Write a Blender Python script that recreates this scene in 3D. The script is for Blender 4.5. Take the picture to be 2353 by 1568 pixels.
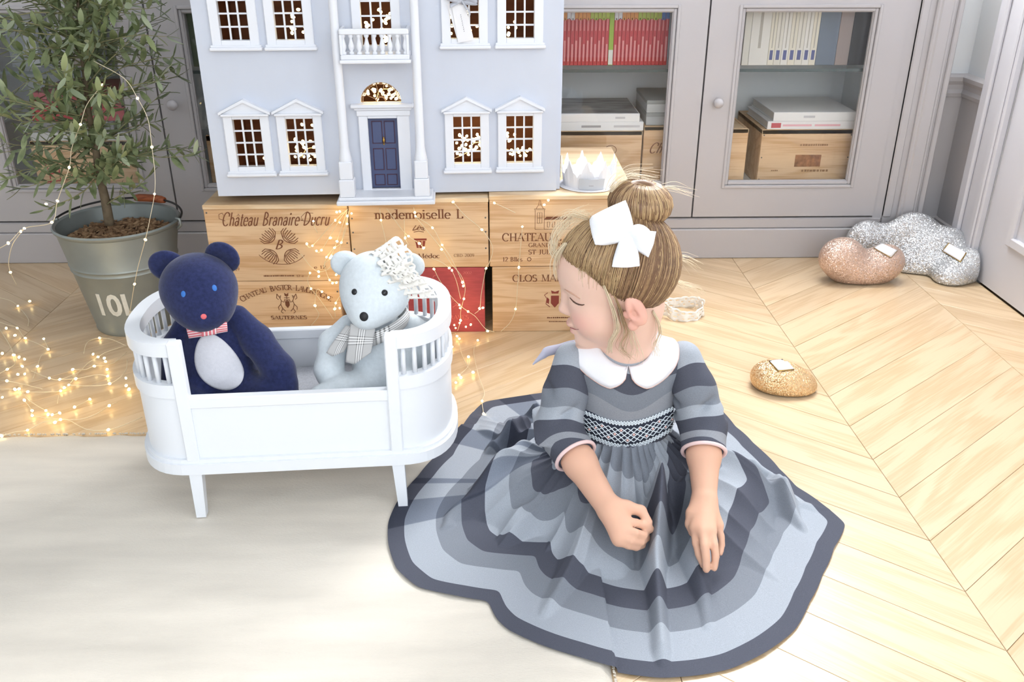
import bpy, bmesh, math, random
import numpy as np
from mathutils import Vector, Matrix, Euler

for _o in list(bpy.data.objects):
    bpy.data.objects.remove(_o, do_unlink=True)
SC = bpy.context.scene
COL = SC.collection
rnd = random.Random(7)
NR = np.random.RandomState(11)
PI = math.pi

# ------------------------------------------------------------------ camera
FPX, TILT, YAW, CAMZ = 2050.0, math.radians(25.6), math.radians(1.2), 1.0
cam_d = bpy.data.cameras.new('camera')
cam_d.sensor_fit = 'HORIZONTAL'
cam_d.sensor_width = 36.0
cam_d.lens = 36.0 * FPX / 2353.0
cam_d.clip_start = 0.02
cam_o = bpy.data.objects.new('camera', cam_d)
COL.objects.link(cam_o)
cam_o.location = (0, 0, CAMZ)
cam_o.rotation_euler = (PI / 2 - TILT, 0, -YAW)
SC.camera = cam_o

# ------------------------------------------------------------------ world, daylight, exposure
world = bpy.data.worlds.new('daylight')
SC.world = world
world.use_nodes = True
_bg = world.node_tree.nodes['Background']
_bg.inputs['Color'].default_value = (0.80, 0.90, 1.0, 1)
_bg.inputs['Strength'].default_value = 1.0


def area_light(name, loc, rot, sx, sy, power, col):
    ld = bpy.data.lights.new(name, 'AREA')
    ld.shape = 'RECTANGLE'
    ld.size, ld.size_y = sx, sy
    ld.energy = power
    ld.color = col
    o = bpy.data.objects.new(name, ld)
    COL.objects.link(o)
    o.location = loc
    o.rotation_euler = rot
    return o


# daylight through the tall windows behind the photographer, through a high unseen window, added for back light,
# above the right hand cabinet and through the window in the right wall
area_light('daylight_window_behind', (0.30, -1.74, 1.45), (PI / 2 - 0.12, 0, 0), 1.9, 2.0, 36, (0.94, 0.97, 1.0))
area_light('daylight_added_window', (0.86, 2.80, 1.82), (-math.radians(62), 0, 0), 1.05, 0.95, 56, (1.0, 0.995, 0.985))
area_light('daylight_window_right', (1.42, -0.1, 1.55), (0, PI / 2, 0), 1.7, 1.5, 14, (0.92, 0.96, 1.0))

vs = SC.view_settings
vs.view_transform = 'Standard'
vs.look = 'None'
vs.exposure = 0.24
vs.gamma = 1.0
vs.use_curve_mapping = False
SC.cycles.max_bounces = 6
SC.cycles.diffuse_bounces = 3
SC.cycles.glossy_bounces = 2
SC.cycles.transparent_max_bounces = 12
SC.cycles.use_light_tree = False
SC.cycles.adaptive_threshold = 0.03
SC.cycles.caustics_reflective = False
SC.cycles.caustics_refractive = False
SC.cycles.sample_clamp_indirect = 6.0

# ------------------------------------------------------------------ measuring helpers
_ct, _st, _cy, _sy = math.cos(TILT), math.sin(TILT), math.cos(YAW), math.sin(YAW)
FW = np.array([_sy * _ct, _cy * _ct, -_st])
RT = np.array([_cy, -_sy, 0.0])
UP = np.cross(RT, FW)
CAM = np.array([0, 0, CAMZ])


def at(px, py, **k):
    """world point seen at a photo position on the plane x=, y= or z="""
    d = FW + RT * (px - 1176.5) / FPX - UP * (py - 784.0) / FPX
    (a, v), = k.items()
    i = 'xyz'.index(a)
    return CAM + d * ((v - CAM[i]) / d[i])


def onplane(px, py, p0, n):
    d = FW + RT * (px - 1176.5) / FPX - UP * (py - 784.0) / FPX
    n = np.array(n, float)
    return CAM + d * (((np.array(p0) - CAM) @ n) / (d @ n))


# ------------------------------------------------------------------ materials
def lin(c):
    if isinstance(c, str):
        c = tuple(int(c[i:i + 2], 16) for i in (0, 2, 4))
    return tuple(((x / 255.0) / 12.92 if x <= 10 else ((x / 255.0 + 0.055) / 1.055) ** 2.4) for x in c[:3])


def nodes_of(m):
    return m.node_tree.nodes, m.node_tree.links


_MC = {}


def mat(name, col, rough=0.6, metal=0.0, vary=0.0, vscale=8.0, bump=0.0, bscale=60.0, spec=0.5, stretch=(1, 1, 1),
        col2=None, sheen=0.0, rand=0.0, emit=None, estr=0.0, sss=0.0, trans=0.0, coat=0.0):
    """painted / fabric / plastic surface with a little procedural variation"""
    if name in _MC:
        return _MC[name]
    m = bpy.data.materials.new(name)
    m.use_nodes = True
    N, L = nodes_of(m)
    b = N['Principled BSDF']
    b.inputs['Roughness'].default_value = rough
    b.inputs['Metallic'].default_value = metal
    b.inputs['Specular IOR Level'].default_value = spec
    b.inputs['Sheen Weight'].default_value = sheen
    b.inputs['Coat Weight'].default_value = coat
    c = lin(col)
    b.inputs['Base Color'].default_value = (*c, 1)
    if sss:
        b.inputs['Subsurface Weight'].default_value = sss
        b.inputs['Subsurface Radius'].default_value = (0.012, 0.005, 0.003)
        b.inputs['Subsurface Scale'].default_value = 0.5
    if trans:
        b.inputs['Transmission Weight'].default_value = trans
    if emit is not None:
        b.inputs['Emission Color'].default_value = (*lin(emit), 1)
        b.inputs['Emission Strength'].default_value = estr
    if vary or bump or rand:
        tc = N.new('ShaderNodeTexCoord')
        mp = N.new('ShaderNodeMapping')
        mp.inputs['Scale'].default_value = stretch
        L.new(tc.outputs['Object'], mp.inputs['Vector'])
        no = N.new('ShaderNodeTexNoise')
        no.inputs['Scale'].default_value = vscale
        no.inputs['Detail'].default_value = 4
        L.new(mp.outputs['Vector'], no.inputs['Vector'])
        c2 = lin(col2) if col2 else tuple(max(0, x * (1 - vary)) for x in c)
        c1 = c if col2 else tuple(min(1, x * (1 + vary * 0.5)) for x in c)
        mx = N.new('ShaderNodeMix')
        mx.data_type = 'RGBA'
        mx.inputs[6].default_value = (*c1, 1)
        mx.inputs[7].default_value = (*c2, 1)
        rp = N.new('ShaderNodeMapRange')
        rp.inputs['From Min'].default_value = 0.32
        rp.inputs['From Max'].default_value = 0.68
        L.new(no.outputs['Fac'], rp.inputs['Value'])
        L.new(rp.outputs['Result'], mx.inputs[0])
        out = mx.outputs[2]
        if rand:
            oi = N.new('ShaderNodeObjectInfo')
            hs = N.new('ShaderNodeHueSaturation')
            r2 = N.new('ShaderNodeMapRange')
            r2.inputs['To Min'].default_value = 1 - rand
            r2.inputs['To Max'].default_value = 1 + rand
            L.new(oi.outputs['Random'], r2.inputs['Value'])
            L.new(r2.outputs['Result'], hs.inputs['Value'])
            L.new(out, hs.inputs['Color'])
            out = hs.outputs['Color']
        L.new(out, b.inputs['Base Color'])
        if bump:
            nb = N.new('ShaderNodeTexNoise')
            nb.inputs['Scale'].default_value = bscale
            nb.inputs['Detail'].default_value = 3
            L.new(mp.outputs['Vector'], nb.inputs['Vector'])
            bp = N.new('ShaderNodeBump')
            bp.inputs['Strength'].default_value = bump
            bp.inputs['Distance'].default_value = 0.002
            L.new(nb.outputs['Fac'], bp.inputs['Height'])
            L.new(bp.outputs['Normal'], b.inputs['Normal'])
    _MC[name] = m
    return m


def ramp_mat(name, attr, stops, rough=0.85, weave=900.0, vary=0.12, constant=True, sheen=0.0, check=None, fuzz=0.15):
    """cloth whose stripes follow a length stored on the mesh (metres, times 1)"""
    if name in _MC:
        return _MC[name]
    m = bpy.data.materials.new(name)
    m.use_nodes = True
    N, L = nodes_of(m)
    b = N['Principled BSDF']
    b.inputs['Roughness'].default_value = rough
    b.inputs['Sheen Weight'].default_value = sheen
    b.inputs['Specular IOR Level'].default_value = 0.2
    at_ = N.new('ShaderNodeAttribute')
    at_.attribute_name = attr
    cr = N.new('ShaderNodeValToRGB')
    cr.color_ramp.interpolation = 'CONSTANT' if constant else 'LINEAR'
    el = cr.color_ramp.elements
    while len(el) > 1:
        el.remove(el[-1])
    el[0].position = stops[0][0]
    el[0].color = (*lin(stops[0][1]), 1)
    for p, c in stops[1:]:
        e = el.new(p)
        e.color = (*lin(c), 1)
    L.new(at_.outputs['Fac'], cr.inputs['Fac'])
    out = cr.outputs['Color']
    if check:
        a2 = N.new('ShaderNodeAttribute')
        a2.attribute_name = check
        c2 = N.new('ShaderNodeMix')
        c2.data_type = 'RGBA'
        c2.blend_type = 'MULTIPLY'
        c2.inputs[7].default_value = (*lin('b4b9c4'), 1)
        L.new(a2.outputs['Fac'], c2.inputs[0])
        L.new(out, c2.inputs[6])
        out = c2.outputs[2]
    tc = N.new('ShaderNodeTexCoord')
    no = N.new('ShaderNodeTexNoise')
    no.inputs['Scale'].default_value = weave
    no.inputs['Detail'].default_value = 2
    L.new(tc.outputs['Object'], no.inputs['Vector'])
    mr = N.new('ShaderNodeMapRange')
    mr.inputs['From Min'].default_value = 0.3
    mr.inputs['From Max'].default_value = 0.7
    mr.inputs['To Min'].default_value = 1 - vary
    mr.inputs['To Max'].default_value = 1 + vary
    L.new(no.outputs['Fac'], mr.inputs['Value'])
    mu = N.new('ShaderNodeMix')
    mu.data_type = 'RGBA'
    mu.blend_type = 'MULTIPLY'
    mu.inputs[0].default_value = 1
    L.new(out, mu.inputs[6])
    L.new(mr.outputs['Result'], mu.inputs[7])
    L.new(mu.outputs[2], b.inputs['Base Color'])
    bp = N.new('ShaderNodeBump')
    bp.inputs['Strength'].default_value = fuzz
    bp.inputs['Distance'].default_value = 0.001
    L.new(no.outputs['Fac'], bp.inputs['Height'])
    L.new(bp.outputs['Normal'], b.inputs['Normal'])
    _MC[name] = m
    return m


def wood_mat(name, ca, cb, scale=1.0, axis=0, rough=0.55, rand=0.1, cc=None):
    """planed timber: long grain lines along one axis, tone varies from piece to piece"""
    if name in _MC:
        return _MC[name]
    m = bpy.data.materials.new(name)
    m.use_nodes = True
    N, L = nodes_of(m)
    b = N['Principled BSDF']
    b.inputs['Roughness'].default_value = rough
    tc = N.new('ShaderNodeTexCoord')
    oi = N.new('ShaderNodeObjectInfo')
    ad = N.new('ShaderNodeVectorMath')
    ad.operation = 'ADD'
    sc_ = N.new('ShaderNodeVectorMath')
    sc_.operation = 'SCALE'
    sc_.inputs[0].default_value = (7.1, 5.3, 9.7)
    L.new(oi.outputs['Random'], sc_.inputs['Scale'])
    L.new(tc.outputs['Object'], ad.inputs[0])
    L.new(sc_.outputs[0], ad.inputs[1])
    mp = N.new('ShaderNodeMapping')
    s = [6.0 * scale] * 3
    s[axis] = 0.8 * scale
    mp.inputs['Scale'].default_value = s
    L.new(ad.outputs[0], mp.inputs['Vector'])
    n1 = N.new('ShaderNodeTexNoise')
    n1.inputs['Scale'].default_value = 1.6
    n1.inputs['Detail'].default_value = 3
    n1.inputs['Distortion'].default_value = 0.6
    L.new(mp.outputs['Vector'], n1.inputs['Vector'])
    wv = N.new('ShaderNodeMath')
    wv.operation = 'MULTIPLY'
    wv.inputs[1].default_value = 34.0
    L.new(n1.outputs['Fac'], wv.inputs[0])
    sn = N.new('ShaderNodeMath')
    sn.operation = 'SINE'
    L.new(wv.outputs[0], sn.inputs[0])
    m2 = N.new('ShaderNodeMapping')
    s2 = [260.0 * scale] * 3
    s2[axis] = 9.0 * scale
    m2.inputs['Scale'].default_value = s2
    L.new(ad.outputs[0], m2.inputs['Vector'])
    n2 = N.new('ShaderNodeTexNoise')
    n2.inputs['Scale'].default_value = 1.0
    n2.inputs['Detail'].default_value = 2
    L.new(m2.outputs['Vector'], n2.inputs['Vector'])
    mixf = N.new('ShaderNodeMath')
    mixf.operation = 'MULTIPLY_ADD'
    mixf.inputs[1].default_value = 0.22
    L.new(sn.outputs[0], mixf.inputs[0])
    L.new(n2.outputs['Fac'], mixf.inputs[2])
    cr = N.new('ShaderNodeValToRGB')
    e = cr.color_ramp.elements
    e[0].position, e[0].color = 0.22, (*lin(cb), 1)
    e[1].position, e[1].color = 0.62, (*lin(ca), 1)
    L.new(mixf.outputs[0], cr.inputs['Fac'])
    hs = N.new('ShaderNodeHueSaturation')
    r2 = N.new('ShaderNodeMapRange')
    r2.inputs['To Min'].default_value = 1 - rand
    r2.inputs['To Max'].default_value = 1 + rand
    L.new(oi.outputs['Random'], r2.inputs['Value'])
    L.new(r2.outputs['Result'], hs.inputs['Value'])
    L.new(cr.outputs['Color'], hs.inputs['Color'])
    L.new(hs.outputs['Color'], b.inputs['Base Color'])
    bp = N.new('ShaderNodeBump')
    bp.inputs['Strength'].default_value = 0.12
    bp.inputs['Distance'].default_value = 0.001
    L.new(n2.outputs['Fac'], bp.inputs['Height'])
    L.new(bp.outputs['Normal'], b.inputs['Normal'])
    _MC[name] = m
    return m


def glitter_mat(name, ca, cb, scale=420.0, rough=0.28, tilt=0.55, metal=0.85):
    """sequin cloth: each cell mirrors in a slightly different direction"""
    if name in _MC:
        return _MC[name]
    m = bpy.data.materials.new(name)
    m.use_nodes = True
    N, L = nodes_of(m)
    b = N['Principled BSDF']
    b.inputs['Metallic'].default_value = metal
    b.inputs['Roughness'].default_value = rough
    tc = N.new('ShaderNodeTexCoord')
    vo = N.new('ShaderNodeTexVoronoi')
    vo.inputs['Scale'].default_value = scale
    L.new(tc.outputs['Object'], vo.inputs['Vector'])
    cr = N.new('ShaderNodeValToRGB')
    e = cr.color_ramp.elements
    e[0].position, e[0].color = 0.1, (*lin(cb), 1)
    e[1].position, e[1].color = 0.9, (*lin(ca), 1)
    sp = N.new('ShaderNodeSeparateColor')
    L.new(vo.outputs['Color'], sp.inputs['Color'])
    L.new(sp.outputs[0], cr.inputs['Fac'])
    L.new(cr.outputs['Color'], b.inputs['Base Color'])
    ge = N.new('ShaderNodeNewGeometry')
    su = N.new('ShaderNodeVectorMath')
    su.operation = 'SUBTRACT'
    su.inputs[1].default_value = (0.5, 0.5, 0.5)
    L.new(vo.outputs['Color'], su.inputs[0])
    sca = N.new('ShaderNodeVectorMath')
    sca.operation = 'SCALE'
    sca.inputs['Scale'].default_value = tilt * 2
    L.new(su.outputs[0], sca.inputs[0])
    ad = N.new('ShaderNodeVectorMath')
    ad.operation = 'ADD'
    L.new(ge.outputs['Normal'], ad.inputs[0])
    L.new(sca.outputs[0], ad.inputs[1])
    nn = N.new('ShaderNodeVectorMath')
    nn.operation = 'NORMALIZE'
    L.new(ad.outputs[0], nn.inputs[0])
    L.new(nn.outputs[0], b.inputs['Normal'])
    _MC[name] = m
    return m


def attr_mat(name, attr, rough=0.5, sss=0.0, spec=0.4, bump=0.0, bscale=300, sheen=0.0):
    """colour comes from a colour attribute of the mesh (pigment, on skin also painted shade)"""
    if name in _MC:
        return _MC[name]
    m = bpy.data.materials.new(name)
    m.use_nodes = True
    N, L = nodes_of(m)
    b = N['Principled BSDF']
    b.inputs['Roughness'].default_value = rough
    b.inputs['Specular IOR Level'].default_value = spec
    b.inputs['Sheen Weight'].default_value = sheen
    a = N.new('ShaderNodeAttribute')
    a.attribute_name = attr
    L.new(a.outputs['Color'], b.inputs['Base Color'])
    if sss:
        b.inputs['Subsurface Weight'].default_value = sss
        b.inputs['Subsurface Radius'].default_value = (0.010, 0.004, 0.002)
        b.inputs['Subsurface Scale'].default_value = 0.6
    if bump:
        tc = N.new('ShaderNodeTexCoord')
        nb = N.new('ShaderNodeTexNoise')
        nb.inputs['Scale'].default_value = bscale
        L.new(tc.outputs['Object'], nb.inputs['Vector'])
        bp = N.new('ShaderNodeBump')
        bp.inputs['Strength'].default_value = bump
        bp.inputs['Distance'].default_value = 0.001
        L.new(nb.outputs['Fac'], bp.inputs['Height'])
        L.new(bp.outputs['Normal'], b.inputs['Normal'])
    _MC[name] = m
    return m


def glass_mat():
    if 'cabinet_glass' in _MC:
        return _MC['cabinet_glass']
    m = bpy.data.materials.new('cabinet_glass')
    m.use_nodes = True
    N, L = nodes_of(m)
    N.remove(N['Principled BSDF'])
    tr = N.new('ShaderNodeBsdfTransparent')
    tr.inputs['Color'].default_value = (0.985, 0.99, 0.99, 1)
    gl = N.new('ShaderNodeBsdfGlossy')
    gl.inputs['Roughness'].default_value = 0.02
    mx = N.new('ShaderNodeMixShader')
    mx.inputs[0].default_value = 0.035
    L.new(tr.outputs[0], mx.inputs[1])
    L.new(gl.outputs[0], mx.inputs[2])
    L.new(mx.outputs[0], N['Material Output'].inputs['Surface'])
    _MC['cabinet_glass'] = m
    return m


# ------------------------------------------------------------------ object helpers
def tag(o, label=None, cat=None, group=None, kind=None):
    if label:
        o['label'] = label
    if cat:
        o['category'] = cat
    if group:
        o['group'] = group
    if kind:
        o['kind'] = kind
    return o


def thing(name, label, cat, loc=(0, 0, 0), rotz=0.0, group=None, kind=None):
    o = bpy.data.objects.new(name, None)
    o.empty_display_size = 0.02
    COL.objects.link(o)
    o.location = loc
    o.rotation_euler = (0, 0, rotz)
    tag(o, label, cat, group, kind)
    bpy.context.view_layer.update()
    return o


def link_mesh(name, me, parent=None, m=None, smooth=False):
    o = bpy.data.objects.new(name, me)
    COL.objects.link(o)
    if parent is not None:
        o.parent = parent
    if m is not None:
        if not me.materials:
            me.materials.append(m)
    if smooth:
        me.polygons.foreach_set('use_smooth', [True] * len(me.polygons))
    return o


def inst(src, name, parent=None, loc=None, rot=None, scale=None):
    o = src.copy()
    o.name = name
    COL.objects.link(o)
    o.parent = parent
    if loc is not None:
        o.location = loc
    if rot is not None:
        o.rotation_euler = rot
    if scale is not None:
        o.scale = scale
    return o


class MB:
    """collects simple solids and links them as one mesh object"""

    def __init__(self):
        self.v, self.f = [], []

    def add(self, vs_, fs):
        n = len(self.v)
        self.v += [tuple(float(c) for c in p) for p in vs_]
        self.f += [tuple(i + n for i in q) for q in fs]
        return self

    def box(self, x0, x1, y0, y1, z0, z1):
        return self.add([(x0, y0, z0), (x1, y0, z0), (x1, y1, z0), (x0, y1, z0),
                         (x0, y0, z1), (x1, y0, z1), (x1, y1, z1), (x0, y1, z1)],
                        [(0, 3, 2, 1), (4, 5, 6, 7), (0, 1, 5, 4), (1, 2, 6, 5), (2, 3, 7, 6), (3, 0, 4, 7)])

    def bbox(self, x0, x1, y0, y1, z0, z1, b=0.002):
        """box with chamfered edges"""
        b = min(b, (x1 - x0) * .45, (y1 - y0) * .45, (z1 - z0) * .45)
        vs_, ix = [], {}
        for sx in (0, 1):
            for sy in (0, 1):
                for sz in (0, 1):
                    X, Y, Z = (x0, x1)[sx], (y0, y1)[sy], (z0, z1)[sz]
                    dx, dy, dz = (b if not sx else -b), (b if not sy else -b), (b if not sz else -b)
                    ix[sx, sy, sz] = len(vs_)
                    vs_ += [(X, Y + dy, Z + dz), (X + dx, Y, Z + dz), (X + dx, Y + dy, Z)]
        g = lambda a, k: ix[a] + k
        fs = []
        for k, (a, c) in enumerate(((1, 2), (0, 2), (0, 1))):
            for s in (0, 1):
                q = []
                for p, r in ((0, 0), (1, 0), (1, 1), (0, 1)):
                    t = [0, 0, 0]
                    t[k] = s
                    t[a] = p
                    t[c] = r
                    q.append(g(tuple(t), k))
                flip = (s == 0) != (k == 1)
                fs.append(tuple(q[::-1]) if flip else tuple(q))
        for k in range(3):
            a, c = [i for i in range(3) if i != k]
            for p in (0, 1):
                for r in (0, 1):
                    t0, t1 = [0] * 3, [0] * 3
                    t0[a] = t1[a] = p
                    t0[c] = t1[c] = r
                    t1[k] = 1
                    fs.append((g(tuple(t0), a), g(tuple(t1), a), g(tuple(t1), c), g(tuple(t0), c)))
        for t in ix:
            fs.append((g(t, 0), g(t, 1), g(t, 2)))
        return self.add(vs_, fs)

    def prism(self, pts, y0, y1):
        """outline in x,z pushed from y0 to y1"""
        n = len(pts)
        vs_ = [(x, y0, z) for x, z in pts] + [(x, y1, z) for x, z in pts]
        fs = [tuple(range(n)), tuple(range(2 * n - 1, n - 1, -1))]
        fs += [(i, i + n, (i + 1) % n + n, (i + 1) % n) for i in range(n)]
        return self.add(vs_, fs)

    def prismz(self, pts, z0, z1):
        n = len(pts)
        vs_ = [(x, y, z0) for x, y in pts] + [(x, y, z1) for x, y in pts]
        fs = [tuple(range(n))[::-1], tuple(range(n, 2 * n))]
        fs += [(i, (i + 1) % n, (i + 1) % n + n, i + n) for i in range(n)]
        return self.add(vs_, fs)

    def lathe(self, prof, n=24, c=(0, 0, 0), cap=True):
        vs_, fs = [], []
        for r, z in prof:
            for i in range(n):
                a = 2 * PI * i / n
                vs_.append((c[0] + r * math.cos(a), c[1] + r * math.sin(a), c[2] + z))
        for j in range(len(prof) - 1):
            for i in range(n):
                k = (i + 1) % n
                fs.append((j * n + i, j * n + k, (j + 1) * n + k, (j + 1) * n + i))
        if cap:
            fs.append(tuple(range(n))[::-1])
            fs.append(tuple(range((len(prof) - 1) * n, len(prof) * n)))
        return self.add(vs_, fs)

    def tube(self, pts, r, n=6, closed=False):
        P_ = [np.array(p, float) for p in pts]
        rr = r if hasattr(r, '__len__') else [r] * len(P_)
        vs_, fs = [], []
        prev = None
        m = len(P_)
        for i in range(m):
            if closed:
                t = P_[(i + 1) % m] - P_[i - 1]
            else:
                t = P_[min(i + 1, m - 1)] - P_[max(i - 1, 0)]
            t = t / (np.linalg.norm(t) + 1e-12)
            if prev is None:
                a = np.array([0, 0, 1.0]) if abs(t[2]) < .9 else np.array([1.0, 0, 0])
                u = np.cross(t, a)
            else:
                u = prev - t * (prev @ t)
            u = u / (np.linalg.norm(u) + 1e-12)
            prev = u
            w = np.cross(t, u)
            for k in range(n):
                an = 2 * PI * k / n
                vs_.append(P_[i] + (u * math.cos(an) + w * math.sin(an)) * rr[i])
        for i in range(m if closed else m - 1):
            for k in range(n):
                a, b_ = i * n + k, i * n + (k + 1) % n
                c, d = ((i + 1) % m) * n + (k + 1) % n, ((i + 1) % m) * n + k
                fs.append((a, b_, c, d))
        if not closed:
            fs.append(tuple(range(n))[::-1])
            fs.append(tuple(range((m - 1) * n, m * n)))
        return self.add(vs_, fs)

    def sweep(self, path, prof, closed=False, up=(0, 0, 1)):
        """profile (side, up) swept along a path that stays level"""
        P_ = [np.array(p, float) for p in path]
        m, n = len(P_), len(prof)
        upv = np.array(up, float)
        vs_, fs = [], []
        for i in range(m):
            t = (P_[(i + 1) % m] - P_[i - 1]) if closed else P_[min(i + 1, m - 1)] - P_[max(i - 1, 0)]
            t /= np.linalg.norm(t) + 1e-12
            s = np.cross(t, upv)
            s /= np.linalg.norm(s) + 1e-12
            for a, b_ in prof:
                vs_.append(P_[i] + s * a + upv * b_)
        for i in range(m if closed else m - 1):
            for k in range(n):
                fs.append((i * n + k, i * n + (k + 1) % n, ((i + 1) % m) * n + (k + 1) % n, ((i + 1) % m) * n + k))
        if not closed:
            fs.append(tuple(range(n))[::-1])
            fs.append(tuple(range((m - 1) * n, m * n)))
        return self.add(vs_, fs)

    def ball(self, c, r, nu=12, nv=8, M=None):
        rx, ry, rz = r if hasattr(r, '__len__') else (r, r, r)
        vs_, fs = [], []
        for j in range(nv + 1):
            ph = PI * j / nv
            for i in range(nu):
                th = 2 * PI * i / nu
                p = np.array([rx * math.sin(ph) * math.cos(th), ry * math.sin(ph) * math.sin(th), rz * math.cos(ph)])
                if M is not None:
                    p = M @ p
                vs_.append(p + np.array(c))
        for j in range(nv):
            for i in range(nu):
                k = (i + 1) % nu
                fs.append((j * nu + i, (j + 1) * nu + i, (j + 1) * nu + k, j * nu + k))
        return self.add(vs_, fs)

    def grid(self, G, closed_u=False):
        G = np.asarray(G, float)
        nu, nv = G.shape[:2]
        fs = []
        for i in range(nu if closed_u else nu - 1):
            for j in range(nv - 1):
                k = (i + 1) % nu
                fs.append((i * nv + j, k * nv + j, k * nv + j + 1, i * nv + j + 1))
        return self.add(G.reshape(-1, 3), fs)

    def mesh(self, name, off=None):
        me = bpy.data.meshes.new(name)
        v = self.v if off is None else [tuple(np.array(p) - off) for p in self.v]
        me.from_pydata(v, [], self.f)
        bm = bmesh.new()
        bm.from_mesh(me)
        bmesh.ops.recalc_face_normals(bm, faces=bm.faces)
        bm.to_mesh(me)
        bm.free()
        return me

    def build(self, name, m, parent=None, smooth=False, world=False, auto=None):
        """world=True: the points are world coordinates although the parent stands elsewhere"""
        me = self.mesh(name)
        if world and parent is not None:
            me.transform(parent.matrix_world.inverted())
        o = link_mesh(name, me, parent, m, smooth)
        if auto is not None:
            me.polygons.foreach_set('use_smooth', [True] * len(me.polygons))
            try:
                me.set_sharp_from_angle(angle=auto)
            except Exception:
                pass
        return o


def thicken(o, t, offset=0.0):
    md = o.modifiers.new('thickness', 'SOLIDIFY')
    md.thickness = t
    md.offset = offset
    return o


def text_obj(name, s, size, m, parent, M, depth=0.0006, shear=0.0, width=None, space=1.0, bold=0.0):
    """flat printed lettering as real geometry; M places x=right, y=up, z=out of the surface"""
    cu = bpy.data.curves.new('lettering', 'FONT')
    cu.body = s
    cu.size = size
    cu.align_x = 'CENTER'
    cu.align_y = 'CENTER'
    cu.shear = shear
    cu.space_character = space
    cu.extrude = depth * 0.5
    cu.offset = bold
    cu.resolution_u = 3
    ob = bpy.data.objects.new('lettering', cu)
    COL.objects.link(ob)
    bpy.context.view_layer.update()
    me = bpy.data.meshes.new_from_object(ob.evaluated_get(bpy.context.evaluated_depsgraph_get()))
    bpy.data.objects.remove(ob, do_unlink=True)
    if width and len(me.vertices):
        xs = [v.co.x for v in me.vertices]
        k = width / max(1e-6, max(xs) - min(xs))
        for v in me.vertices:
            v.co.x *= k
    me.materials.clear()
    me.transform(M)
    return link_mesh(name, me, parent, m)


def face_matrix(origin, right, up):
    r = Vector(right).normalized()
    u = Vector(up).normalized()
    n = r.cross(u)
    M = Matrix(((r.x, u.x, n.x, origin[0]), (r.y, u.y, n.y, origin[1]), (r.z, u.z, n.z, origin[2]), (0, 0, 0, 1)))
    return M


# ------------------------------------------------------------------ soft bodies: smooth union of rounded volumes
def rotm(ax, ay, az):
    return np.array(Euler((ax, ay, az)).to_matrix())


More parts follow.
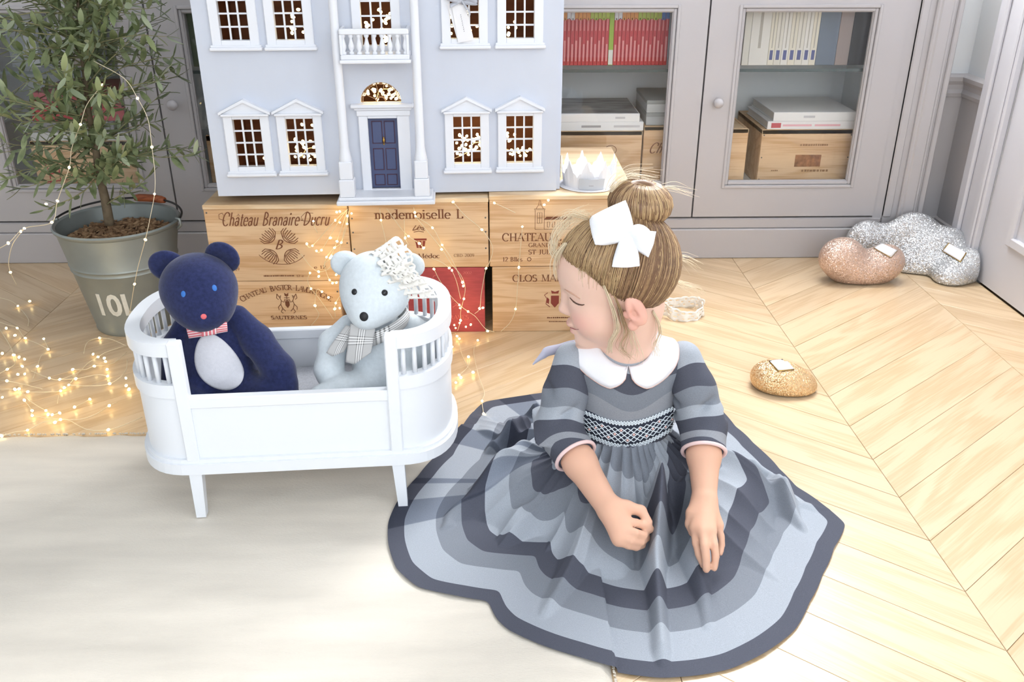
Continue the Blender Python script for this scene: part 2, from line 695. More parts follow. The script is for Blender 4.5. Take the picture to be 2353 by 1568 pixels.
class Soft:
    def __init__(self, lo, hi, h):
        self.h = h
        self.lo = np.array(lo, float)
        n = np.ceil((np.array(hi) - self.lo) / h).astype(int) + 1
        self.D = np.full(tuple(n), 0.5, np.float32)

    def _sub(self, lo, hi):
        a = np.maximum(np.floor((np.array(lo) - self.lo) / self.h).astype(int), 0)
        b = np.minimum(np.ceil((np.array(hi) - self.lo) / self.h).astype(int) + 1, self.D.shape)
        if np.any(b <= a):
            return None
        ax = [self.lo[i] + self.h * np.arange(a[i], b[i]) for i in range(3)]
        return tuple(slice(a[i], b[i]) for i in range(3)), np.meshgrid(*ax, indexing='ij')

    def _mix(self, sl, d, k, cut):
        D = self.D[sl]
        if cut:
            d = -d
            hh = np.clip(0.5 - 0.5 * (D - d) / k, 0, 1) if k > 0 else (d > D) * 1.0
            self.D[sl] = D * (1 - hh) + d * hh + (k * hh * (1 - hh) if k > 0 else 0)
        else:
            if k > 0:
                hh = np.clip(0.5 + 0.5 * (D - d) / k, 0, 1)
                self.D[sl] = D * (1 - hh) + d * hh - k * hh * (1 - hh)
            else:
                self.D[sl] = np.minimum(D, d)

    def ell(self, c, r, k=0.01, M=None, cut=False):
        c = np.array(c, float)
        r = np.array(r, float)
        R = (max(r) if M is not None else r) + k + 2.5 * self.h
        s = self._sub(c - R, c + R)
        if s is None:
            return self
        sl, (X, Y, Z) = s
        p = np.stack([X - c[0], Y - c[1], Z - c[2]], -1)
        if M is not None:
            p = p @ np.asarray(M)          # columns of M are the local axes
        k0 = np.sqrt(((p / r) ** 2).sum(-1)) + 1e-9
        k1 = np.sqrt(((p / r ** 2) ** 2).sum(-1)) + 1e-9
        self._mix(sl, k0 * (k0 - 1) / k1, k, cut)
        return self

    def cap(self, a, b, ra, rb, k=0.01, cut=False):
        a = np.array(a, float)
        b = np.array(b, float)
        R = max(ra, rb) + k + 2.5 * self.h
        s = self._sub(np.minimum(a, b) - R, np.maximum(a, b) + R)
        if s is None:
            return self
        sl, (X, Y, Z) = s
        ab = b - a
        px, py, pz = X - a[0], Y - a[1], Z - a[2]
        t = np.clip((px * ab[0] + py * ab[1] + pz * ab[2]) / (ab @ ab), 0, 1)
        d = np.sqrt((px - t * ab[0]) ** 2 + (py - t * ab[1]) ** 2 + (pz - t * ab[2]) ** 2) - (ra + (rb - ra) * t)
        self._mix(sl, d, k, cut)
        return self

    def chain(self, pts, rs, k=0.006, k0=None):
        for i in range(len(pts) - 1):
            self.cap(pts[i], pts[i + 1], rs[i], rs[i + 1], k0 if (k0 is not None and i == 0) else k)
        return self

    def plane_cut(self, p, n, k=0.0):
        """removes what lies on the side the normal points to"""
        ax = [self.lo[i] + self.h * np.arange(self.D.shape[i]) for i in range(3)]
        X, Y, Z = np.meshgrid(*ax, indexing='ij')
        d = -((X - p[0]) * n[0] + (Y - p[1]) * n[1] + (Z - p[2]) * n[2])
        self._mix((slice(None),) * 3, d, k, True)
        return self

    def polygonise(self, relax=1):
        D, h = self.D, self.h
        s = D < 0
        cs = [(i, j, k) for i in (0, 1) for j in (0, 1) for k in (0, 1)]
        sh = tuple(x - 1 for x in D.shape)
        cnt = np.zeros(sh, np.int8)
        for i, j, k in cs:
            cnt += s[i:i + sh[0], j:j + sh[1], k:k + sh[2]]
        act = (cnt > 0) & (cnt < 8)
        cells = np.argwhere(act)
        idx = np.full(sh, -1, np.int64)
        idx[act] = np.arange(len(cells))
        acc = np.zeros((len(cells), 3))
        num = np.zeros(len(cells))
        for a in cs:
            for ax in range(3):
                if a[ax] == 0:
                    b = list(a)
                    b[ax] = 1
                    qa, qb = cells + a, cells + b
                    da = D[qa[:, 0], qa[:, 1], qa[:, 2]]
                    db = D[qb[:, 0], qb[:, 1], qb[:, 2]]
                    m = (da < 0) != (db < 0)
                    t = np.where(m, da / np.where(m, da - db, 1), 0)
                    p = np.tile(np.array(a, float), (len(cells), 1))
                    p[:, ax] += t
                    acc[m] += p[m]
                    num[m] += 1
        V = (cells + acc / num[:, None]) * h + self.lo
        faces = []
        for ax in range(3):
            o1, o2 = [(1, 2), (2, 0), (0, 1)][ax]
            sl0 = [slice(None)] * 3
            sl1 = [slice(None)] * 3
            sl0[ax] = slice(0, -1)
            sl1[ax] = slice(1, None)
            a0, a1 = s[tuple(sl0)], s[tuple(sl1)]
            e = np.argwhere(a0 != a1)
            e = e[(e[:, o1] > 0) & (e[:, o2] > 0) & (e[:, o1] < sh[o1]) & (e[:, o2] < sh[o2])]
            if not len(e):
                continue
            flip = a0[e[:, 0], e[:, 1], e[:, 2]]

            def ci(d1, d2):
                q = e.copy()
                q[:, o1] += d1
                q[:, o2] += d2
                return idx[q[:, 0], q[:, 1], q[:, 2]]
            q = np.stack([ci(-1, -1), ci(0, -1), ci(0, 0), ci(-1, 0)], 1)
            q[~flip] = q[~flip][:, ::-1]
            faces.append(q)
        Fq = np.concatenate(faces)
        Fq = Fq[(Fq >= 0).all(1)]
        for _ in range(relax):
            S = np.zeros_like(V)
            n = np.zeros(len(V))
            for i in range(4):
                a, b = Fq[:, i], Fq[:, (i + 1) % 4]
                np.add.at(S, a, V[b])
                np.add.at(S, b, V[a])
                np.add.at(n, a, 1)
                np.add.at(n, b, 1)
            V = V * 0.5 + 0.5 * S / np.maximum(n, 1)[:, None]
        return V, Fq

    def build(self, name, m, parent=None, world=True, relax=2):
        V, Fq = self.polygonise(relax)
        me = bpy.data.meshes.new(name)
        me.vertices.add(len(V))
        me.vertices.foreach_set('co', V.astype(np.float32).ravel())
        me.loops.add(Fq.size)
        me.loops.foreach_set('vertex_index', Fq.astype(np.int32).ravel())
        me.polygons.add(len(Fq))
        me.polygons.foreach_set('loop_start', np.arange(0, Fq.size, 4, dtype=np.int32))
        me.update(calc_edges=True)
        me.validate()
        if world and parent is not None:
            me.transform(parent.matrix_world.inverted())
        o = link_mesh(name, me, parent, m, smooth=True)
        return o, V


def set_float(me, name, vals):
    a = me.attributes.new(name, 'FLOAT', 'POINT')
    a.data.foreach_set('value', np.asarray(vals, np.float32).ravel())


def set_color(me, name, cols):
    cols = np.asarray(cols, np.float32)
    if cols.shape[1] == 3:
        cols = np.concatenate([cols, np.ones((len(cols), 1), np.float32)], 1)
    a = me.attributes.new(name, 'FLOAT_COLOR', 'POINT')
    a.data.foreach_set('color', cols.ravel())


def smooth_path(pts, n=8):
    """Catmull-Rom through the points"""
    P_ = [np.array(p, float) for p in pts]
    P_ = [2 * P_[0] - P_[1]] + P_ + [2 * P_[-1] - P_[-2]]
    out = []
    for i in range(1, len(P_) - 2):
        for j in range(n):
            t = j / n
            a, b, c, d = P_[i - 1], P_[i], P_[i + 1], P_[i + 2]
            out.append(0.5 * ((2 * b) + (-a + c) * t + (2 * a - 5 * b + 4 * c - d) * t * t + (-a + 3 * b - 3 * c + d) * t ** 3))
    out.append(P_[-2])
    return out
# ================================================================== the room
M_WHITE = mat('white_wall_paint', 'e9ecef', 0.8, vary=0.02, vscale=3)
M_GREY = mat('grey_cabinet_paint', 'bdbabc', 0.5, vary=0.03, vscale=4, bump=0.03, bscale=120)
M_DOORP = mat('pale_grey_door_paint', 'd3d3da', 0.45, vary=0.02, vscale=4)
M_CEIL = mat('ceiling_paint', 'f2f2f2', 0.9, vary=0.01)
M_PLANK = wood_mat('oak_plank', 'd9c09e', 'cbae88', 1.0, 0, 0.30, 0.06)
YC = 2.691          # cabinet front
XR = 1.453          # right wall

# floor: sub floor with chevron oak planks laid on it
fl = thing('floor', 'pale oak chevron parquet floor', None, (0, 0, 0), kind='structure')
del fl['label']
MB().box(-2.65, XR + .1, -1.85, 3.2, -0.08, -0.016).build('subfloor', mat('dark_joint', 'a08464', 0.9), fl)


def plank_mesh(w, sgn, pitch=0.1305, slope=0.80, g=0.00045, t=0.016, y_off=0.0):
    b = 0.0008
    pts = []
    for x, e in ((g, 0), (w - g, 0), (w - g, 1), (g, 1)):
        y = slope * (x if sgn > 0 else w - x) - (0 if sgn > 0 else 0) + (pitch - g if e else g)
        pts.append((x, y))
    cx = sum(p[0] for p in pts) / 4
    cy = sum(p[1] for p in pts) / 4
    ins = []
    for x, y in pts:
        ins.append((x + (b if x < cx else -b), y))
    ins = [(x, y + (b if i < 2 else -b)) for i, (x, y) in enumerate(ins)]
    mb = MB()
    vs_ = [(x, y, -t) for x, y in pts] + [(x, y, -b * .8) for x, y in pts] + [(x, y, 0) for x, y in ins]
    fs = [(3, 2, 1, 0), (8, 9, 10, 11)]
    for k in (0, 4):
        fs += [(k + i, k + (i + 1) % 4, k + (i + 1) % 4 + 4, k + i + 4) for i in range(4)]
    mb.add(vs_, fs)
    me = mb.mesh('plank')
    # grain follows the board: rotate texture by storing the board lying along x
    me.materials.append(M_PLANK)
    return me


# the board's own axes: build each lying along x, then turn it, so the grain runs with the board
def plank_mesh_dir(w, sgn):
    me = plank_mesh(w, sgn)
    a = math.atan(0.80) * sgn
    me.transform(Matrix.Rotation(-a, 4, 'Z'))
    return me, a


strips = [(0.765 + 0.5 * k, 0.5) for k in range(-6, 1)] + [(1.265, XR - 1.265)]
ci = 0
for x0, w in strips:
    k = round((x0 - 0.765) / 0.5)
    sgn = 1 if k % 2 == 0 else -1
    me, a = plank_mesh_dir(w, sgn)
    n0, n1 = (-1, 17)
    for j in range(n0, n1):
        y = 0.60 + 0.1305 * j + 0.001
        if sgn < 0:
            y += 0.80 * (0.5 - w)
        yb = y + 0.1305 * .5 + .2
        if yb > 2.9:
            continue
        o = bpy.data.objects.new('plank', me)
        COL.objects.link(o)
        o.parent = fl
        o.location = (x0, y, 0)
        o.rotation_euler = (0, 0, a)

# walls -------------------------------------------------------------
b = MB()
b.box(-2.6, 0.30, 2.785, 3.25, 0.962, 2.7)
b.box(1.42, XR + .12, 2.785, 3.25, 0.962, 2.7)
b.box(0.30, 1.42, 2.785, 3.25, 0.962, 1.26)
b.box(0.30, 1.42, 2.785, 3.25, 2.36, 2.7)
b.box(1.352, XR + .12, 2.785, 3.25, -.08, 0.962)
b.box(-2.6, -1.75, 2.785, 3.25, -.08, 0.962)
b.box(-1.75, 1.352, 3.13, 3.25, -.08, 0.962)
tag(b.build('wall_back', M_WHITE), kind='structure')
b = MB()
b.box(XR, XR + .12, 0.95, 1.66, -.08, 2.7)
b.box(XR, XR + .12, 2.50, 2.785, -.08, 2.7)
b.box(XR, XR + .12, 1.66, 2.50, 2.05, 2.7)
b.box(XR + .05, XR + .12, 1.66, 2.50, -.08, 2.05)
b.box(XR, XR + .12, -1.15, 0.95, -.08, 0.8)
b.box(XR, XR + .12, -1.15, 0.95, 2.3, 2.7)
b.box(XR, XR + .12, -1.8, -1.15, -.08, 2.7)
tag(b.build('wall_right', M_WHITE), kind='structure')
tag(MB().box(-2.72, -2.6, -1.8, 2.785, 0, 2.7).build('wall_left', M_WHITE), kind='structure')
b = MB()
b.box(-2.6, -1.6, -1.92, -1.8, 0, 2.7)
b.box(1.3, XR, -1.92, -1.8, 0, 2.7)
b.box(-1.6, 1.3, -1.92, -1.8, 0, 0.45)
b.box(-1.6, 1.3, -1.92, -1.8, 2.45, 2.7)
tag(b.build('wall_front', M_WHITE), kind='structure')
b = MB()
b.box(-2.6, XR, -1.8, 3.1, 2.7, 2.8)
tag(b.build('ceiling', M_CEIL), kind='structure')
# window frames; the one in the back wall is added for its light
w = thing('window_1', None, None, (-0.15, -1.86, 0.45), kind='structure')
b = MB()
for x in (-1.45, -0.75, -.03, .70, 1.42):
    b.box(x - .03, x + .03, -.03, .03, 0, 2.0)
for z in (0.03, 1.0, 1.97):
    b.box(-1.45, 1.45, -.025, .025, z - .03, z + .03)
b.build('window_frame', M_WHITE, w)
w = thing('added_window_2', None, None, (0.86, 3.22, 1.26), kind='structure')
b = MB()
for x in (-.545, 0, .545):
    b.box(x - .025, x + .025, -.03, .03, 0, 1.10)
for z in (.025, 1.075):
    b.box(-.56, .56, -.03, .03, z - .025, z + .025)
b.build('window_frame', M_WHITE, w)
w = thing('window_3', None, None, (XR + .06, -0.1, 0.8), kind='structure')
b = MB()
for y in (-1.02, -.5, 0, .5, 1.02):
    b.box(-.03, .03, y - .03, y + .03, 0, 1.5)
for z in (.03, .75, 1.47):
    b.box(-.025, .025, -1.02, 1.02, z - .03, z + .03)
b.build('window_frame', M_WHITE, w)

# grey dado below the chair rail, and the rail
tag(MB().box(1.352, XR, 2.779, 2.7855, 0.0, 0.50).build('trim_1', M_GREY), kind='structure')
tag(MB().box(XR - .006, XR + .001, 2.625, 2.779, 0.0, 0.50).build('trim_2', M_GREY), kind='structure')
railp = [(0, .488), (.012, .492), (.016, .503), (.010, .514), (.012, .528), (.022, .540), (.024, .552), (.018, .558), (0, .560)]
b = MB()
b.sweep([(1.352, 2.785, 0), (XR, 2.785, 0)], [(-a if False else a, z) for a, z in railp])
o = tag(b.build('trim_3', M_GREY), kind='structure')
b = MB()
b.sweep([(XR, 2.785, 0), (XR, 2.62, 0)], railp)
tag(b.build('trim_4', M_GREY), kind='structure')
# baseboards
tag(MB().bbox(1.352, XR, 2.768, 2.779, 0, 0.11, .003).build('baseboard_back', M_GREY), kind='structure')
tag(MB().bbox(XR - .018, XR - .006, 2.625, 2.768, 0, 0.11, .003).build('baseboard_right', M_GREY), kind='structure')

# door in the right wall: casing, leaf with raised panels
dr = thing('door_1', None, None, (XR, 2.08, 0), kind='structure')
b = MB()
for y0, y1 in ((.42, .545), (-.545, -.42)):
    b.bbox(-.022, 0, y0, y1, 0, 2.12, .004)
    b.bbox(-.034, -.02, y0 + (.085 if y0 > 0 else 0), y1 - (0 if y0 > 0 else .085), 0, 2.12, .005)
    b.bbox(-.028, -.02, y0 + (0.01 if y0 > 0 else .09), y1 - (.09 if y0 > 0 else .01), 0, 2.1, .004)
b.bbox(-.030, 0, -.545, .545, 2.05, 2.16, .005)
b.build('casing', M_DOORP, dr)
lf = MB().box(0.0, .05, -.418, .418, .006, 2.045).build('door_leaf', M_DOORP, dr)
for (y0, y1, z0, z1) in ((-.31, .27, .17, .78), (-.31, .27, .92, 1.90)):
    b = MB()
    fr = [(0, 0), (.006, .010), (.012, .012), (.018, .006), (.028, .0)]
    pth = [(0, y0, z0), (0, y1, z0), (0, y1, z1), (0, y0, z1)]
    for e_, (a, c) in enumerate(((pth[0], pth[1]), (pth[1], pth[2]), (pth[2], pth[3]), (pth[3], pth[0]))):
        yy0, yy1 = min(a[1], c[1]), max(a[1], c[1])
        zz0, zz1 = min(a[2], c[2]), max(a[2], c[2])
        x_ = .0007 * e_
        b.bbox(-.012 - x_, .004 + x_, yy0 - .014 - x_, yy1 + .014 + x_, zz0 - .014 - x_, zz1 + .014 + x_, .004)
    b.bbox(-.008, .002, y0 + .05, y1 - .05, z0 + .05, z1 - .05, .007)
    b.build('raised_panel', M_DOORP, lf)
b = MB()
b.tube([(0, -.36, 1.02), (-.035, -.36, 1.02)], .008, 10)
b.tube([(-.035, -.36, 1.02), (-.035, -.26, 1.02)], .008, 10)
b.build('door_handle', mat('brass', 'b59a62', .3, 1.0), dr)

# ------------------------------------------------------------------ built-in glazed cabinets
M_INT = mat('cabinet_inside', 'f0f4f5', 0.7, vary=0.02)
M_SHELF = mat('shelf_glass_edge', '7f8f8a', 0.15, trans=0.0)
GLASS = glass_mat()


def cabinet(x0, label, seam_gap, xs):
    c = thing('glazed_cabinet', label, 'cabinet', (x0, YC, 0))
    W = 1.15
    # carcass: sides, bottom, top, back, plinth
    b = MB()
    b.box(-.03, 0.0, 0.004, .42, 0.13, .90)
    b.box(W, W + .03, 0.004, .42, 0.13, .90)
    b.box(0, W, 0.03, .42, 0.13, .215)
    b.box(0, W, 0.03, .42, .86, .90)
    b.build('body', M_GREY, c)
    b = MB()
    b.box(0.0, .004, .026, .40, .215, .86)
    b.box(W - .004, W, .026, .40, .215, .86)
    b.box(.004, W - .004, .03, .40, .215, .218)
    b.build('lining', M_INT, c)
    MB().box(0, W, .40, .415, .215, .86).build('back_panel', M_INT, c)
    b = MB()
    b.bbox(-.03, W + .03, -.004, .05, 0, .098, .003)
    b.bbox(-.03, W + .03, .002, .05, .098, .132, .004)
    b.build('plinth', M_GREY, c)
    b = MB()
    b.bbox(-.04, W + .04, -.02, .43, .90, .955, .006)
    b.build('top', M_GREY, c)
    # glass shelf with its dark edge
    sh = MB().box(.002, W - .002, .034, .398, .576, .584).build('shelf', GLASS, c)
    MB().box(.002, W - .002, .0325, .034, .5755, .5845).build('shelf_edge', mat('glass_edge', '4d5a5c', .2), sh)
    # two doors meeting in the middle
    for i, (a, e) in enumerate(((0.0, W / 2 - .0025), (W / 2 + .0025, W))):
        z0, z1 = .1385, .862
        gx0, gx1 = (a + .100, e - .103) if i == 0 else (a + .103, e - .100)
        gz0, gz1 = .252, .745
        b = MB()
        b.box(a, gx0 - .02, 0, .024, z0, z1)
        b.box(gx1 + .02, e, 0, .024, z0, z1)
        b.box(gx0 - .02, gx1 + .02, 0, .024, z0, gz0 - .02)
        b.box(gx0 - .02, gx1 + .02, 0, .024, gz1 + .02, z1)
        d = b.build('door', M_GREY, c)
        # moulding steps around the pane
        b = MB()
        for (q, yb, ye) in ((.022, -.004, .02), (.012, .003, .022), (.005, .010, .022)):
            q2 = q - .0095 if q > .006 else 0
            b.bbox(gx0 - q, gx0 - q2, yb, ye, gz0 - q, gz1 + q, .0018)
            b.bbox(gx1 + q2, gx1 + q, yb, ye, gz0 - q, gz1 + q, .0018)
            b.bbox(gx0 - q2, gx1 + q2, yb, ye, gz0 - q, gz0 - q2, .0018)
            b.bbox(gx0 - q2, gx1 + q2, yb, ye, gz1 + q2, gz1 + q, .0018)
        b.build('moulding', M_GREY, d)
        MB().box(gx0, gx1, .014, .017, gz0, gz1).build('pane', GLASS, d)
        if i == 1:
            kb = MB()
            kb.lathe([(.006, 0), (.006, .010), (.010, .013), (.0145, .019), (.0150, .025), (.012, .031), (.006, .0345), (.0005, .0355)], 20)
            for p in range(len(kb.v)):
                x, y, z = kb.v[p]
                kb.v[p] = (a + .042 + x, -z, .495 + y)
            kb.build('knob', mat('knob_paint', 'c0bdc0', .35), d, smooth=True)
    return c


cabL = cabinet(-1.5565, 'grey glazed cabinet behind the olive tree, left of the dolls house', 0, None)
cabR = cabinet(.0475, 'grey glazed cabinet with red books, right of the dolls house', 0, None)
# pilasters between and beside the cabinets
def pilaster(n, x0, x1):
    b = MB()
    b.box(x0, x1, YC, YC + .43, 0, .955)
    w_ = x1 - x0
    b.bbox(x0 + .0, x0 + w_ * .20, YC - .006, YC + .01, .135, .955, .003)
    b.bbox(x0 + w_ * .34, x0 + w_ * .80, YC - .012, YC + .01, .0, .955, .004)
    b.bbox(x0 + w_ * .42, x0 + w_ * .72, YC - .016, YC, .0, .955, .004)
    b.bbox(x0 + w_ * .86, x1, YC - .006, YC + .01, .0, .955, .003)
    tag(b.build('trim_%d' % n, M_GREY), kind='structure')


pilaster(5, 1.229, 1.352)
pilaster(6, -0.375, 0.0165)
pilaster(7, -1.75, -1.588)
# ------------------------------------------------------------------ stamped roman lettering
def _arc(cx, cy, rx, ry, a0, a1, n=14):
    return [(cx + rx * math.cos(math.radians(a)), cy + ry * math.sin(math.radians(a))) for a in np.linspace(a0, a1, n)]


_ell = lambda cx, cy, rx, ry: _arc(cx, cy, rx, ry, 0, 360, 22)
_V = lambda x, y0=0, y1=1: [(x, y0), (x, y1)]
_Hb = lambda x0, x1, y: [(x0, y), (x1, y)]
# letter: (advance, strokes, points that carry a serif)
GLYPH = {
    'A': (.82, [([(.04, 0), (.40, 1)], .05), ([(.38, 1), (.76, 0)], .13), _Hb(.17, .60, .34)], [(.04, 0), (.76, 0)]),
    'B': (.70, [_V(.12), _arc(.12, .75, .38, .25, 90, -90), _arc(.12, .26, .46, .26, 90, -90)], [(.12, 0), (.12, 1)]),
    'C': (.80, [_arc(.42, .5, .38, .5, 48, 312, 20), _V(.70, .70, .92)], []),
    'D': (.80, [_V(.12), _arc(.12, .5, .58, .5, 90, -90, 18)], [(.12, 0), (.12, 1)]),
    'E': (.64, [_V(.12), _Hb(.12, .54, .98), _Hb(.12, .44, .52), _Hb(.12, .58, .02), _V(.54, .84, .98), _V(.58, .02, .18)], [(.12, 0), (.12, 1)]),
    'G': (.84, [_arc(.42, .5, .38, .5, 48, 330, 20), _V(.72, .05, .42)], [(.72, .42)]),
    'H': (.84, [_V(.14), _V(.70), _Hb(.14, .70, .52)], [(.14, 0), (.14, 1), (.70, 0), (.70, 1)]),
    'I': (.36, [_V(.18)], [(.18, 0), (.18, 1)]),
    'J': (.44, [_V(.26, .1, 1), _arc(.12, .1, .14, .14, 0, -120, 8)], [(.26, 1)]),
    'L': (.62, [_V(.14), _Hb(.14, .56, .02), _V(.56, .02, .22)], [(.14, 0), (.14, 1)]),
    'M': (1.0, [([(.12, 0), (.16, 1)], .05), ([(.16, 1), (.50, .05)], .12), ([(.50, .05), (.84, 1)], .05), _V(.86)], [(.12, 0), (.86, 0), (.14, 1), (.86, 1)]),
    'N': (.86, [([(.14, 0), (.14, 1)], .05), ([(.14, 1), (.70, 0)], .13), ([(.70, 0), (.70, 1)], .05)], [(.14, 0), (.14, 1), (.70, 1)]),
    'O': (.88, [_ell(.44, .5, .40, .5)], []),
    'Q': (.88, [_ell(.44, .5, .40, .5), ([(.46, .12), (.80, -.16)], .08)], []),
    'R': (.76, [_V(.14), _arc(.14, .74, .42, .26, 90, -90), ([(.36, .49), (.70, 0)], .12)], [(.14, 0), (.14, 1), (.70, 0)]),
    'S': (.60, [_arc(.30, .75, .22, .24, 30, 270, 12) + _arc(.30, .26, .24, .26, 90, -150, 12)], []),
    'T': (.70, [_V(.35), _Hb(.03, .67, .97), _V(.04, .80, .97), _V(.66, .80, .97)], [(.35, 0)]),
    'U': (.82, [_V(.14, .3, 1), _arc(.41, .3, .27, .3, 180, 360, 12), ([(.68, .3), (.68, 1)], .05)], [(.14, 1), (.68, 1)]),
    'V': (.80, [([(.04, 1), (.40, 0)], .13), ([(.40, 0), (.76, 1)], .05)], [(.04, 1), (.76, 1)]),
    'a': (.54, [_V(.42, .02, .44), _arc(.25, .43, .17, .18, 0, 165, 8), _ell(.22, .17, .17, .17)], []),
    'c': (.50, [_arc(.27, .31, .23, .31, 45, 315, 14)], []),
    'd': (.60, [_ell(.26, .31, .22, .31), _V(.48)], [(.48, 0), (.43, 1)]),
    'e': (.54, [_arc(.27, .31, .23, .31, 0, 318, 16), _Hb(.05, .48, .34)], []),
    'h': (.60, [_V(.10), _arc(.28, .40, .18, .21, 180, 0, 10), _V(.46, 0, .42)], [(.10, 0), (.46, 0), (.07, 1)]),
    'i': (.26, [_V(.13, 0, .62), _ell(.13, .86, .03, .03)], [(.13, 0), (.10, .62)]),
    'l': (.26, [_V(.13)], [(.13, 0), (.10, 1)]),
    'm': (.88, [_V(.10, 0, .62), _arc(.26, .41, .16, .20, 180, 0, 9), _V(.42, 0, .42), _arc(.58, .41, .16, .20, 180, 0, 9), _V(.74, 0, .42)], [(.10, 0), (.42, 0), (.74, 0), (.07, .62)]),
    'n': (.60, [_V(.10, 0, .62), _arc(.28, .41, .18, .20, 180, 0, 10), _V(.46, 0, .42)], [(.10, 0), (.46, 0), (.07, .62)]),
    'o': (.56, [_ell(.28, .31, .24, .31)], []),
    'r': (.42, [_V(.10, 0, .62), _arc(.26, .40, .16, .20, 170, 40, 7)], [(.10, 0), (.07, .62)]),
    's': (.44, [_arc(.22, .46, .15, .15, 30, 270, 10) + _arc(.22, .16, .17, .15, 90, -150, 10)], []),
    't': (.36, [_V(.16, .08, .86), _Hb(.02, .34, .61), _arc(.26, .08, .10, .08, 180, 330, 6)], []),
    'u': (.60, [_V(.12, .2, .62), _arc(.29, .2, .17, .2, 180, 350, 10), _V(.47, 0, .62)], [(.09, .62), (.44, .62), (.47, 0)]),
    '-': (.40, [_Hb(.06, .34, .38)], []),
    '1': (.44, [_V(.22), ([(.06, .80), (.22, 1)], .05)], [(.22, 0)]),
    '2': (.58, [_arc(.28, .72, .22, .27, 160, -40, 12) + [(.06, .04)], _Hb(.06, .54, .04)], []),
    '0': (.60, [_ell(.30, .5, .25, .5)], []),
    '9': (.58, [_ell(.28, .70, .22, .29), _arc(.10, .55, .40, .55, 20, -70, 8)], []),
    ' ': (.42, [], []),
}
GLYPH['é'] = (GLYPH['e'][0], GLYPH['e'][1] + [([(.24, .74), (.38, .92)], .06)], [])
GLYPH['â'] = (GLYPH['a'][0], GLYPH['a'][1] + [([(.10, .72), (.24, .88), (.38, .72)], .05)], [])


def roman(s, hgt, width=None, shear=0.0, serif=True, thick=.14, thin=.062, track=.06):
    """flat ribbons drawn with a broad nib; centred on the origin in x,y"""
    vs_, fs = [], []
    x = 0.0
    for ch in s:
        g = GLYPH.get(ch)
        if g is None:
            x += .5
            continue
        adv, strokes, ser = g
        for st in strokes:
            fixed = None
            if isinstance(st, tuple):
                st, fixed = st
            n0 = len(vs_)
            for i, (px, py) in enumerate(st):
                q0, q1 = st[max(i - 1, 0)], st[min(i + 1, len(st) - 1)]
                dx, dy = q1[0] - q0[0], q1[1] - q0[1]
                L_ = math.hypot(dx, dy) or 1
                w = (fixed if fixed else thin + (thick - thin) * abs(dy) / L_) / 2
                nx_, ny_ = -dy / L_ * w, dx / L_ * w
                vs_ += [(x + px + nx_, py + ny_), (x + px - nx_, py - ny_)]
            for i in range(len(st) - 1):
                a = n0 + 2 * i
                fs.append((a, a + 1, a + 3, a + 2))
        if serif:
            for (px, py) in ser:
                n0 = len(vs_)
                y0 = py - (.05 if py > .3 else 0)
                vs_ += [(x + px - .15, y0), (x + px + .15, y0), (x + px + .15, y0 + .05), (x + px - .15, y0 + .05)]
                fs.append((n0, n0 + 1, n0 + 2, n0 + 3))
        x += adv + track
    if not vs_:
        return [], []
    V_ = np.array(vs_)
    V_[:, 0] += V_[:, 1] * shear
    mx = (V_[:, 0].max() + V_[:, 0].min()) / 2
    V_[:, 0] -= mx
    V_[:, 1] -= .5 if any(c.isupper() or c.isdigit() for c in s) else .45
    V_ *= hgt
    if width:
        V_[:, 0] *= width / (V_[:, 0].max() - V_[:, 0].min())
    return V_, fs


def roman_obj(name, s, hgt, m, parent, M, **k):
    V_, fs = roman(s, hgt, **k)
    me = bpy.data.meshes.new(name)
    # every stroke a hair further out than the one before, so that crossing strokes never coincide
    me.from_pydata([(p[0], p[1], .0003 + 2e-7 * i) for i, p in enumerate(V_)], [], fs)
    me.transform(M)
    return link_mesh(name, me, parent, m)
# ================================================================== wine crates under the dolls house
M_PINE = wood_mat('pine_crate', 'e6c49c', 'd2a87c', 1.0, 0, 0.6, 0.07)
M_PINEL = wood_mat('pale_pine_lid', 'ead0ac', 'd8b58a', 1.0, 0, 0.6, 0.05)
M_RED = mat('red_crate_print', 'b1494c', 0.65, vary=0.15, vscale=30, stretch=(1, 1, 6))
M_INK = mat('brown_stamp_ink', '7a4a30', 0.8)
M_INKR = mat('red_brown_ink', '8c3f34', 0.8)
M_INKP = mat('pale_red_ink', 'd2706c', 0.8)
M_NAIL = mat('nail_steel', '6e6a68', 0.5, 0.6)
YF = 2.145


def crate(x0, x1, z0, z1, y0, y1, label, group, lid=True, red=False, nails=(), t=.010):
    c = thing('wine_crate', label, 'crate', ((x0 + x1) / 2, y0, z0), 0, group)
    w, h, d = (x1 - x0) / 2, z1 - z0, y1 - y0
    zt = h - (.012 if lid else 0)
    MB().bbox(-w, w, 0, t, 0, zt, .0015).build('front_board', M_RED if red else M_PINE, c)
    MB().bbox(-w, -w + t, t, d, 0, zt, .0015).build('side_board', M_PINE, c)
    MB().bbox(w - t, w, t, d, 0, zt, .0015).build('side_board', M_PINE, c)
    MB().bbox(-w + t, w - t, d - t, d, 0, zt, .0015).build('back_board', M_PINE, c)
    MB().box(-w + t, w - t, t, d - t, 0.001, .010).build('bottom_board', M_PINE, c)
    if lid:
        MB().bbox(-w - .001, w + .001, -.003, d, zt, h, .002).build('lid', M_PINEL, c)
    for s in (-1, 1):
        for f in nails:
            b = MB()
            b.lathe([(.0022, 0), (.0022, .0008), (.001, .0012)], 8)
            for i, (x, y, z) in enumerate(b.v):
                b.v[i] = (s * (w - .007) + x, -z, h * f + y)
            b.build('nail', M_NAIL, c)
    return c


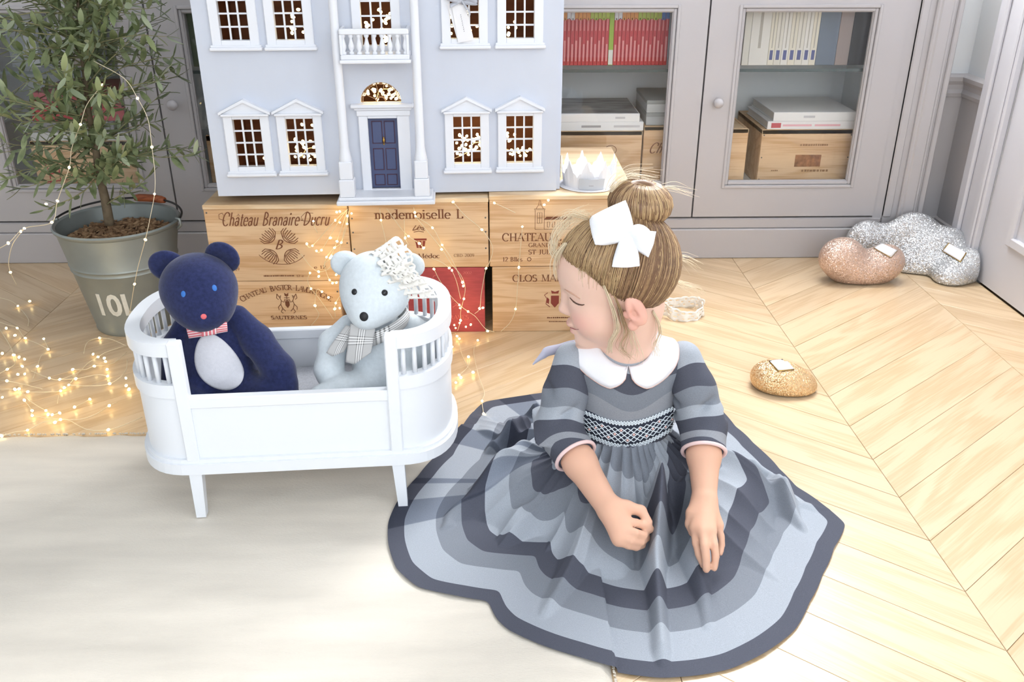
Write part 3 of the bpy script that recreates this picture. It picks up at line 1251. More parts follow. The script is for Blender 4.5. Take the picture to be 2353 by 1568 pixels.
def stamp(c, s, px, py, width, hgt, m=M_INK, shear=0.0, name='lettering', space=1.0, rot=0.0, bold=0.0, yoff=0.0, yf=YF, serif=True):
    """lettering printed on the front board, centred where the photo shows it"""
    p = at(px, py, y=yf)
    M = Matrix.Translation((p[0] - c.location.x, -.0004 - yoff, p[2] - c.location.z)) @ Matrix.Rotation(PI / 2, 4, 'X') @ Matrix.Rotation(rot, 4, 'Z')
    k = .72 if len(s) > 1 or hgt > .02 else .80
    return roman_obj(name, s, hgt * k, m, c, M, shear=shear, width=width, serif=serif and not shear, thick=.145 + bold * 150, thin=.06 + bold * 60)


def ink(c, strokes, px, py, sc, m=M_INK, r=.0008, name='emblem', yf=YF):
    """drawn emblem: strokes in units about its centre"""
    p = at(px, py, y=yf)
    b = MB()
    for st in strokes:
        rr = r
        if isinstance(st, tuple) and st[0] == 'fill':
            b.prism([(x * sc, z * sc) for x, z in st[1]], -.0008, 0.0)
            continue
        b.tube([(x * sc, -.0003, z * sc) for x, z in st], rr, 4)
    for i, (x, y, z) in enumerate(b.v):
        b.v[i] = (x + p[0] - c.location.x, max(-.0010, y), z + p[2] - c.location.z)
    return b.build(name, m, c)


def dash(c, px, py, width, hgt, m=M_INK, yf=YF):
    """a line of print too worn to read: a row of short ink marks"""
    p = at(px, py, y=yf)
    b = MB()
    x = -width / 2
    r_ = random.Random(int(px))
    while x < width / 2:
        w = r_.uniform(.6, 1.3) * hgt
        b.box(p[0] - c.location.x + x, p[0] - c.location.x + x + w, -.0006, 0, p[2] - c.location.z - hgt / 2, p[2] - c.location.z + hgt / 2 * r_.uniform(.6, 1))
        x += w + hgt * r_.uniform(.25, .6)
    return b.build('worn_print', m, c)


GC = 'wine crates stacked under the dolls house'
cr1 = crate(-.719, -.364, .149, .352, YF, YF + .50, 'pine wine crate lettered Branaire-Ducru, top left of the stack', GC, nails=(.1, .5, .9))
cr2 = crate(-.361, -.0145, .183, .366, YF, YF + .50, 'pine wine crate lettered mademoiselle L, below the dolls house door', GC, nails=(.28, .52, .72))
cr3 = crate(-.0115, .352, .184, .372, YF, YF + .50, 'pine wine crate with a chateau tower drawing, top right of the stack', GC, nails=())
cr4 = crate(-.722, -.400, .0, .1475, YF + .002, YF + .50, 'pine wine crate lettered Bastor-Lamontagne Sauternes, bottom left of the stack', GC, lid=False, nails=(.2, .8))
cr5 = crate(-.362, -.026, .0, .1815, YF, YF + .50, 'red fronted wine crate at the bottom of the stack', GC, lid=False, red=True, nails=())
cr6 = crate(-.006, .350, .0, .1825, YF, YF + .50, 'pine wine crate lettered Clos, bottom right of the stack behind the girl', GC, lid=False, nails=())
# front rails of the low crate
MB().bbox(-.163, .163, -.003, 0, .002, .022, .001).build('rail', M_PINE, cr4)

stamp(cr1, 'Château Branaire-Ducru', 635, 503, .268, .048, shear=.5)
ink(cr1, [[(-.3, -.55), (-1.2, -.2), (-1.15, .5), (-.6, .7), (-.45, .35)]], 521, 500, .016, r=.0007)
ink(cr1, [[(.6, -.6), (-.8, -.5), (-1.0, .1), (-.3, .75), (.8, .65)]], 708, 500, .017, r=.0006)
stamp(cr1, 'B', 642, 562, .022, .034, shear=.4)
stamp(cr1, '2009', 540, 618, .022, .013)
stamp(cr1, 'e 12', 735, 614, .030, .012)
dash(cr1, 640, 634, .075, .0035)
stamp(cr1, '12 e', 690, 634, .018, .008)
pl = []
for a0, k in ((135, 1), (45, 1), (225, 1), (315, 1)):
    # four scalloped palmette fans round the initial
    base = np.array([math.cos(math.radians(a0)), math.sin(math.radians(a0))]) * .62
    for i in range(-4, 5):
        a = math.radians(a0 + i * 7.0)
        tip = np.array([math.cos(a), math.sin(a)]) * (1.32 if i % 2 else 1.22)
        b0 = base + np.array([-math.sin(math.radians(a0)), math.cos(math.radians(a0))]) * i * .075
        pl.append([tuple(b0), tuple((b0 + tip) / 2 + np.array([-math.sin(a), math.cos(a)]) * .03 * i), tuple(tip)])
    arc = []
    for i in range(-5, 6):
        q = base + np.array([-math.sin(math.radians(a0)), math.cos(math.radians(a0))]) * i * .075 - np.array([math.cos(math.radians(a0)), math.sin(math.radians(a0))]) * (.10 - .006 * i * i)
        arc.append(tuple(q))
    pl.append(arc)
ink(cr1, pl, 643, 566, .040, r=.0010)
ink(cr1, [[(math.cos(math.radians(a)) * 1.9, math.sin(math.radians(a)) * 1.55) for a in range(212, 330, 6)]], 645, 560, .036, r=.0007)

stamp(cr2, 'mademoiselle L', 962, 492, .222, .034, space=1.05)
stamp(cr2, 'Médoc', 985, 588, .055, .017)
stamp(cr2, 'CBD 2009', 1066, 587, .052, .011, m=mat('faint_ink', '9a7350', .8))
stamp(cr2, 'Les', 962, 523, .032, .016, shear=.5)
ink(cr2, [('fill', [(-1, .55), (1, .55), (1, .25), (-1, .25)]), ('fill', [(-.8, .15), (-.35, .15), (-.3, -1), (-.6, -1)]),
          ('fill', [(-.2, .15), (.2, .15), (.18, -1), (-.18, -1)]), ('fill', [(.35, .15), (.8, .15), (.6, -1), (.3, -1)])], 966, 556, .016, m=M_INKR)
ink(cr2, [[(-1.1, 0), (-.4, .2), (.2, 1), (.5, .2), (1.1, 0)], [(-.9, -.3), (0, -.1), (.9, -.3)]], 962, 530, .014)

stamp(cr3, 'CHATEAU L', 1222, 545, .150, .029)
stamp(cr3, 'GRAND CRU', 1256, 563, .092, .014)
stamp(cr3, 'ST JULIEN', 1252, 579, .084, .017)
stamp(cr3, '12 Blles', 1178, 596, .050, .016)
ink(cr3, [[(math.cos(a / 8 * 2 * PI), math.sin(a / 8 * 2 * PI)) for a in range(9)]], 1216, 596, .005)
tw = [[(-1, -2.4), (-1, 2), (1, 2), (1, -2.4), (-1, -2.4)], [(-1.15, 2), (-1.15, 2.25), (1.15, 2.25), (1.15, 2)], [(-.8, 2.25), (-.3, 3.1), (.3, 3.1), (.8, 2.25)],
      [(-.25, 3.1), (-.2, 3.7), (0, 4.3), (.2, 3.7), (.25, 3.1)], [(-.5, -1.0), (-.5, 1.4), (.5, 1.4), (.5, -1.0), (-.5, -1.0)], [(0, -1), (0, 1.4)], [(-.5, .2), (.5, .2)],
      [(1, -.2), (7, -.2)], [(1, -2.4), (7, -2.4)], ('fill', [(1, -.1), (1.5, .45), (7, .45), (7, -.1)])]
for k in range(5):
    x = 1.7 + k * 1.1
    tw.append([(x, -1.9), (x, -.7), (x + .5, -.7), (x + .5, -1.9), (x, -1.9)])
ink(cr3, tw, 1240, 503, .0115, r=.0005)

cht = 'CHATEAU BASTOR-LAMONTAGNE'
for i, ch in enumerate(cht):
    f = (i / (len(cht) - 1)) * 2 - 1
    px = 658 + 101 * f
    py = 661 + 26 * f * f
    if ch != ' ':
        stamp(cr4, ch, px, py, None, .017 if i not in (0, 8, 15, 17) else .021, rot=-f * .50, yoff=.001)
stamp(cr4, 'SAUTERNES', 664, 730, .094, .014, bold=.0003, yoff=.001)
lion = []
for s in (-1, 1):
    lion += [[(s * .35, -1.2), (s * .7, -.8), (s * .9, -.2), (s * .75, .3), (s * 1.0, .9), (s * 1.25, 1.3)],
             [(s * .75, .3), (s * .45, .1), (s * .3, .5)], [(s * .9, -.2), (s * 1.25, -.6), (s * 1.2, -1.0)],
             [(s * .7, -.8), (s * .95, -1.3), (s * .7, -1.5)], [(s * 1.0, .9), (s * .75, 1.1), (s * .85, .75)], [(s * 1.25, 1.3), (s * 1.35, .7), (s * 1.1, .5)]]
lion += [('fill', [(-.28, .25), (.28, .25), (.28, -.35), (0, -.75), (-.28, -.35)]), [(-.3, .5), (0, .3), (.3, .5)], ('fill', [(-.22, 1.0), (.22, 1.0), (.28, 1.45), (0, 1.25), (-.28, 1.45)]),
         [(0, .3), (0, 1.0)], [(-.35, .75), (.35, .75)]]
ink(cr4, lion, 660, 697, .0195, r=.0009)

p5 = dict(m=M_INKP)
stamp(cr5, '2002', 1074, 627, .022, .010, **p5)
for i, ch in enumerate('CLEMENT'):
    stamp(cr5, ch, 1000 + i * 7.5, 637 + i * 11.0, None, .017, rot=-.95, **p5)
stamp(cr5, 'GRAVES', 1050, 729, .062, .017, **p5)
stamp(cr6, 'CLOS MARQUIS', 1262, 639, .190, .026)
dash(cr6, 1290, 730, .075, .0035)
dash(cr6, 1290, 739, .066, .0025)
cst = [('fill', [(-.5, .6), (.5, .6), (.5, -.4), (0, -1), (-.5, -.4)]), ('fill', [(-.4, .9), (.4, .9), (.5, 1.3), (0, 1.1), (-.5, 1.3)])]
for s in (-1, 1):
    cst += [[(s * .6, -.9), (s * 1.1, -.5), (s * 1.0, .2), (s * 1.3, .7), (s * .9, 1.0)], ('fill', [(s * .75, -.5), (s * 1.05, -.3), (s * .95, .4), (s * .7, .1)])]
ink(cr6, cst, 1275, 690, .021, m=M_INKR, r=.0009)
# ================================================================== dolls house
M_HOUSE = mat('blue_grey_house_paint', 'd3d9e6', 0.6, vary=0.015, vscale=20)
M_TRIM = mat('white_house_trim', 'eef1f8', 0.45)
M_HIN = mat('brown_house_interior', '8a5a40', 0.7, vary=0.25, vscale=6, stretch=(1, 1, 8))
M_DOOR = mat('navy_house_door', '4c567a', 0.45)
M_DOORE = mat('dark_red_edge', '4a2a3c', 0.6)
M_BRASS = mat('gold_knocker', 'c39a50', 0.3, 1.0)
hA, hB = at(503, 457, z=.367), at(1278, 443, z=.3675)
hyaw = math.atan2(hB[1] - hA[1], hB[0] - hA[0])
HW = float(np.hypot(hB[0] - hA[0], hB[1] - hA[1]))
hs = thing('dolls_house', 'pale blue dolls house with white windows and a navy front door', 'dolls house', (hA[0], hA[1], .3735), hyaw)
HH = .70
WIN = []           # openings u0,u1,z0,z1
for uc in (.0905, .2145, .6135, .7415):
    WIN.append((uc - .0325, uc + .0325, .073, .187))
    WIN.append((uc - .0325, uc + .0325, .366, .480))
WIN.append((.4115 - .034, .4115 + .034, .352, .480))
# facade with real openings: strips between sorted cuts
us = sorted({0, HW} | {w[0] for w in WIN} | {w[1] for w in WIN} | {.377, .447, .363, .459})
zs = sorted({0, HH} | {w[2] for w in WIN} | {w[3] for w in WIN} | {.014, .186, .222, .270})
b = MB()
for i in range(len(us) - 1):
    j = 0
    while j < len(zs) - 1:
        um, zm = (us[i] + us[i + 1]) / 2, (zs[j] + zs[j + 1]) / 2
        hole = any(w[0] < um < w[1] and w[2] < zm < w[3] for w in WIN) or (.377 < um < .447 and .014 < zm < .186) or (.363 < um < .459 and .222 < zm < .270)
        if not hole:
            b.box(us[i], us[i + 1], 0, .012, zs[j], zs[j + 1])
        j += 1
# corners of the arched fanlight
for s in (-1, 1):
    pts = [(.411 + s * .048, .222)] + [(.411 + s * .048 * math.cos(a), .2225 + .0465 * math.sin(a)) for a in np.linspace(0, PI / 2, 10)] + [(.411, .270), (.411 + s * .048, .270)]
    b.prism(pts if s > 0 else pts[::-1], 0, .012)
b.build('facade', M_HOUSE, hs)
b = MB()
b.box(-.0, .012, .012, .33, 0, HH)
b.box(HW - .004, HW + .010, .012, .33, 0, HH)
b.box(.012, HW - .004, .318, .33, 0, HH)
b.build('outer_wall', M_HOUSE, hs)
b = MB()
b.box(.012, HW - .004, .012, .318, 0, .006)
b.box(.012, HW - .004, .013, .318, .285, .293)
b.box(.012, HW - .004, .012, .318, HH - .006, HH)
b.box(.012, HW - .004, .312, .318, .006, HH)
b.box(.012, .016, .012, .312, .006, HH)
b.box(HW - .008, HW - .004, .012, .312, .006, HH)
b.box(.300, .306, .030, .312, .006, HH)
b.box(.515, .521, .030, .312, .006, HH)
b.build('interior', M_HIN, hs)
b = MB()
b.bbox(HW + .0102, HW + .0112, .012, .03, .030, .085, .0003)
b.build('hinge', mat('hinge_brass', '8d8064', .4, .8), hs)
# roof and cornice
b = MB()
b.bbox(-.02, HW + .02, -.03, .35, HH, HH + .022, .004)
b.build('cornice', M_TRIM, hs)
b = MB()
b.add([(-.015, -.02, HH + .022), (HW + .015, -.02, HH + .022), (HW + .015, .345, HH + .022), (-.015, .345, HH + .022), (.12, .16, HH + .17), (HW - .12, .16, HH + .17)],
      [(0, 1, 5, 4), (1, 2, 5), (2, 3, 4, 5), (3, 0, 4), (3, 2, 1, 0)])
b.build('roof', mat('slate_roof', '7d828c', .7, vary=.1), hs)


def house_window(u0, u1, z0, z1, pediment):
    uc = (u0 + u1) / 2
    o = bpy.data.objects.new('window', None)
    COL.objects.link(o)
    o.parent = hs
    b = MB()
    t = .021
    b.bbox(u0 - t, u0, -.008, .004, z0 - .012, z1 + .008, .0015)
    b.bbox(u1, u1 + t, -.008, .004, z0 - .012, z1 + .008, .0015)
    b.bbox(u0, u1, -.008, .004, z1, z1 + .008, .0015)
    b.bbox(u0, u1, -.008, .004, z0 - .012, z0, .0015)
    b.bbox(u0 - t - .004, u1 + t + .004, -.012, .002, z0 - .016, z0 - .010, .0015)
    b.bbox(u0 - t - .006, u1 + t + .006, -.017, .002, z0 - .0225, z0 - .015, .002)
    fr = b.build('window', M_TRIM, hs)
    bpy.data.objects.remove(o)
    b = MB()
    n, mrows = 3, 4
    for i in range(1, n):
        x = u0 + (u1 - u0) * i / n
        b.box(x - .0020, x + .0020, .001, .005, z0, z1)
    for j in range(1, mrows):
        z = z0 + (z1 - z0) * j / mrows
        b.box(u0, u1, .0015, .0048, z - .0019, z + .0019)
    b.build('glazing_bars', M_TRIM, fr)
    if pediment:
        b = MB()
        a = z1 + .008
        b.bbox(uc - .056, uc + .056, -.016, .004, a, a + .006, .0015)
        b.prism([(uc - .053, a + .006), (uc + .053, a + .006), (uc, a + .033)], -.009, .002)
        for s in (-1, 1):
            b.prism([(uc + s * .060, a + .004), (uc + s * .060, a + .010), (uc, a + .040), (uc, a + .033)][::s], -.017, .002)
        b.build('pediment', M_TRIM, fr)
    return fr


for (u0, u1, z0, z1) in WIN:
    house_window(u0, u1, z0, z1, z0 < .2)
# doorway: architrave, entablature, fanlight, six panel door
b = MB()
b.bbox(.355, .377, -.010, .006, .010, .192, .0015)
b.bbox(.447, .476, -.010, .006, .010, .192, .0015)
b.bbox(.377, .447, -.010, .006, .186, .192, .0015)
b.bbox(.352, .479, -.012, .004, .192, .206, .0015)
b.bbox(.347, .483, -.016, .004, .206, .212, .0015)
b.bbox(.340, .488, -.022, .004, .212, .2205, .002)
b.bbox(.374, .450, -.012, .008, .010, .014, .001)
b.build('doorway', M_TRIM, hs)
dd = MB().box(.377, .447, .004, .009, .014, .186).build('door', M_DOOR, hs)
for (z0, z1) in ((.125, .176), (.060, .110), (.022, .046)):
    for s in (0, 1):
        u0 = .386 + s * .030
        u1 = u0 + .022
        q = MB()
        q.box(u0 - .0018, u1 + .0018, .0030, .0041, z0 - .0018, z1 + .0018)
        e = q.build('panel_edge', M_DOORE, dd)
        q = MB()
        q.bbox(u0, u1, .0015, .0045, z0, z1, .001)
        q.build('panel', M_DOOR, dd)
b = MB()
b.ball((.412, .000, .132), (.0032, .0025, .0045), 10, 8)
b.tube([(.412, .0, .140), (.412, .0, .123)], .0016, 8)
b.ball((.412, .0, .1225), (.0022, .002, .0022), 8, 6)
b.build('knocker', M_BRASS, dd, smooth=True)
# fanlight tracery
b = MB()
for r_ in (.046, .0425):
    b.tube([(.411 + r_ * math.cos(a), .002, .2235 + r_ * .97 * math.sin(a)) for a in np.linspace(0, PI, 25)], .0011, 5)
b.tube([(.411 + .011 * math.cos(a), .002, .2235 + .011 * math.sin(a)) for a in np.linspace(0, PI, 13)], .0018, 5)
for a in np.linspace(0, PI, 8)[1:-1]:
    b.tube([(.411 + .011 * math.cos(a), .002, .2235 + .011 * math.sin(a)), (.411 + .0425 * math.cos(a), .002, .2235 + .0415 * math.sin(a))], .0009, 5)
for a in np.linspace(0, PI, 14):
    b.tube([(.411 + .0425 * math.cos(a), .002, .2235 + .0415 * math.sin(a)), (.411 + .046 * math.cos(a + .08), .002, .2235 + .045 * math.sin(a + .08))], .0007, 4)
b.build('fanlight', mat('wood_fretwork', 'a8805c', .6), hs)
# step, columns, balcony
b = MB()
b.bbox(.297, .532, -.084, .0, -.006, .004, .002)
b.bbox(.302, .527, -.078, .0, .004, .012, .002)
b.build('doorstep', M_TRIM, hs)
for uc in (.3235, .5015):
    c = (uc, -.058, 0)
    b = MB()
    b.bbox(uc - .018, uc + .018, -.076, -.040, .012, .055, .002)
    b.bbox(uc - .0155, uc + .0155, -.0735, -.0425, .055, .098, .002)
    b.lathe([(.0145, .098), (.0150, .104), (.0135, .110), (.0122, .118), (.0105, .130), (.0098, .30), (.0092, .660), (.0115, .668), (.0125, .680), (.0140, .700)], 20, c)
    b.build('column', M_TRIM, hs, auto=.6)
bal = MB()
bal.bbox(.330, .490, -.080, 0, .322, .330, .002)
bal.bbox(.333, .487, -.077, 0, .330, .341, .002)
bal.bbox(.333, .487, -.076, -.060, .384, .396, .002)
for u in (.333, .481):
    bal.bbox(u, u + .006, -.060, 0, .384, .396, .001)
    bal.bbox(u, u + .006, -.076, -.062, .341, .384, .001)
bo = bal.build('balcony', M_TRIM, hs)
for k in range(9):
    u = .341 + k * (.479 - .341) / 8
    q = MB()
    q.lathe([(.0058, .341), (.0058, .346), (.0030, .348), (.0062, .355), (.0066, .360), (.0040, .370), (.0030, .376), (.0056, .380), (.0056, .384)], 10, (u, -.068, 0))
    q.build('baluster', M_TRIM, bo, smooth=True)

# gift tag tied to the upper right window with grey ribbon
pt = at(1062, 50, y=2.158)
gt = thing('gift_tag', 'white paper gift tag tied with grey ribbon on the dolls house window', 'tag', tuple(pt), hyaw)
b = MB()
b.prism([(-.024, .040), (.006, .046), (.026, -.040), (-.010, -.046)], -.0012, 0)
b.build('card', mat('white_card', 'f3f3f6', .7), gt)
b = MB()
b.prism([(-.020, .040), (-.0335, .038), (-.012, -.040), (-.002, -.044)], .0012, .002)
b.build('second_card', mat('white_card', 'f3f3f6', .7), gt)
M_RIB = mat('grey_satin_ribbon', 'b9bcc6', .3, sheen=.4)
b = MB()
for s, up in ((-1, .006), (1, -.006)):
    G = []
    for i in range(10):
        t = i / 9
        x = s * .036 * math.sin(PI * t * .98) * (1)
        z = .048 + up * math.sin(PI * t) + (.012 * (t - .5))
        G.append([(x, -.004 - .01 * math.sin(PI * t), z - .005), (x, -.004 - .008 * math.sin(PI * t), z + .005)])
    b.grid(G)
for s in (-1, .7):
    b.grid([[(s * .003 * i, -.005 - .001 * i, .046 - .003 * i * (1 if s > 0 else .4) - .004), (s * .003 * i, -.005, .046 - .003 * i * (1 if s > 0 else .4) + .004)] for i in range(10)])
thicken(b.build('ribbon', M_RIB, gt, smooth=True), .0006)
b = MB()
for k in range(9):
    b.box(-.0006 - (k % 2) * .0003, .0006, -.0018, -.0012, -.022 + k * .0045, -.0195 + k * .0045)
o = b.build('worn_print', mat('grey_ink', '9a9aa2', .8), gt)
o.rotation_euler = (0, -.2, 0)
# ================================================================== what stands in the cabinets
M_PAGE = mat('book_paper', 'efeae0', 0.85)
YB = 2.800


def book(x0, x1, z0, z1, col, label, group, band=None, text=None, text2=None, depth=.15, y=YB, name='book', lab=None):
    o = thing(name, label, 'book', ((x0 + x1) / 2, y, z0), 0, group)
    w, h = (x1 - x0) / 2 - .0003, z1 - z0
    b = MB()
    b.bbox(-w, w, 0, .0025, 0, h, .0009)
    b.box(-w, -w + .0015, .0025, depth, 0, h)
    b.box(w - .0015, w, .0025, depth, 0, h)
    b.build('cover', mat('cover_' + col, col, .5), o)
    MB().box(-w + .0015, w - .0015, .003, depth - .004, .003, h - .003).build('pages', M_PAGE, o)
    if band:
        MB().box(-w + .0002, w - .0002, -.0006, 0, h - .062, h - .001).build('spine_band', mat('cover_' + band, band, .5), o)
    if text:
        z_a, z_b, tw, tc_ = text
        MB().box(-w * tw, w * tw, -.0005, 0, z_a, z_b).build('spine_title', mat('title_' + tc_, tc_, .6), o)
    if text2:
        z_a, z_b, tw, tc_ = text2
        MB().box(-w * tw, w * tw, -.0006, 0, z_a, z_b).build('spine_label', mat('title_' + tc_, tc_, .6), o)
    return o


ZS = .5845
xr = at(1290, 137, y=YB)[0]
bx = .165
GR = 'red guide books on the glass shelf'
tops_a = ['e39a4a', 'e39a4a', 'e4e4e8', 'e4e4e8', 'e39a4a', 'e39a4a', 'e39a4a', 'e39a4a', 'b6c64a', 'b6c64a', 'b6c64a', 'b6c64a', 'b6c64a']
x_end_a = at(1397, 137, y=YB)[0]
wa = (x_end_a - bx) / 16
lead = ['d98a42', 'b6c64a', 'e4e4e8']
names_a = lead + tops_a
wordn = ['first', 'second', 'third', 'fourth', 'fifth', 'sixth', 'seventh', 'eighth', 'ninth', 'tenth', 'eleventh', 'twelfth', 'thirteenth', 'fourteenth', 'fifteenth', 'sixteenth']
tone = {'e39a4a': 'orange', 'd98a42': 'deep orange', 'b6c64a': 'lime', 'e4e4e8': 'white', '4a6fb5': 'blue'}
for i, c in enumerate(names_a):
    x = bx + i * wa
    n = len(names_a) - 1 - i
    book(x, x + wa, ZS, ZS + .192 + .003 * (i % 2), 'c23a40', 'red paperback with a %s top band, %s left of the green book' % (tone[c], wordn[n]), GR, band=c,
         text=(.012, .062 + .03 * ((i * 7) % 3) / 3, .42, 'e39a98'), text2=(.100, .136, .3, 'dd8a8a'))
xg = x_end_a + .0145
book(x_end_a, xg, ZS, ZS + .195, '9cb83a', 'lime green book with a white foot between the red paperbacks', 'other books behind the right cabinet glass', text2=(.002, .045, .96, 'e6e6dc'))
tops_b = ['e4e4e8', 'e4e4e8', 'e39a4a', 'e39a4a', 'e39a4a', 'e39a4a', 'b6c64a', 'b6c64a', 'b6c64a', 'b6c64a', 'b6c64a', 'b6c64a', '4a6fb5', '4a6fb5']
x_end_b = at(1532, 137, y=YB)[0]
wb = (x_end_b - xg) / len(tops_b)
for i, c in enumerate(tops_b):
    x = xg + i * wb
    book(x, x + wb, ZS, ZS + .192 + .003 * (i % 2), 'c23a40', 'red paperback with a %s top band, %s right of the green book' % (tone[c], wordn[i]), GR, band=c,
         text=(.012, .060 + .035 * ((i * 5) % 3) / 3, .42, 'e39a98'), text2=(.100, .136, .3, 'dd8a8a'))
GO = 'other books behind the right cabinet glass'
book(x_end_b, x_end_b + .011, ZS, ZS + .19, '9a9aa0', 'slim grey book at the right end of the red paperbacks', GO)
book(x_end_b + .011, x_end_b + .024, ZS, ZS + .188, 'd9814a', 'orange spined book next to the slim grey one', GO)

# right door: cream paperbacks and dark volumes
yb2 = 2.790
edges = [1703, 1718, 1762, 1776, 1792, 1808, 1824, 1841, 1857, 1872]
xs_ = [at(e, 148, y=yb2)[0] for e in edges]
lab = ['thin cream book at the left end of the cream row', 'wide cream volume with a faint grey spine title'] + \
      ['cream paperback with a small blue label, %s of its row' % n for n in ('first', 'second', 'third', 'fourth', 'fifth', 'sixth', 'rightmost')]
for i in range(9):
    book(xs_[i], xs_[i + 1], ZS, ZS + .190 + .003 * (i % 3), ['e7e3d8', 'ece9e2', 'e9e3d2'][i % 3], lab[i], 'cream books on the right glass shelf',
         text=(.05, .17, .14, 'b9b4aa') if i else None, text2=(.016, .044, .5, '5b6396') if i > 1 else None, y=yb2)
x = xs_[-1]
for wd, col, lb in ((.060, '6f7c8e', 'thick slate blue volume beside the cream paperbacks'), (.040, 'a79a96', 'taupe volume between the blue and the black volumes'), (.062, '3d4146', 'black volume at the right end of the glass shelf')):
    book(x, x + wd, ZS, ZS + .20, col, lb, GO, y=yb2)
    x += wd


def flat_book(x0, x1, y0, y1, z0, z1, col, label, group, art=None, title=None, emblem=None, name='picture_book', rot=0.0):
    o = thing(name, label, 'book', ((x0 + x1) / 2, y0, z0), rot, group)
    w, d, h = (x1 - x0) / 2, y1 - y0, z1 - z0
    b = MB()
    b.bbox(-w, w, 0, .003, 0, h, .001)
    b.bbox(-w, w, .003, d, 0, .003, .001)
    b.bbox(-w, w, .003, d, h - .003, h, .001)
    b.build('cover', mat('cover_' + col, col, .45), o)
    MB().box(-w + .004, w - .004, .0035, d - .004, .003, h - .003).build('pages', M_PAGE, o)
    if art:
        MB().box(-w + .004, w - .004, .006, d - .006, h, h + .0006).build('cover_picture', art, o)
    if title:
        for (a, e, c_) in title:
            MB().box(a, e, -.0006, 0, h * .38, h * .62).build('spine_title', mat('title_' + c_, c_, .6), o)
    if emblem:
        MB().box(-w + .012, -w + .042, -.0006, 0, h * .2, h * .8).build('spine_emblem', mat('title_' + emblem, emblem, .6), o)
    return o


GF = 'large white books lying on the cabinet crates'
M_PHOTO = mat('black_white_photo_cover', '8f9497', .4, vary=.7, vscale=9, stretch=(1, 3, 1))
crC = crate(.130, .461, .2185, .3955, 2.755, 3.07, 'pine wine crate inside the cabinet beneath the two white books', 'wine crates inside the cabinets', lid=False)
crC2 = crate(.466, .598, .2185, .408, 2.757, 3.07, 'pine wine crate inside the cabinet beneath the grey boxes', 'wine crates inside the cabinets', lid=False)
p = at(1403, 345, y=2.755)
ink(crC, [[(math.cos(a / 16 * 2 * PI), .8 * math.sin(a / 16 * 2 * PI)) for a in range(17)], [(-.4, 0), (.4, 0)], ('fill', [(-.15, .15), (.15, .15), (0, .5)])], 1403, 345, .018, yf=2.755)
stamp(crC2, 'Ch', 1508, 340, .04, .045, shear=.5, yf=2.757)
MB().box(-.165, .165, .0, .30, .164, .176).build('lid', M_PINEL, crC)
MB().box(-.066, .066, .0, .30, .178, .1885).build('lid', M_PINEL, crC2)
flat_book(.140, .463, 2.757, 3.03, .3956, .4225, 'eceef0', 'white picture book with grey lettering, lower of two on the crate', GF, title=[(-.03, .03, '9a9aa0'), (.07, .15, 'c8c8cc')])
flat_book(.140, .450, 2.757, 3.02, .4226, .4475, 'f0f1f2', 'white picture book with a black and white cover photograph', GF, art=M_PHOTO, title=[(.08, .11, 'c8c8cc')])
for k, (lb, zz) in enumerate((('grey storage box under its twin beside the picture books', .4085), ('grey storage box on top of another beside the picture books', .4465))):
    bx_ = thing('storage_box', lb, 'box', (.535, 2.775, zz), 0, 'grey boxes behind the cabinet glass')
    MB().bbox(-.062, .062, 0, .22, 0, .030, .001).build('body', mat('grey_box_%d' % k, ['b9bfc2', 'c6ccce'][k], .7), bx_)
    MB().bbox(-.063, .063, -.001, .221, .026, .0375, .001).build('lid', mat('grey_box_lid_%d' % k, ['a3aaac', '9fa6a6'][k], .7), bx_)
crD = crate(.655, .787, .2185, .403, 2.742, 3.06, 'pine wine crate half hidden behind the right cabinet door frame', 'wine crates inside the cabinets', lid=False)
crD2 = crate(.838, 1.126, .2185, .394, 2.770, 3.07, 'pine wine crate with a brown chateau print inside the right door', 'wine crates inside the cabinets', lid=False, nails=(.1, .5, .9))
MB().box(-.144, .144, .0, .30, .162, .1745).build('lid', M_PINEL, crD2)
MB().box(-.066, .066, .0, .31, .172, .1835).build('lid', M_PINEL, crD)
MB().box(-.03, .052, -.0006, 0, .058, .096).build('print', mat('brown_print', 'a5714e', .8, vary=.5, vscale=60), crD2)
dash(crD2, 1870, 333, .085, .006, m=mat('faint_ink', '9a7350', .8), yf=2.770)
dash(crD2, 1872, 392, .085, .007, m=mat('faint_ink', '9a7350', .8), yf=2.770)
dash(crD2, 1778, 392, .018, .004, m=mat('faint_ink', '9a7350', .8), yf=2.770)
flat_book(.852, 1.128, 2.772, 3.02, .3942, .4190, 'f0eeee', 'white picture book with pink spine lettering on the crate', GF, title=[(-.09, .00, 'ecb6bf'), (.01, .09, 'ecb6bf')], emblem='c0525a', rot=0)
flat_book(.868, 1.126, 2.772, 3.03, .4192, .4465, 'f1f1f0', 'thick plain white picture book on top of the pink lettered one', GF, title=[(-.035, .0, 'c8c8cc')])

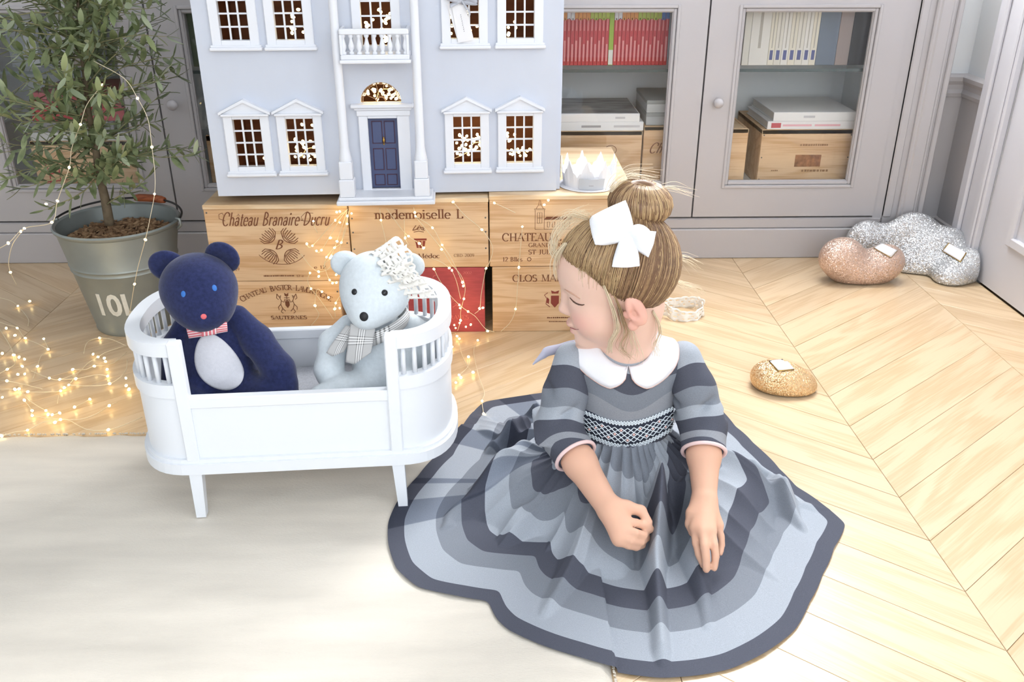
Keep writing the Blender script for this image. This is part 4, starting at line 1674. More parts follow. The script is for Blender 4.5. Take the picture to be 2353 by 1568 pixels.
# left cabinet
crA = crate(-1.425, -1.105, .2185, .370, 2.765, 3.06, 'pine wine crate with a red mark inside the left cabinet', 'wine crates inside the cabinets', lid=False)
MB().box(-.16, .16, .0, .28, .138, .1505).build('lid', M_PINEL, crA)
ink(crA, [[(-.8, .9), (-.5, .2), (-.6, -.9)], [(-.6, -.1), (.4, .1)], [(.4, .9), (.3, -.9)], [(-1, -.8), (1, -.6)]], 128, 398, .035, m=mat('red_ink', 'c0444a', .7), r=.0016, yf=2.765)
GL = 'books lying in the left cabinet'
flat_book(-1.42, -1.12, 2.768, 3.02, .3702, .395, 'd9dada', 'pale grey picture book lying on the left cabinet crate', GL)
flat_book(-1.44, -1.16, 2.77, 3.02, .3952, .430, '8b8d92', 'dark grey picture book below the red ones in the left cabinet', GL)
flat_book(-1.40, -1.12, 2.768, 3.02, .4302, .470, 'b9464f', 'red picture book, lower of two in the left cabinet', GL)
flat_book(-1.395, -1.125, 2.768, 3.02, .4702, .515, 'a84850', 'red picture book, upper of two in the left cabinet', GL)
x = -1.44
for i, (wd, col) in enumerate(((.05, '8f959a'), (.035, 'b9bdbf'), (.045, '757a80'), (.05, 'c4c6c6'), (.04, '9a8f88'), (.05, '868c92'))):
    book(x, x + wd, ZS, ZS + .19, col, 'grey toned volume on the left glass shelf, %s from the left' % wordn[i], 'volumes on the left glass shelf')
    x += wd
crB = crate(-.885, -.62, .2185, .385, 2.765, 3.06, 'pine wine crate in the left cabinet right beside the dolls house', 'wine crates inside the cabinets', lid=False)
MB().box(-.132, .132, .0, .28, .15, .1655).build('lid', M_PINEL, crB)
flat_book(-.88, -.64, 2.77, 3.0, .3852, .412, '8a8f90', 'grey picture book lying beside the left edge of the dolls house', GL)
for i, (wd, col) in enumerate(((.035, '7d8a72'), (.04, 'a09a88'), (.04, '6f7780'))):
    book(-.90 + .042 * i, -.90 + .042 * i + wd, ZS, ZS + .19, col, '%s coloured volume on the shelf just left of the dolls house' % ['sage', 'sand', 'steel'][i], 'volumes on the left glass shelf')
# ================================================================== rug, cushions, crown, lace band
from mathutils.bvhtree import BVHTree


def bvh_of(*objs):
    vs_, fs = [], []
    for o in objs:
        bpy.context.view_layer.update()
        n = len(vs_)
        vs_ += [o.matrix_world @ v.co for v in o.data.vertices]
        fs += [tuple(i + n for i in p.vertices) for p in o.data.polygons]
    return BVHTree.FromPolygons(vs_, fs)


def hit(bv, px, py):
    d = FW + RT * (px - 1176.5) / FPX - UP * (py - 784.0) / FPX
    d = Vector(d / np.linalg.norm(d))
    loc, nor, _, _ = bv.ray_cast(Vector(CAM), d)
    if loc is None:
        return None, None
    if nor.dot(d) > 0:
        nor = -nor
    return loc, nor


def decal(bv, name, m, parent, fun, nu, nv, off=.001, closed=False):
    """patch of cloth lying on a surface; fun(u,v) gives the photo position of each point"""
    G = []
    for i in range(nu):
        row = []
        for j in range(nv):
            px, py = fun(i / (nu if closed else nu - 1), j / (nv - 1))
            l, n = hit(bv, px, py)
            row.append(None if l is None else np.array(l + n * off))
        G.append(row)
    last = next((p for r in G for p in r if p is not None), None)
    if last is None:
        return None
    for r in G:
        for j in range(len(r)):
            if r[j] is None:
                r[j] = last
            last = r[j]
    return MB().grid(G, closed).build(name, m, parent, smooth=True, world=True)


# rug --------------------------------------------------------------
M_RUG = mat('cream_wool_rug', 'e4ddd1', 0.95, vary=.15, vscale=5, bump=.5, bscale=420, stretch=(.45, 2.4, 1), sheen=.3, spec=.1)
rg = thing('rug', 'cream wool rug lying under the doll cot and the girl', 'rug', (-1.0, .55, 0))
X0, X1, Y0, Y1 = -2.2, .166, -.5, 1.636
nx, ny = 150, 130
G = np.zeros((nx, ny, 3))
for i in range(nx):
    for j in range(ny):
        u, v = i / (nx - 1), j / (ny - 1)
        x, y = X0 + (X1 - X0) * u, Y0 + (Y1 - Y0) * v
        if j == ny - 1:
            y += .003 * math.sin(x * 61) + .002 * rnd.uniform(-1, 1)
        if i == nx - 1:
            x += .002 * math.sin(y * 70) + .0015 * rnd.uniform(-1, 1)
        e = min(1, min(i, nx - 1 - i, j, ny - 1 - j) / 1.0)
        G[i, j] = (x + 1.0, y - .55, .0005 + e * (.009 + .0008 * math.sin(x * 40 + 3 * math.sin(y * 25)) + .0005 * rnd.uniform(-1, 1)))
MB().grid(G).build('pile', M_RUG, rg, smooth=True)
b = MB()
for k in range(900):          # short tufts along the two bound edges
    if k % 3:
        x = rnd.uniform(X0, X1)
        y = Y1 + .001
        d = (rnd.uniform(-.002, .002), rnd.uniform(.002, .006))
    else:
        x = X1 + .001
        y = rnd.uniform(.3, Y1)
        d = (rnd.uniform(.002, .005), rnd.uniform(-.002, .002))
    b.tube([(x + 1.0, y - .55, .006), (x + 1.0 + d[0] * .7, y - .55 + d[1] * .7, .006), (x + 1.0 + d[0], y - .55 + d[1], .0015)], [.0016, .0013, .0006], 4)
tag(b.build('fringe', M_RUG, rg), kind='stuff')
MB().box(X0 + 1.01, X1 + .99, Y0 - .54, Y1 - .56, .0006, .006).build('backing', mat('rug_backing', 'c9bfae', .95), rg)

# sequin cushions ----------------------------------------------------
M_CARD = mat('white_card', 'f3f3f6', .7)
M_GOLDE = mat('gold_edge', 'b9974f', .35, .9)


def quad_px(c):
    def f(u, v):
        a = np.array(c[0]) * (1 - u) + np.array(c[1]) * u
        b_ = np.array(c[3]) * (1 - u) + np.array(c[2]) * u
        q = a * (1 - v) + b_ * v
        return q[0], q[1]
    return f


def card_on(bv, parent, c, off, marks=True):
    cx = np.mean([p[0] for p in c])
    cy = np.mean([p[1] for p in c])
    big = [((p[0] - cx) * 1.07 + cx, (p[1] - cy) * 1.09 + cy) for p in c]
    thicken(decal(bv, 'label_edge', M_GOLDE, parent, quad_px(big), 6, 6, off * .6), .0006)
    l = decal(bv, 'label', M_CARD, parent, quad_px(c), 6, 6, off)
    thicken(l, .0008)
    return l


hz = thing('heart_cushion', 'pink sequin heart cushion in front of the silver cloud cushion', 'cushion', tuple(at(1985, 650, z=0)))
s = Soft((.85, 2.34, -.01), (1.30, 2.70, .30), .004)
pc = lambda px, py, y: at(px, py, y=y)
s.ell(pc(1934, 592, 2.485), (.068, .048, .062), .02)
s.ell(pc(2032, 602, 2.490), (.060, .046, .055), .035)
s.ell(pc(1980, 622, 2.485), (.088, .048, .052), .035)
s.plane_cut((0, 0, .001), (0, 0, -1), .004)
ho, _ = s.build('heart_body', glitter_mat('pink_sequins', 'ecd6c9', 'cdab99', 520, .3, .5, .62), hz)
hb = bvh_of(ho)
card_on(hb, hz, [(2009, 572), (2026, 562), (2060, 577), (2046, 592)], .004)

cz = thing('cloud_cushion', 'silver sequin cloud cushion in the corner beside the door', 'cushion', tuple(at(2120, 655, z=0)))
s = Soft((.96, 2.34, -.01), (1.48, 2.78, .36), .0045)
for (px, py, y, r) in ((1990, 552, 2.640, (.064, .038, .064)), (2093, 546, 2.632, (.085, .042, .082)), (2165, 580, 2.58, (.095, .048, .080)), (2228, 612, 2.495, (.054, .045, .056)),
                       (2182, 634, 2.475, (.050, .048, .040)), (2110, 612, 2.575, (.085, .045, .055))):
    s.ell(pc(px, py, y), r, .05)
s.plane_cut((0, 0, .001), (0, 0, -1), .004)
s.plane_cut((1.444, 0, 0), (1, 0, 0), .006)
co, _ = s.build('cloud_body', glitter_mat('silver_sequins', 'f4f5f6', 'c2c6ca', 480, .25, .55, .62), cz)
cb = bvh_of(co)
card_on(cb, cz, [(2180, 560), (2220, 582), (2206, 602), (2166, 578)], .004)

pz = thing('pebble_cushion', 'small gold sequin pebble cushion alone on the parquet', 'cushion', tuple(at(1800, 900, z=0)))
s = Soft((.52, 1.68, -.01), (.86, 1.98, .14), .003)
s.ell(pc(1775, 866, 1.830), (.050, .050, .036), .02)
s.ell(pc(1825, 884, 1.815), (.052, .045, .031), .03)
s.ell(pc(1797, 874, 1.825), (.055, .045, .034), .03)
s.plane_cut((0, 0, .001), (0, 0, -1), .006)
po, pv = s.build('pebble_body', glitter_mat('gold_sequins', 'f3dbb0', 'cf9f6c', 620, .3, .5, .62), pz)
pb = bvh_of(po)
card_on(pb, pz, [(1763, 826), (1800, 822), (1823, 850), (1788, 853)], .003)

# lace hair band lying on the parquet -------------------------------------------
M_LACE = mat('white_lace', 'f6f4ee', .85, vary=.08, vscale=60, sheen=.2)


def lace_strip(path, width, up, nw=9, frill=.0, holes=True, seed=1):
    """open-work ribbon along a path: scalloped edges, small gaps left between the threads"""
    r = random.Random(seed)
    P_ = [np.array(p, float) for p in path]
    n = len(P_)
    b = MB()
    idx = {}
    for i in range(n):
        u = np.array(up(i / (n - 1)), float)
        t = P_[min(i + 1, n - 1)] - P_[max(i - 1, 0)]
        t /= np.linalg.norm(t) + 1e-9
        s_ = np.cross(t, u)
        s_ /= np.linalg.norm(s_) + 1e-9
        for j in range(nw):
            v = j / (nw - 1) - .5
            sc_ = 1 + (.16 * abs(math.sin(i * .78)) if abs(v) > .42 else 0)
            q = P_[i] + u * width * v * sc_ + s_ * (frill * math.sin(i * .9 + v * 2.5) + r.uniform(-.0006, .0006))
            idx[i, j] = len(b.v)
            b.v.append(tuple(q))
    for i in range(n - 1):
        for j in range(nw - 1):
            if holes and (i % 4 in (1, 2)) and (j % 4 == 2) and r.random() < .9:
                continue
            if holes and (i % 4 == 3) and (j % 4 == 0) and r.random() < .6:
                continue
            b.f.append((idx[i, j], idx[i + 1, j], idx[i + 1, j + 1], idx[i, j + 1]))
    return b


lb = thing('lace_band', 'white lace hair band lying on the parquet behind the girl', 'hair band', tuple(at(1568, 728, z=0)))
ring = [(at(1568, 724, z=0)[0] + .056 * math.cos(a), at(1568, 722, z=0)[1] + .050 * math.sin(a), .017 + .006 * math.sin(2 * a + 1)) for a in np.linspace(0, 2 * PI, 70)]
o = lace_strip(ring, .030, lambda t: (.15 * math.cos(t * 9), .1, 1), frill=.003, seed=3).build('band', M_LACE, lb, smooth=True, world=True)
thicken(o, .0012)

# paper crown on the crates -------------------------------------------------------
cc = at(1352, 424, z=.3725)
cw = thing('paper_crown', 'white cut paper crown standing on the crates beside the dolls house', 'crown', tuple(cc))
b = MB()
n = 120
G = []
for i in range(n):
    a = 2 * PI * i / n
    ph = (i / n * 9) % 1.0
    pk = 1 - abs(ph - .5) * 2
    h_ = .034 + .034 * pk ** 1.4 + (.006 if abs(ph - .5) < .06 else 0) + .003 * math.sin(i * 2.1)
    r_ = .064
    G.append([(r_ * math.cos(a) * (1 + .10 * t), r_ * math.sin(a) * (1 + .10 * t) * .92, h_ * t + .001) for t in np.linspace(0, 1, 6)])
b.grid(G, True)
thicken(b.build('crown_band', mat('white_paper', 'f4f4f8', .8), cw), .0010)
b = MB()
G = [[((.0700 + .001 * j) * math.cos(a), (.0650 + .001 * j) * math.sin(a), .004 + .028 * j / 5) for j in range(6)] for a in np.linspace(-PI / 2 - .42, -PI / 2 + .46, 12)]
b.grid(G)
thicken(b.build('label', mat('grey_card', 'c9ced6', .7), cw), .001)
b = MB()
for z0, w_ in ((.020, .26), (.014, .08)):
    b.grid([[(.0725 * math.cos(a), .0675 * math.sin(a), z0 + .0014 * j) for j in range(2)] for a in np.linspace(-PI / 2 - w_, -PI / 2 + w_, 8)])
b.build('print', mat('grey_ink', '9a9aa2', .8), cw)
MB().lathe([(.076, 0), (.078, .0015), (.076, .003)], 40).build('base_disc', mat('white_paper', 'f4f4f8', .8), cw)
# ================================================================== zinc bucket and olive tree
M_ZINC = mat('galvanised_zinc', '969d9b', .45, .5, vary=.12, vscale=9, bump=.05, bscale=40)
BX, BY = -.973, 2.232
BH, R0, R1 = .285, .098, .150
bk = thing('zinc_bucket', 'grey zinc bucket stencilled 10L holding the olive tree', 'bucket', (BX, BY, 0))
rz = lambda z: R0 + (R1 - R0) * z / BH
prof = [(R0 - .004, .004), (R0, .0), (R0 + .003, .006), (rz(.012), .012)]
for zb in (.175, .188):
    prof += [(rz(zb - .005), zb - .005), (rz(zb) + .0028, zb), (rz(zb + .005), zb + .005)]
prof += [(rz(BH - .01), BH - .01), (R1 + .004, BH - .006), (R1 + .006, BH), (R1 + .002, BH + .004), (R1 - .004, BH), (rz(.2) - .004, .2), (R0 - .004, .012), (.001, .012)]
MB().lathe(prof, 56, cap=False).build('body', M_ZINC, bk, auto=.7)
MB().lathe([(R0 - .004, .003), (.0005, .003)], 40, cap=False).build('bottom', M_ZINC, bk)
# bail handle with a wooden grip, folded to the back
al = math.radians(38)
hd = MB()
pts = []
for t in np.linspace(0, PI, 40):
    r = R1 + .010
    x, y0 = r * math.cos(t), r * math.sin(t)
    pts.append((x, y0 * .96, BH + .004 + .012 * math.sin(t)))
hd.tube(pts, .0028, 7)
ho_ = hd.build('handle', mat('dark_wire', '4a4a4a', .45, .8), bk, smooth=True)
g = MB()
gp = [np.array(p) for p in pts if abs(p[0] - .035) < .052]
g.tube([p + np.array([0, 0, .0]) for p in gp], [.008] + [.0105] * (len(gp) - 2) + [.008], 12)
g.build('grip', wood_mat('red_wood_grip', 'b5643c', '8c4526', 2, 0, .5), ho_, smooth=True)
for s_ in (-1, 1):
    b = MB()
    b.tube([(s_ * (R1 + .001), 0, BH - .022), (s_ * (R1 + .012), 0, BH - .012), (s_ * (R1 + .010), 0, BH + .004), (s_ * (R1), 0, BH + .006)], .004, 8)
    b.build('ear', M_ZINC, bk, smooth=True)


# stencilled capacity, wrapped on the cone towards the room
def wrap_text(s, ang, z, size, width):
    o = text_obj('stencil', s, size, mat('white_stencil_paint', 'dcdcd4', .7, vary=.1, vscale=60), bk, Matrix.Identity(4), depth=.0008, width=width, bold=.0022)
    for v in o.data.vertices:
        x, y, zz = v.co
        a = ang + x / rz(z + y)
        r = rz(z + y) + .0006 + zz
        v.co = (r * math.cos(a), r * math.sin(a), z + y)
    return o


wrap_text('10L', -PI / 2 + .0, .093, .088, .098)

# bark chips
M_BARK = mat('bark_chips', 'a98a68', .9, vary=.55, vscale=90, col2='6b4a30')
b = MB()
MB().lathe([(.0005, .243), (.05, .247), (.10, .240), (.136, .236)], 30, cap=False).build('soil', mat('dark_soil', '4d382a', .95), bk)
for k in range(750):
    r = .122 * math.sqrt(rnd.random())
    a = rnd.uniform(0, 2 * PI)
    c = np.array([r * math.cos(a), r * math.sin(a), .244 + rnd.uniform(-.002, .010)])
    L_, W_, T_ = rnd.uniform(.006, .016), rnd.uniform(.002, .005), rnd.uniform(.001, .002)
    R = rotm(rnd.uniform(-.5, .5), rnd.uniform(-.5, .5), rnd.uniform(0, 2 * PI))
    q = [(x * L_, y * W_, z * T_) for x in (-1, 1) for y in (-1, 1) for z in (-1, 1)]
    b.add([c + R @ np.array(p) for p in q], [(0, 1, 3, 2), (4, 6, 7, 5), (0, 4, 5, 1), (2, 3, 7, 6), (0, 2, 6, 4), (1, 5, 7, 3)])
ch = b.build('bark_mulch', M_BARK)
ch.location = (BX, BY, 0)
tag(ch, 'brown bark chips covering the soil in the zinc bucket', 'mulch', kind='stuff')

# olive tree -----------------------------------------------------------
tr = thing('olive_tree', 'young olive tree with slim grey green leaves in the bucket', 'tree', (BX, BY, .246))
M_TRUNK = mat('olive_bark', '7f6f58', .85, vary=.3, vscale=40, bump=.3, bscale=120)
M_TWIG = mat('olive_twig', '97936c', .8)
trunk = [at(252, 516, y=BY), at(241, 455, y=BY - .005), at(228, 400, y=BY), at(219, 335, y=BY + .01), at(203, 255, y=BY), at(196, 180, y=BY), at(185, 100, y=BY), at(180, 20, y=BY), at(176, -60, y=BY)]
trunk = smooth_path(trunk, 5)
n = len(trunk)
MB().tube([tuple(p) for p in trunk], [.0125 - .0105 * (i / (n - 1)) for i in range(n)], 9).build('trunk', M_TRUNK, tr, smooth=True, world=True)
leafpos = []
tw = MB()


def twig(p0, d, L_, lf, droop=.25, r0=.0022):
    p = np.array(p0, float)
    d = np.array(d, float)
    d /= np.linalg.norm(d)
    seg = 9
    pts = [p.copy()]
    for i in range(seg):
        d = d + np.array([rnd.uniform(-.16, .16), rnd.uniform(-.16, .16), rnd.uniform(-.10, .14) - droop * .12])
        d /= np.linalg.norm(d)
        p = p + d * L_ / seg
        pts.append(p.copy())
    tw.tube(pts, [r0 * (1 - .75 * i / seg) for i in range(seg + 1)], 5)
    k = 0
    for i in range(1, seg + 1):
        for s_ in range(2 if lf > 1 else 1):
            if rnd.random() < .08:
                continue
            t = pts[i] - pts[i - 1]
            t /= np.linalg.norm(t)
            a = (i * 1.57 + s_ * PI + rnd.uniform(-.4, .4))
            u = np.cross(t, np.array([.3, .2, 1.0]))
            u /= np.linalg.norm(u) + 1e-9
            w_ = np.cross(t, u)
            side = u * math.cos(a) + w_ * math.sin(a)
            ld = t * rnd.uniform(.35, .8) + side * rnd.uniform(.5, .9) + np.array([0, 0, rnd.uniform(-.25, .3)])
            leafpos.append((pts[i], ld / np.linalg.norm(ld), rnd.uniform(.030, .054)))
    ld = pts[-1] - pts[-2]
    leafpos.append((pts[-1], ld / np.linalg.norm(ld), .034))
    return pts


for k in range(96):
    f = rnd.uniform(.16, 1.0) ** .85
    base = trunk[int(f * (n - 1))]
    a = rnd.uniform(0, 2 * PI)
    up = rnd.uniform(-.05, .75) if f > .35 else rnd.uniform(.0, .45)
    L_ = rnd.uniform(.14, .27) * (1.0 if f > .3 else .8)
    d = (math.cos(a), math.sin(a) * .8, up)
    if base[1] + d[1] * L_ > 2.62:
        d = (d[0], d[1] * .5, d[2])
    twig(base, d, L_, 2 if rnd.random() < .75 else 1, droop=.3 if f > .3 else .1)
# the few long low sprays one can follow in the photograph
for (a, b_, yo, ye) in (((225, 405), (110, 500), 2.22, 2.10), ((222, 380), (45, 430), 2.23, 2.12), ((215, 330), (10, 345), 2.23, 2.14), ((245, 470), (345, 420), 2.22, 2.15), ((230, 400), (322, 330), 2.23, 2.18),
                      ((200, 250), (355, 165), 2.23, 2.16), ((195, 200), (345, 60), 2.23, 2.2), ((200, 280), (-10, 250), 2.23, 2.12), ((190, 160), (-20, 120), 2.23, 2.1), ((212, 320), (300, 250), 2.23, 2.12),
                      ((225, 400), (160, 405), 2.22, 2.12), ((215, 340), (130, 330), 2.22, 2.10), ((222, 385), (262, 360), 2.22, 2.12)):
    p0, p1 = at(*a, y=yo), at(*b_, y=ye)
    twig(p0, p1 - p0, float(np.linalg.norm(p1 - p0)), 2, droop=.05)
tag(tw.build('twigs', M_TWIG, tr, smooth=True, world=True), kind='stuff')


def leaf_mesh(bend, wid):
    b = MB()
    G = []
    for i in range(6):
        t = i / 5
        w_ = wid * (math.sin(PI * (t * .93 + .05)) ** .75)
        z = bend * t * t
        G.append([(t, -w_, z + .03 * w_), (t, 0, z - .02), (t, w_, z + .03 * w_)])
    b.grid(G)
    return b


m_leaf = bpy.data.materials.new('olive_leaf')
m_leaf.use_nodes = True
N_, L_n = nodes_of(m_leaf)
bs = N_['Principled BSDF']
bs.inputs['Roughness'].default_value = .42
ge = N_.new('ShaderNodeNewGeometry')
oi = N_.new('ShaderNodeObjectInfo')
ca, cb2 = N_.new('ShaderNodeValToRGB'), N_.new('ShaderNodeValToRGB')
for cr_, c0, c1 in ((ca, '56653f', '9ca677'), (cb2, '8f9b7e', 'b6bfa0')):
    cr_.color_ramp.elements[0].color = (*lin(c0), 1)
    cr_.color_ramp.elements[1].color = (*lin(c1), 1)
    L_n.new(oi.outputs['Random'], cr_.inputs['Fac'])
mxl = N_.new('ShaderNodeMix')
mxl.data_type = 'RGBA'
L_n.new(ge.outputs['Backfacing'], mxl.inputs[0])
L_n.new(ca.outputs['Color'], mxl.inputs[6])
L_n.new(cb2.outputs['Color'], mxl.inputs[7])
L_n.new(mxl.outputs[2], bs.inputs['Base Color'])
leafm = [leaf_mesh(bd, wd).mesh('leaf') for bd, wd in ((.10, .17), (-.12, .145), (.22, .175))]
for me in leafm:
    me.materials.append(m_leaf)
    me.polygons.foreach_set('use_smooth', [True] * len(me.polygons))


def leaf_matrix(p, d, s_):
    d = Vector(d)
    side = d.cross(Vector((rnd.uniform(-.3, .3), rnd.uniform(-.3, .3), 1)))
    side.normalize()
    nn_ = d.cross(side) * -1
    M = Matrix(((d.x, side.x, nn_.x, p[0]), (d.y, side.y, nn_.y, p[1]), (d.z, side.z, nn_.z, p[2]), (0, 0, 0, 1)))
    return M @ Matrix.Scale(s_, 4)


leafpos = [l for l in leafpos if l[0][1] < 2.64]
leafpos.sort(key=lambda l: float(np.linalg.norm(l[0] - CAM)) + (0.6 if l[0][2] > .93 else 0))
inv = tr.matrix_world.inverted()
rest = MB()
for i, (p, d, s_) in enumerate(leafpos):
    M = inv @ leaf_matrix(p, d, s_)
    if i < 300:
        o = bpy.data.objects.new('leaf', leafm[i % 3])
        COL.objects.link(o)
        o.parent = tr
        o.matrix_local = M
    else:
        me = leafm[i % 3]
        rest.add([tuple(M @ v.co) for v in me.vertices], [tuple(q.vertices) for q in me.polygons])
if rest.v:
    me = bpy.data.meshes.new('leaves')
    me.from_pydata(rest.v, [], rest.f)
    m2 = m_leaf
    tag(link_mesh('leaves', me, tr, mat('olive_leaves_behind', '68764f', .45, vary=.6, vscale=35, col2='9da67c'), smooth=True), kind='stuff')
# ================================================================== white doll cot
M_COT = mat('white_cot_paint', 'edf1f7', .38)
CY4 = math.radians(3.8)
ct = thing('doll_cot', 'white wooden doll cot with curved spindle ends, holding two bears', 'doll cot', (-.3635, 1.487, 0), CY4)
ca_, bul, hw_ = .178, .098, .134


def cot_end(s, off, n=22, f0=0.0, f1=1.0):
    """half ring around one end, s=-1 left, 1 right"""
    out = []
    for t in np.linspace(-PI / 2 + PI * f0, -PI / 2 + PI * f1, n):
        c_, q = math.cos(t), math.sin(t)
        e = .82
        out.append((s * (ca_ + (bul + off) * abs(c_) ** e), (hw_ + off) * math.copysign(abs(q) ** e, q)))
    return out


def cot_ring(off, n=24):
    R = cot_end(1, off, n)
    Lf = cot_end(-1, off, n)[::-1]
    return R + Lf


b = MB()
b.prismz(cot_ring(.014), .107, .128)
b.prismz(cot_ring(.010), .128, .136)
b.build('base_board', M_COT, ct)


def band(path, off_in, off_out, z0, z1):
    """curved board between two offsets"""
    return [(off_in, z0), (off_out, z0), (off_out, z1), (off_in, z1)]


for s in (-1, 1):
    def arc(z0, z1, o0, o1, n=26):
        b_ = MB()
        A, B_ = cot_end(s, o0, n), cot_end(s, o1, n)
        vs_, fs = [], []
        for (x, y), (x2, y2) in zip(A, B_):
            vs_ += [(x, y, z0), (x2, y2, z0), (x2, y2, z1), (x, y, z1)]
        for i in range(n - 1):
            for k in range(4):
                fs.append((i * 4 + k, i * 4 + (k + 1) % 4, (i + 1) * 4 + (k + 1) % 4, (i + 1) * 4 + k))
        fs += [(3, 2, 1, 0), tuple((n - 1) * 4 + k for k in range(4))]
        return b_.add(vs_, fs)
    arc(.136, .262, -.004, .004).build('end_panel', M_COT, ct, auto=.5)
    ra = arc(.258, .283, -.010, .008).build('middle_rail', M_COT, ct, auto=.5)
    arc(.336, .360, -.016, .008).build('top_rail', M_COT, ct, auto=.5)
    sp = cot_end(s, -.002, 200)
    acc = [0]
    for i in range(1, 200):
        acc.append(acc[-1] + math.hypot(sp[i][0] - sp[i - 1][0], sp[i][1] - sp[i - 1][1]))
    nsp = 19
    for k in range(1, nsp):
        L_ = acc[-1] * k / nsp
        i = min(range(200), key=lambda q: abs(acc[q] - L_))
        x, y = sp[i]
        MB().tube([(x, y, .281), (x, y, .338)], .0042, 8).build('spindle', M_COT, ct, smooth=True)
for sy in (-1, 1):
    b = MB()
    y = sy * hw_
    b.bbox(-ca_, ca_, y - .004, y + .004, .134, .240, .001)
    b.build('side_panel', M_COT, ct)
    b = MB()
    b.bbox(-ca_ - .005, ca_ + .005, y - .008, y + .009, .236, .257, .002)
    b.build('side_rail', M_COT, ct)
    for sx in (-1, 1):
        x = sx * (ca_ + .0)
        b = MB()
        b.bbox(x - .011, x + .011, y - .0105, y + .0100, .132, .3615, .002)
        b.build('post', M_COT, ct)
        b = MB()
        t0, t1 = .011, .0085
        xx = x + sx * .004
        b.add([(x - t0, y - t0, .109), (x + t0, y - t0, .109), (x + t0, y + t0, .109), (x - t0, y + t0, .109),
               (xx - t1, y - t1, .0118), (xx + t1, y - t1, .0118), (xx + t1, y + t1, .0118), (xx - t1, y + t1, .0118)],
              [(0, 1, 2, 3), (7, 6, 5, 4), (0, 4, 5, 1), (1, 5, 6, 2), (2, 6, 7, 3), (3, 7, 4, 0)])
        b.build('leg', M_COT, ct)
mt = thing('doll_mattress', 'silver grey glitter mattress inside the doll cot', 'mattress', (-.3635, 1.487, .1365), CY4)
b = MB()
rr = [(-.014, .0), (-.008, .006), (-.007, .030), (-.012, .040), (-.03, .045)]
rings = [[(x, y, z) for x, y in cot_ring(o_, 20)] for o_, z in rr]
for k in range(len(rings) - 1):
    nn = len(rings[0])
    b.add(rings[k] + rings[k + 1], [(i, (i + 1) % nn, (i + 1) % nn + nn, i + nn) for i in range(nn)])
b.add(rings[-1], [tuple(range(len(rings[-1])))])
b.build('mattress_cover', mat('grey_glitter_cloth', 'b9bcc4', .7, vary=.15, vscale=300, bump=.3, bscale=500), mt, smooth=True)

# ================================================================== bears


def ball_on(bv, px, py, r, name, m, parent, squash=.5, sink=.2, asp=1.0, rot=0.0):
    l, nrm = hit(bv, px, py)
    if l is None:
        return None
    n_ = np.array(nrm)
    u = np.cross(n_, np.array([0, 0, 1.0]))
    u /= np.linalg.norm(u)
    v = np.cross(u, n_) * -1
    u, v = u * math.cos(rot) + v * math.sin(rot), v * math.cos(rot) - u * math.sin(rot)
    M = np.stack([u, v, n_], 1)
    b = MB()
    b.ball(np.array(l) - n_ * r * squash * sink, (r, r * asp, r * squash), 16, 10, M)
    return b.build(name, m, parent, smooth=True, world=True)


M_NAVY = mat('navy_linen', '2a3158', .95, vary=.25, vscale=160, bump=.25, bscale=600, sheen=.2, spec=.15)
M_PALE = mat('pale_blue_linen', 'dae3e9', .95, vary=.05, vscale=160, bump=.25, bscale=600, sheen=.25, spec=.15)
nb = thing('navy_bear', 'navy linen bear with a pale belly and pink bow tie in the cot', 'toy bear', tuple(at(500, 890, z=.183)))
ZM = .184
yb_ = 1.475
s = Soft((-.66, 1.33, .17), (-.30, 1.60, .52), .0032)
P_ = lambda px, py, y: at(px, py, y=y)
s.ell(P_(500, 848, 1.478), (.072, .060, .082), .02)                     # body
s.ell(P_(488, 770, 1.482), (.050, .044, .055), .03)
s.ell(P_(457, 664, 1.458), (.0665, .060, .064), .010)                     # head
s.ell(P_(470, 715, 1.430), (.042, .040, .034), .03)                      # muzzle
s.chain([P_(430, 745, 1.480), P_(408, 800, 1.470), P_(405, 880, 1.455)], [.022, .028, .026], .008, .008)
s.chain([P_(545, 728, 1.478), P_(590, 782, 1.470), P_(640, 850, 1.440), P_(656, 880, 1.428)], [.021, .028, .029, .023], .010, .007)
q0, q1, q2 = P_(560, 905, 1.46), P_(620, 908, 1.425), P_(655, 912, 1.41)
for q in (q0, q1, q2):
    q[2] = ZM + .030
s.chain([q0, q1, q2], [.036, .031, .026], .012)
q0, q1 = P_(450, 910, 1.45), P_(440, 930, 1.40)
for q in (q0, q1):
    q[2] = ZM + .030
s.chain([q0, q1], [.036, .028], .012)
s.plane_cut((0, 0, ZM), (0, 0, -1), .004)
nbo, _ = s.build('bear_body', M_NAVY, nb)
for k, (px, py, y, rt_) in enumerate(((386, 612, 1.472, -.55), (511, 592, 1.484, .50))):
    e = Soft((-.70, 1.38, .36), (-.35, 1.58, .56), .003)
    M = rotm(0, rt_, 0) @ rotm(.35, 0, 0)
    e.ell(P_(px, py, y), (.0315, .0125, .0345), .005, M)
    e.ell(P_(px, py, y) + np.array([0.0, -.014, .0]), (.018, .006, .021), .006, M, cut=True)
    e.build('ear', M_NAVY, nb)
bvn = bvh_of(nbo)


def egg(u, v):
    a = 2 * PI * u
    # pale belly outline: narrow at the neck, broad below
    x = 500 + (math.sin(a)) * (65 * (1 - .26 * (math.cos(a) + 1) / 2 * 1.6)) * v + (-20 * (math.cos(a)) * v)
    y = 831 - 65 * math.cos(a) * v
    return x, y


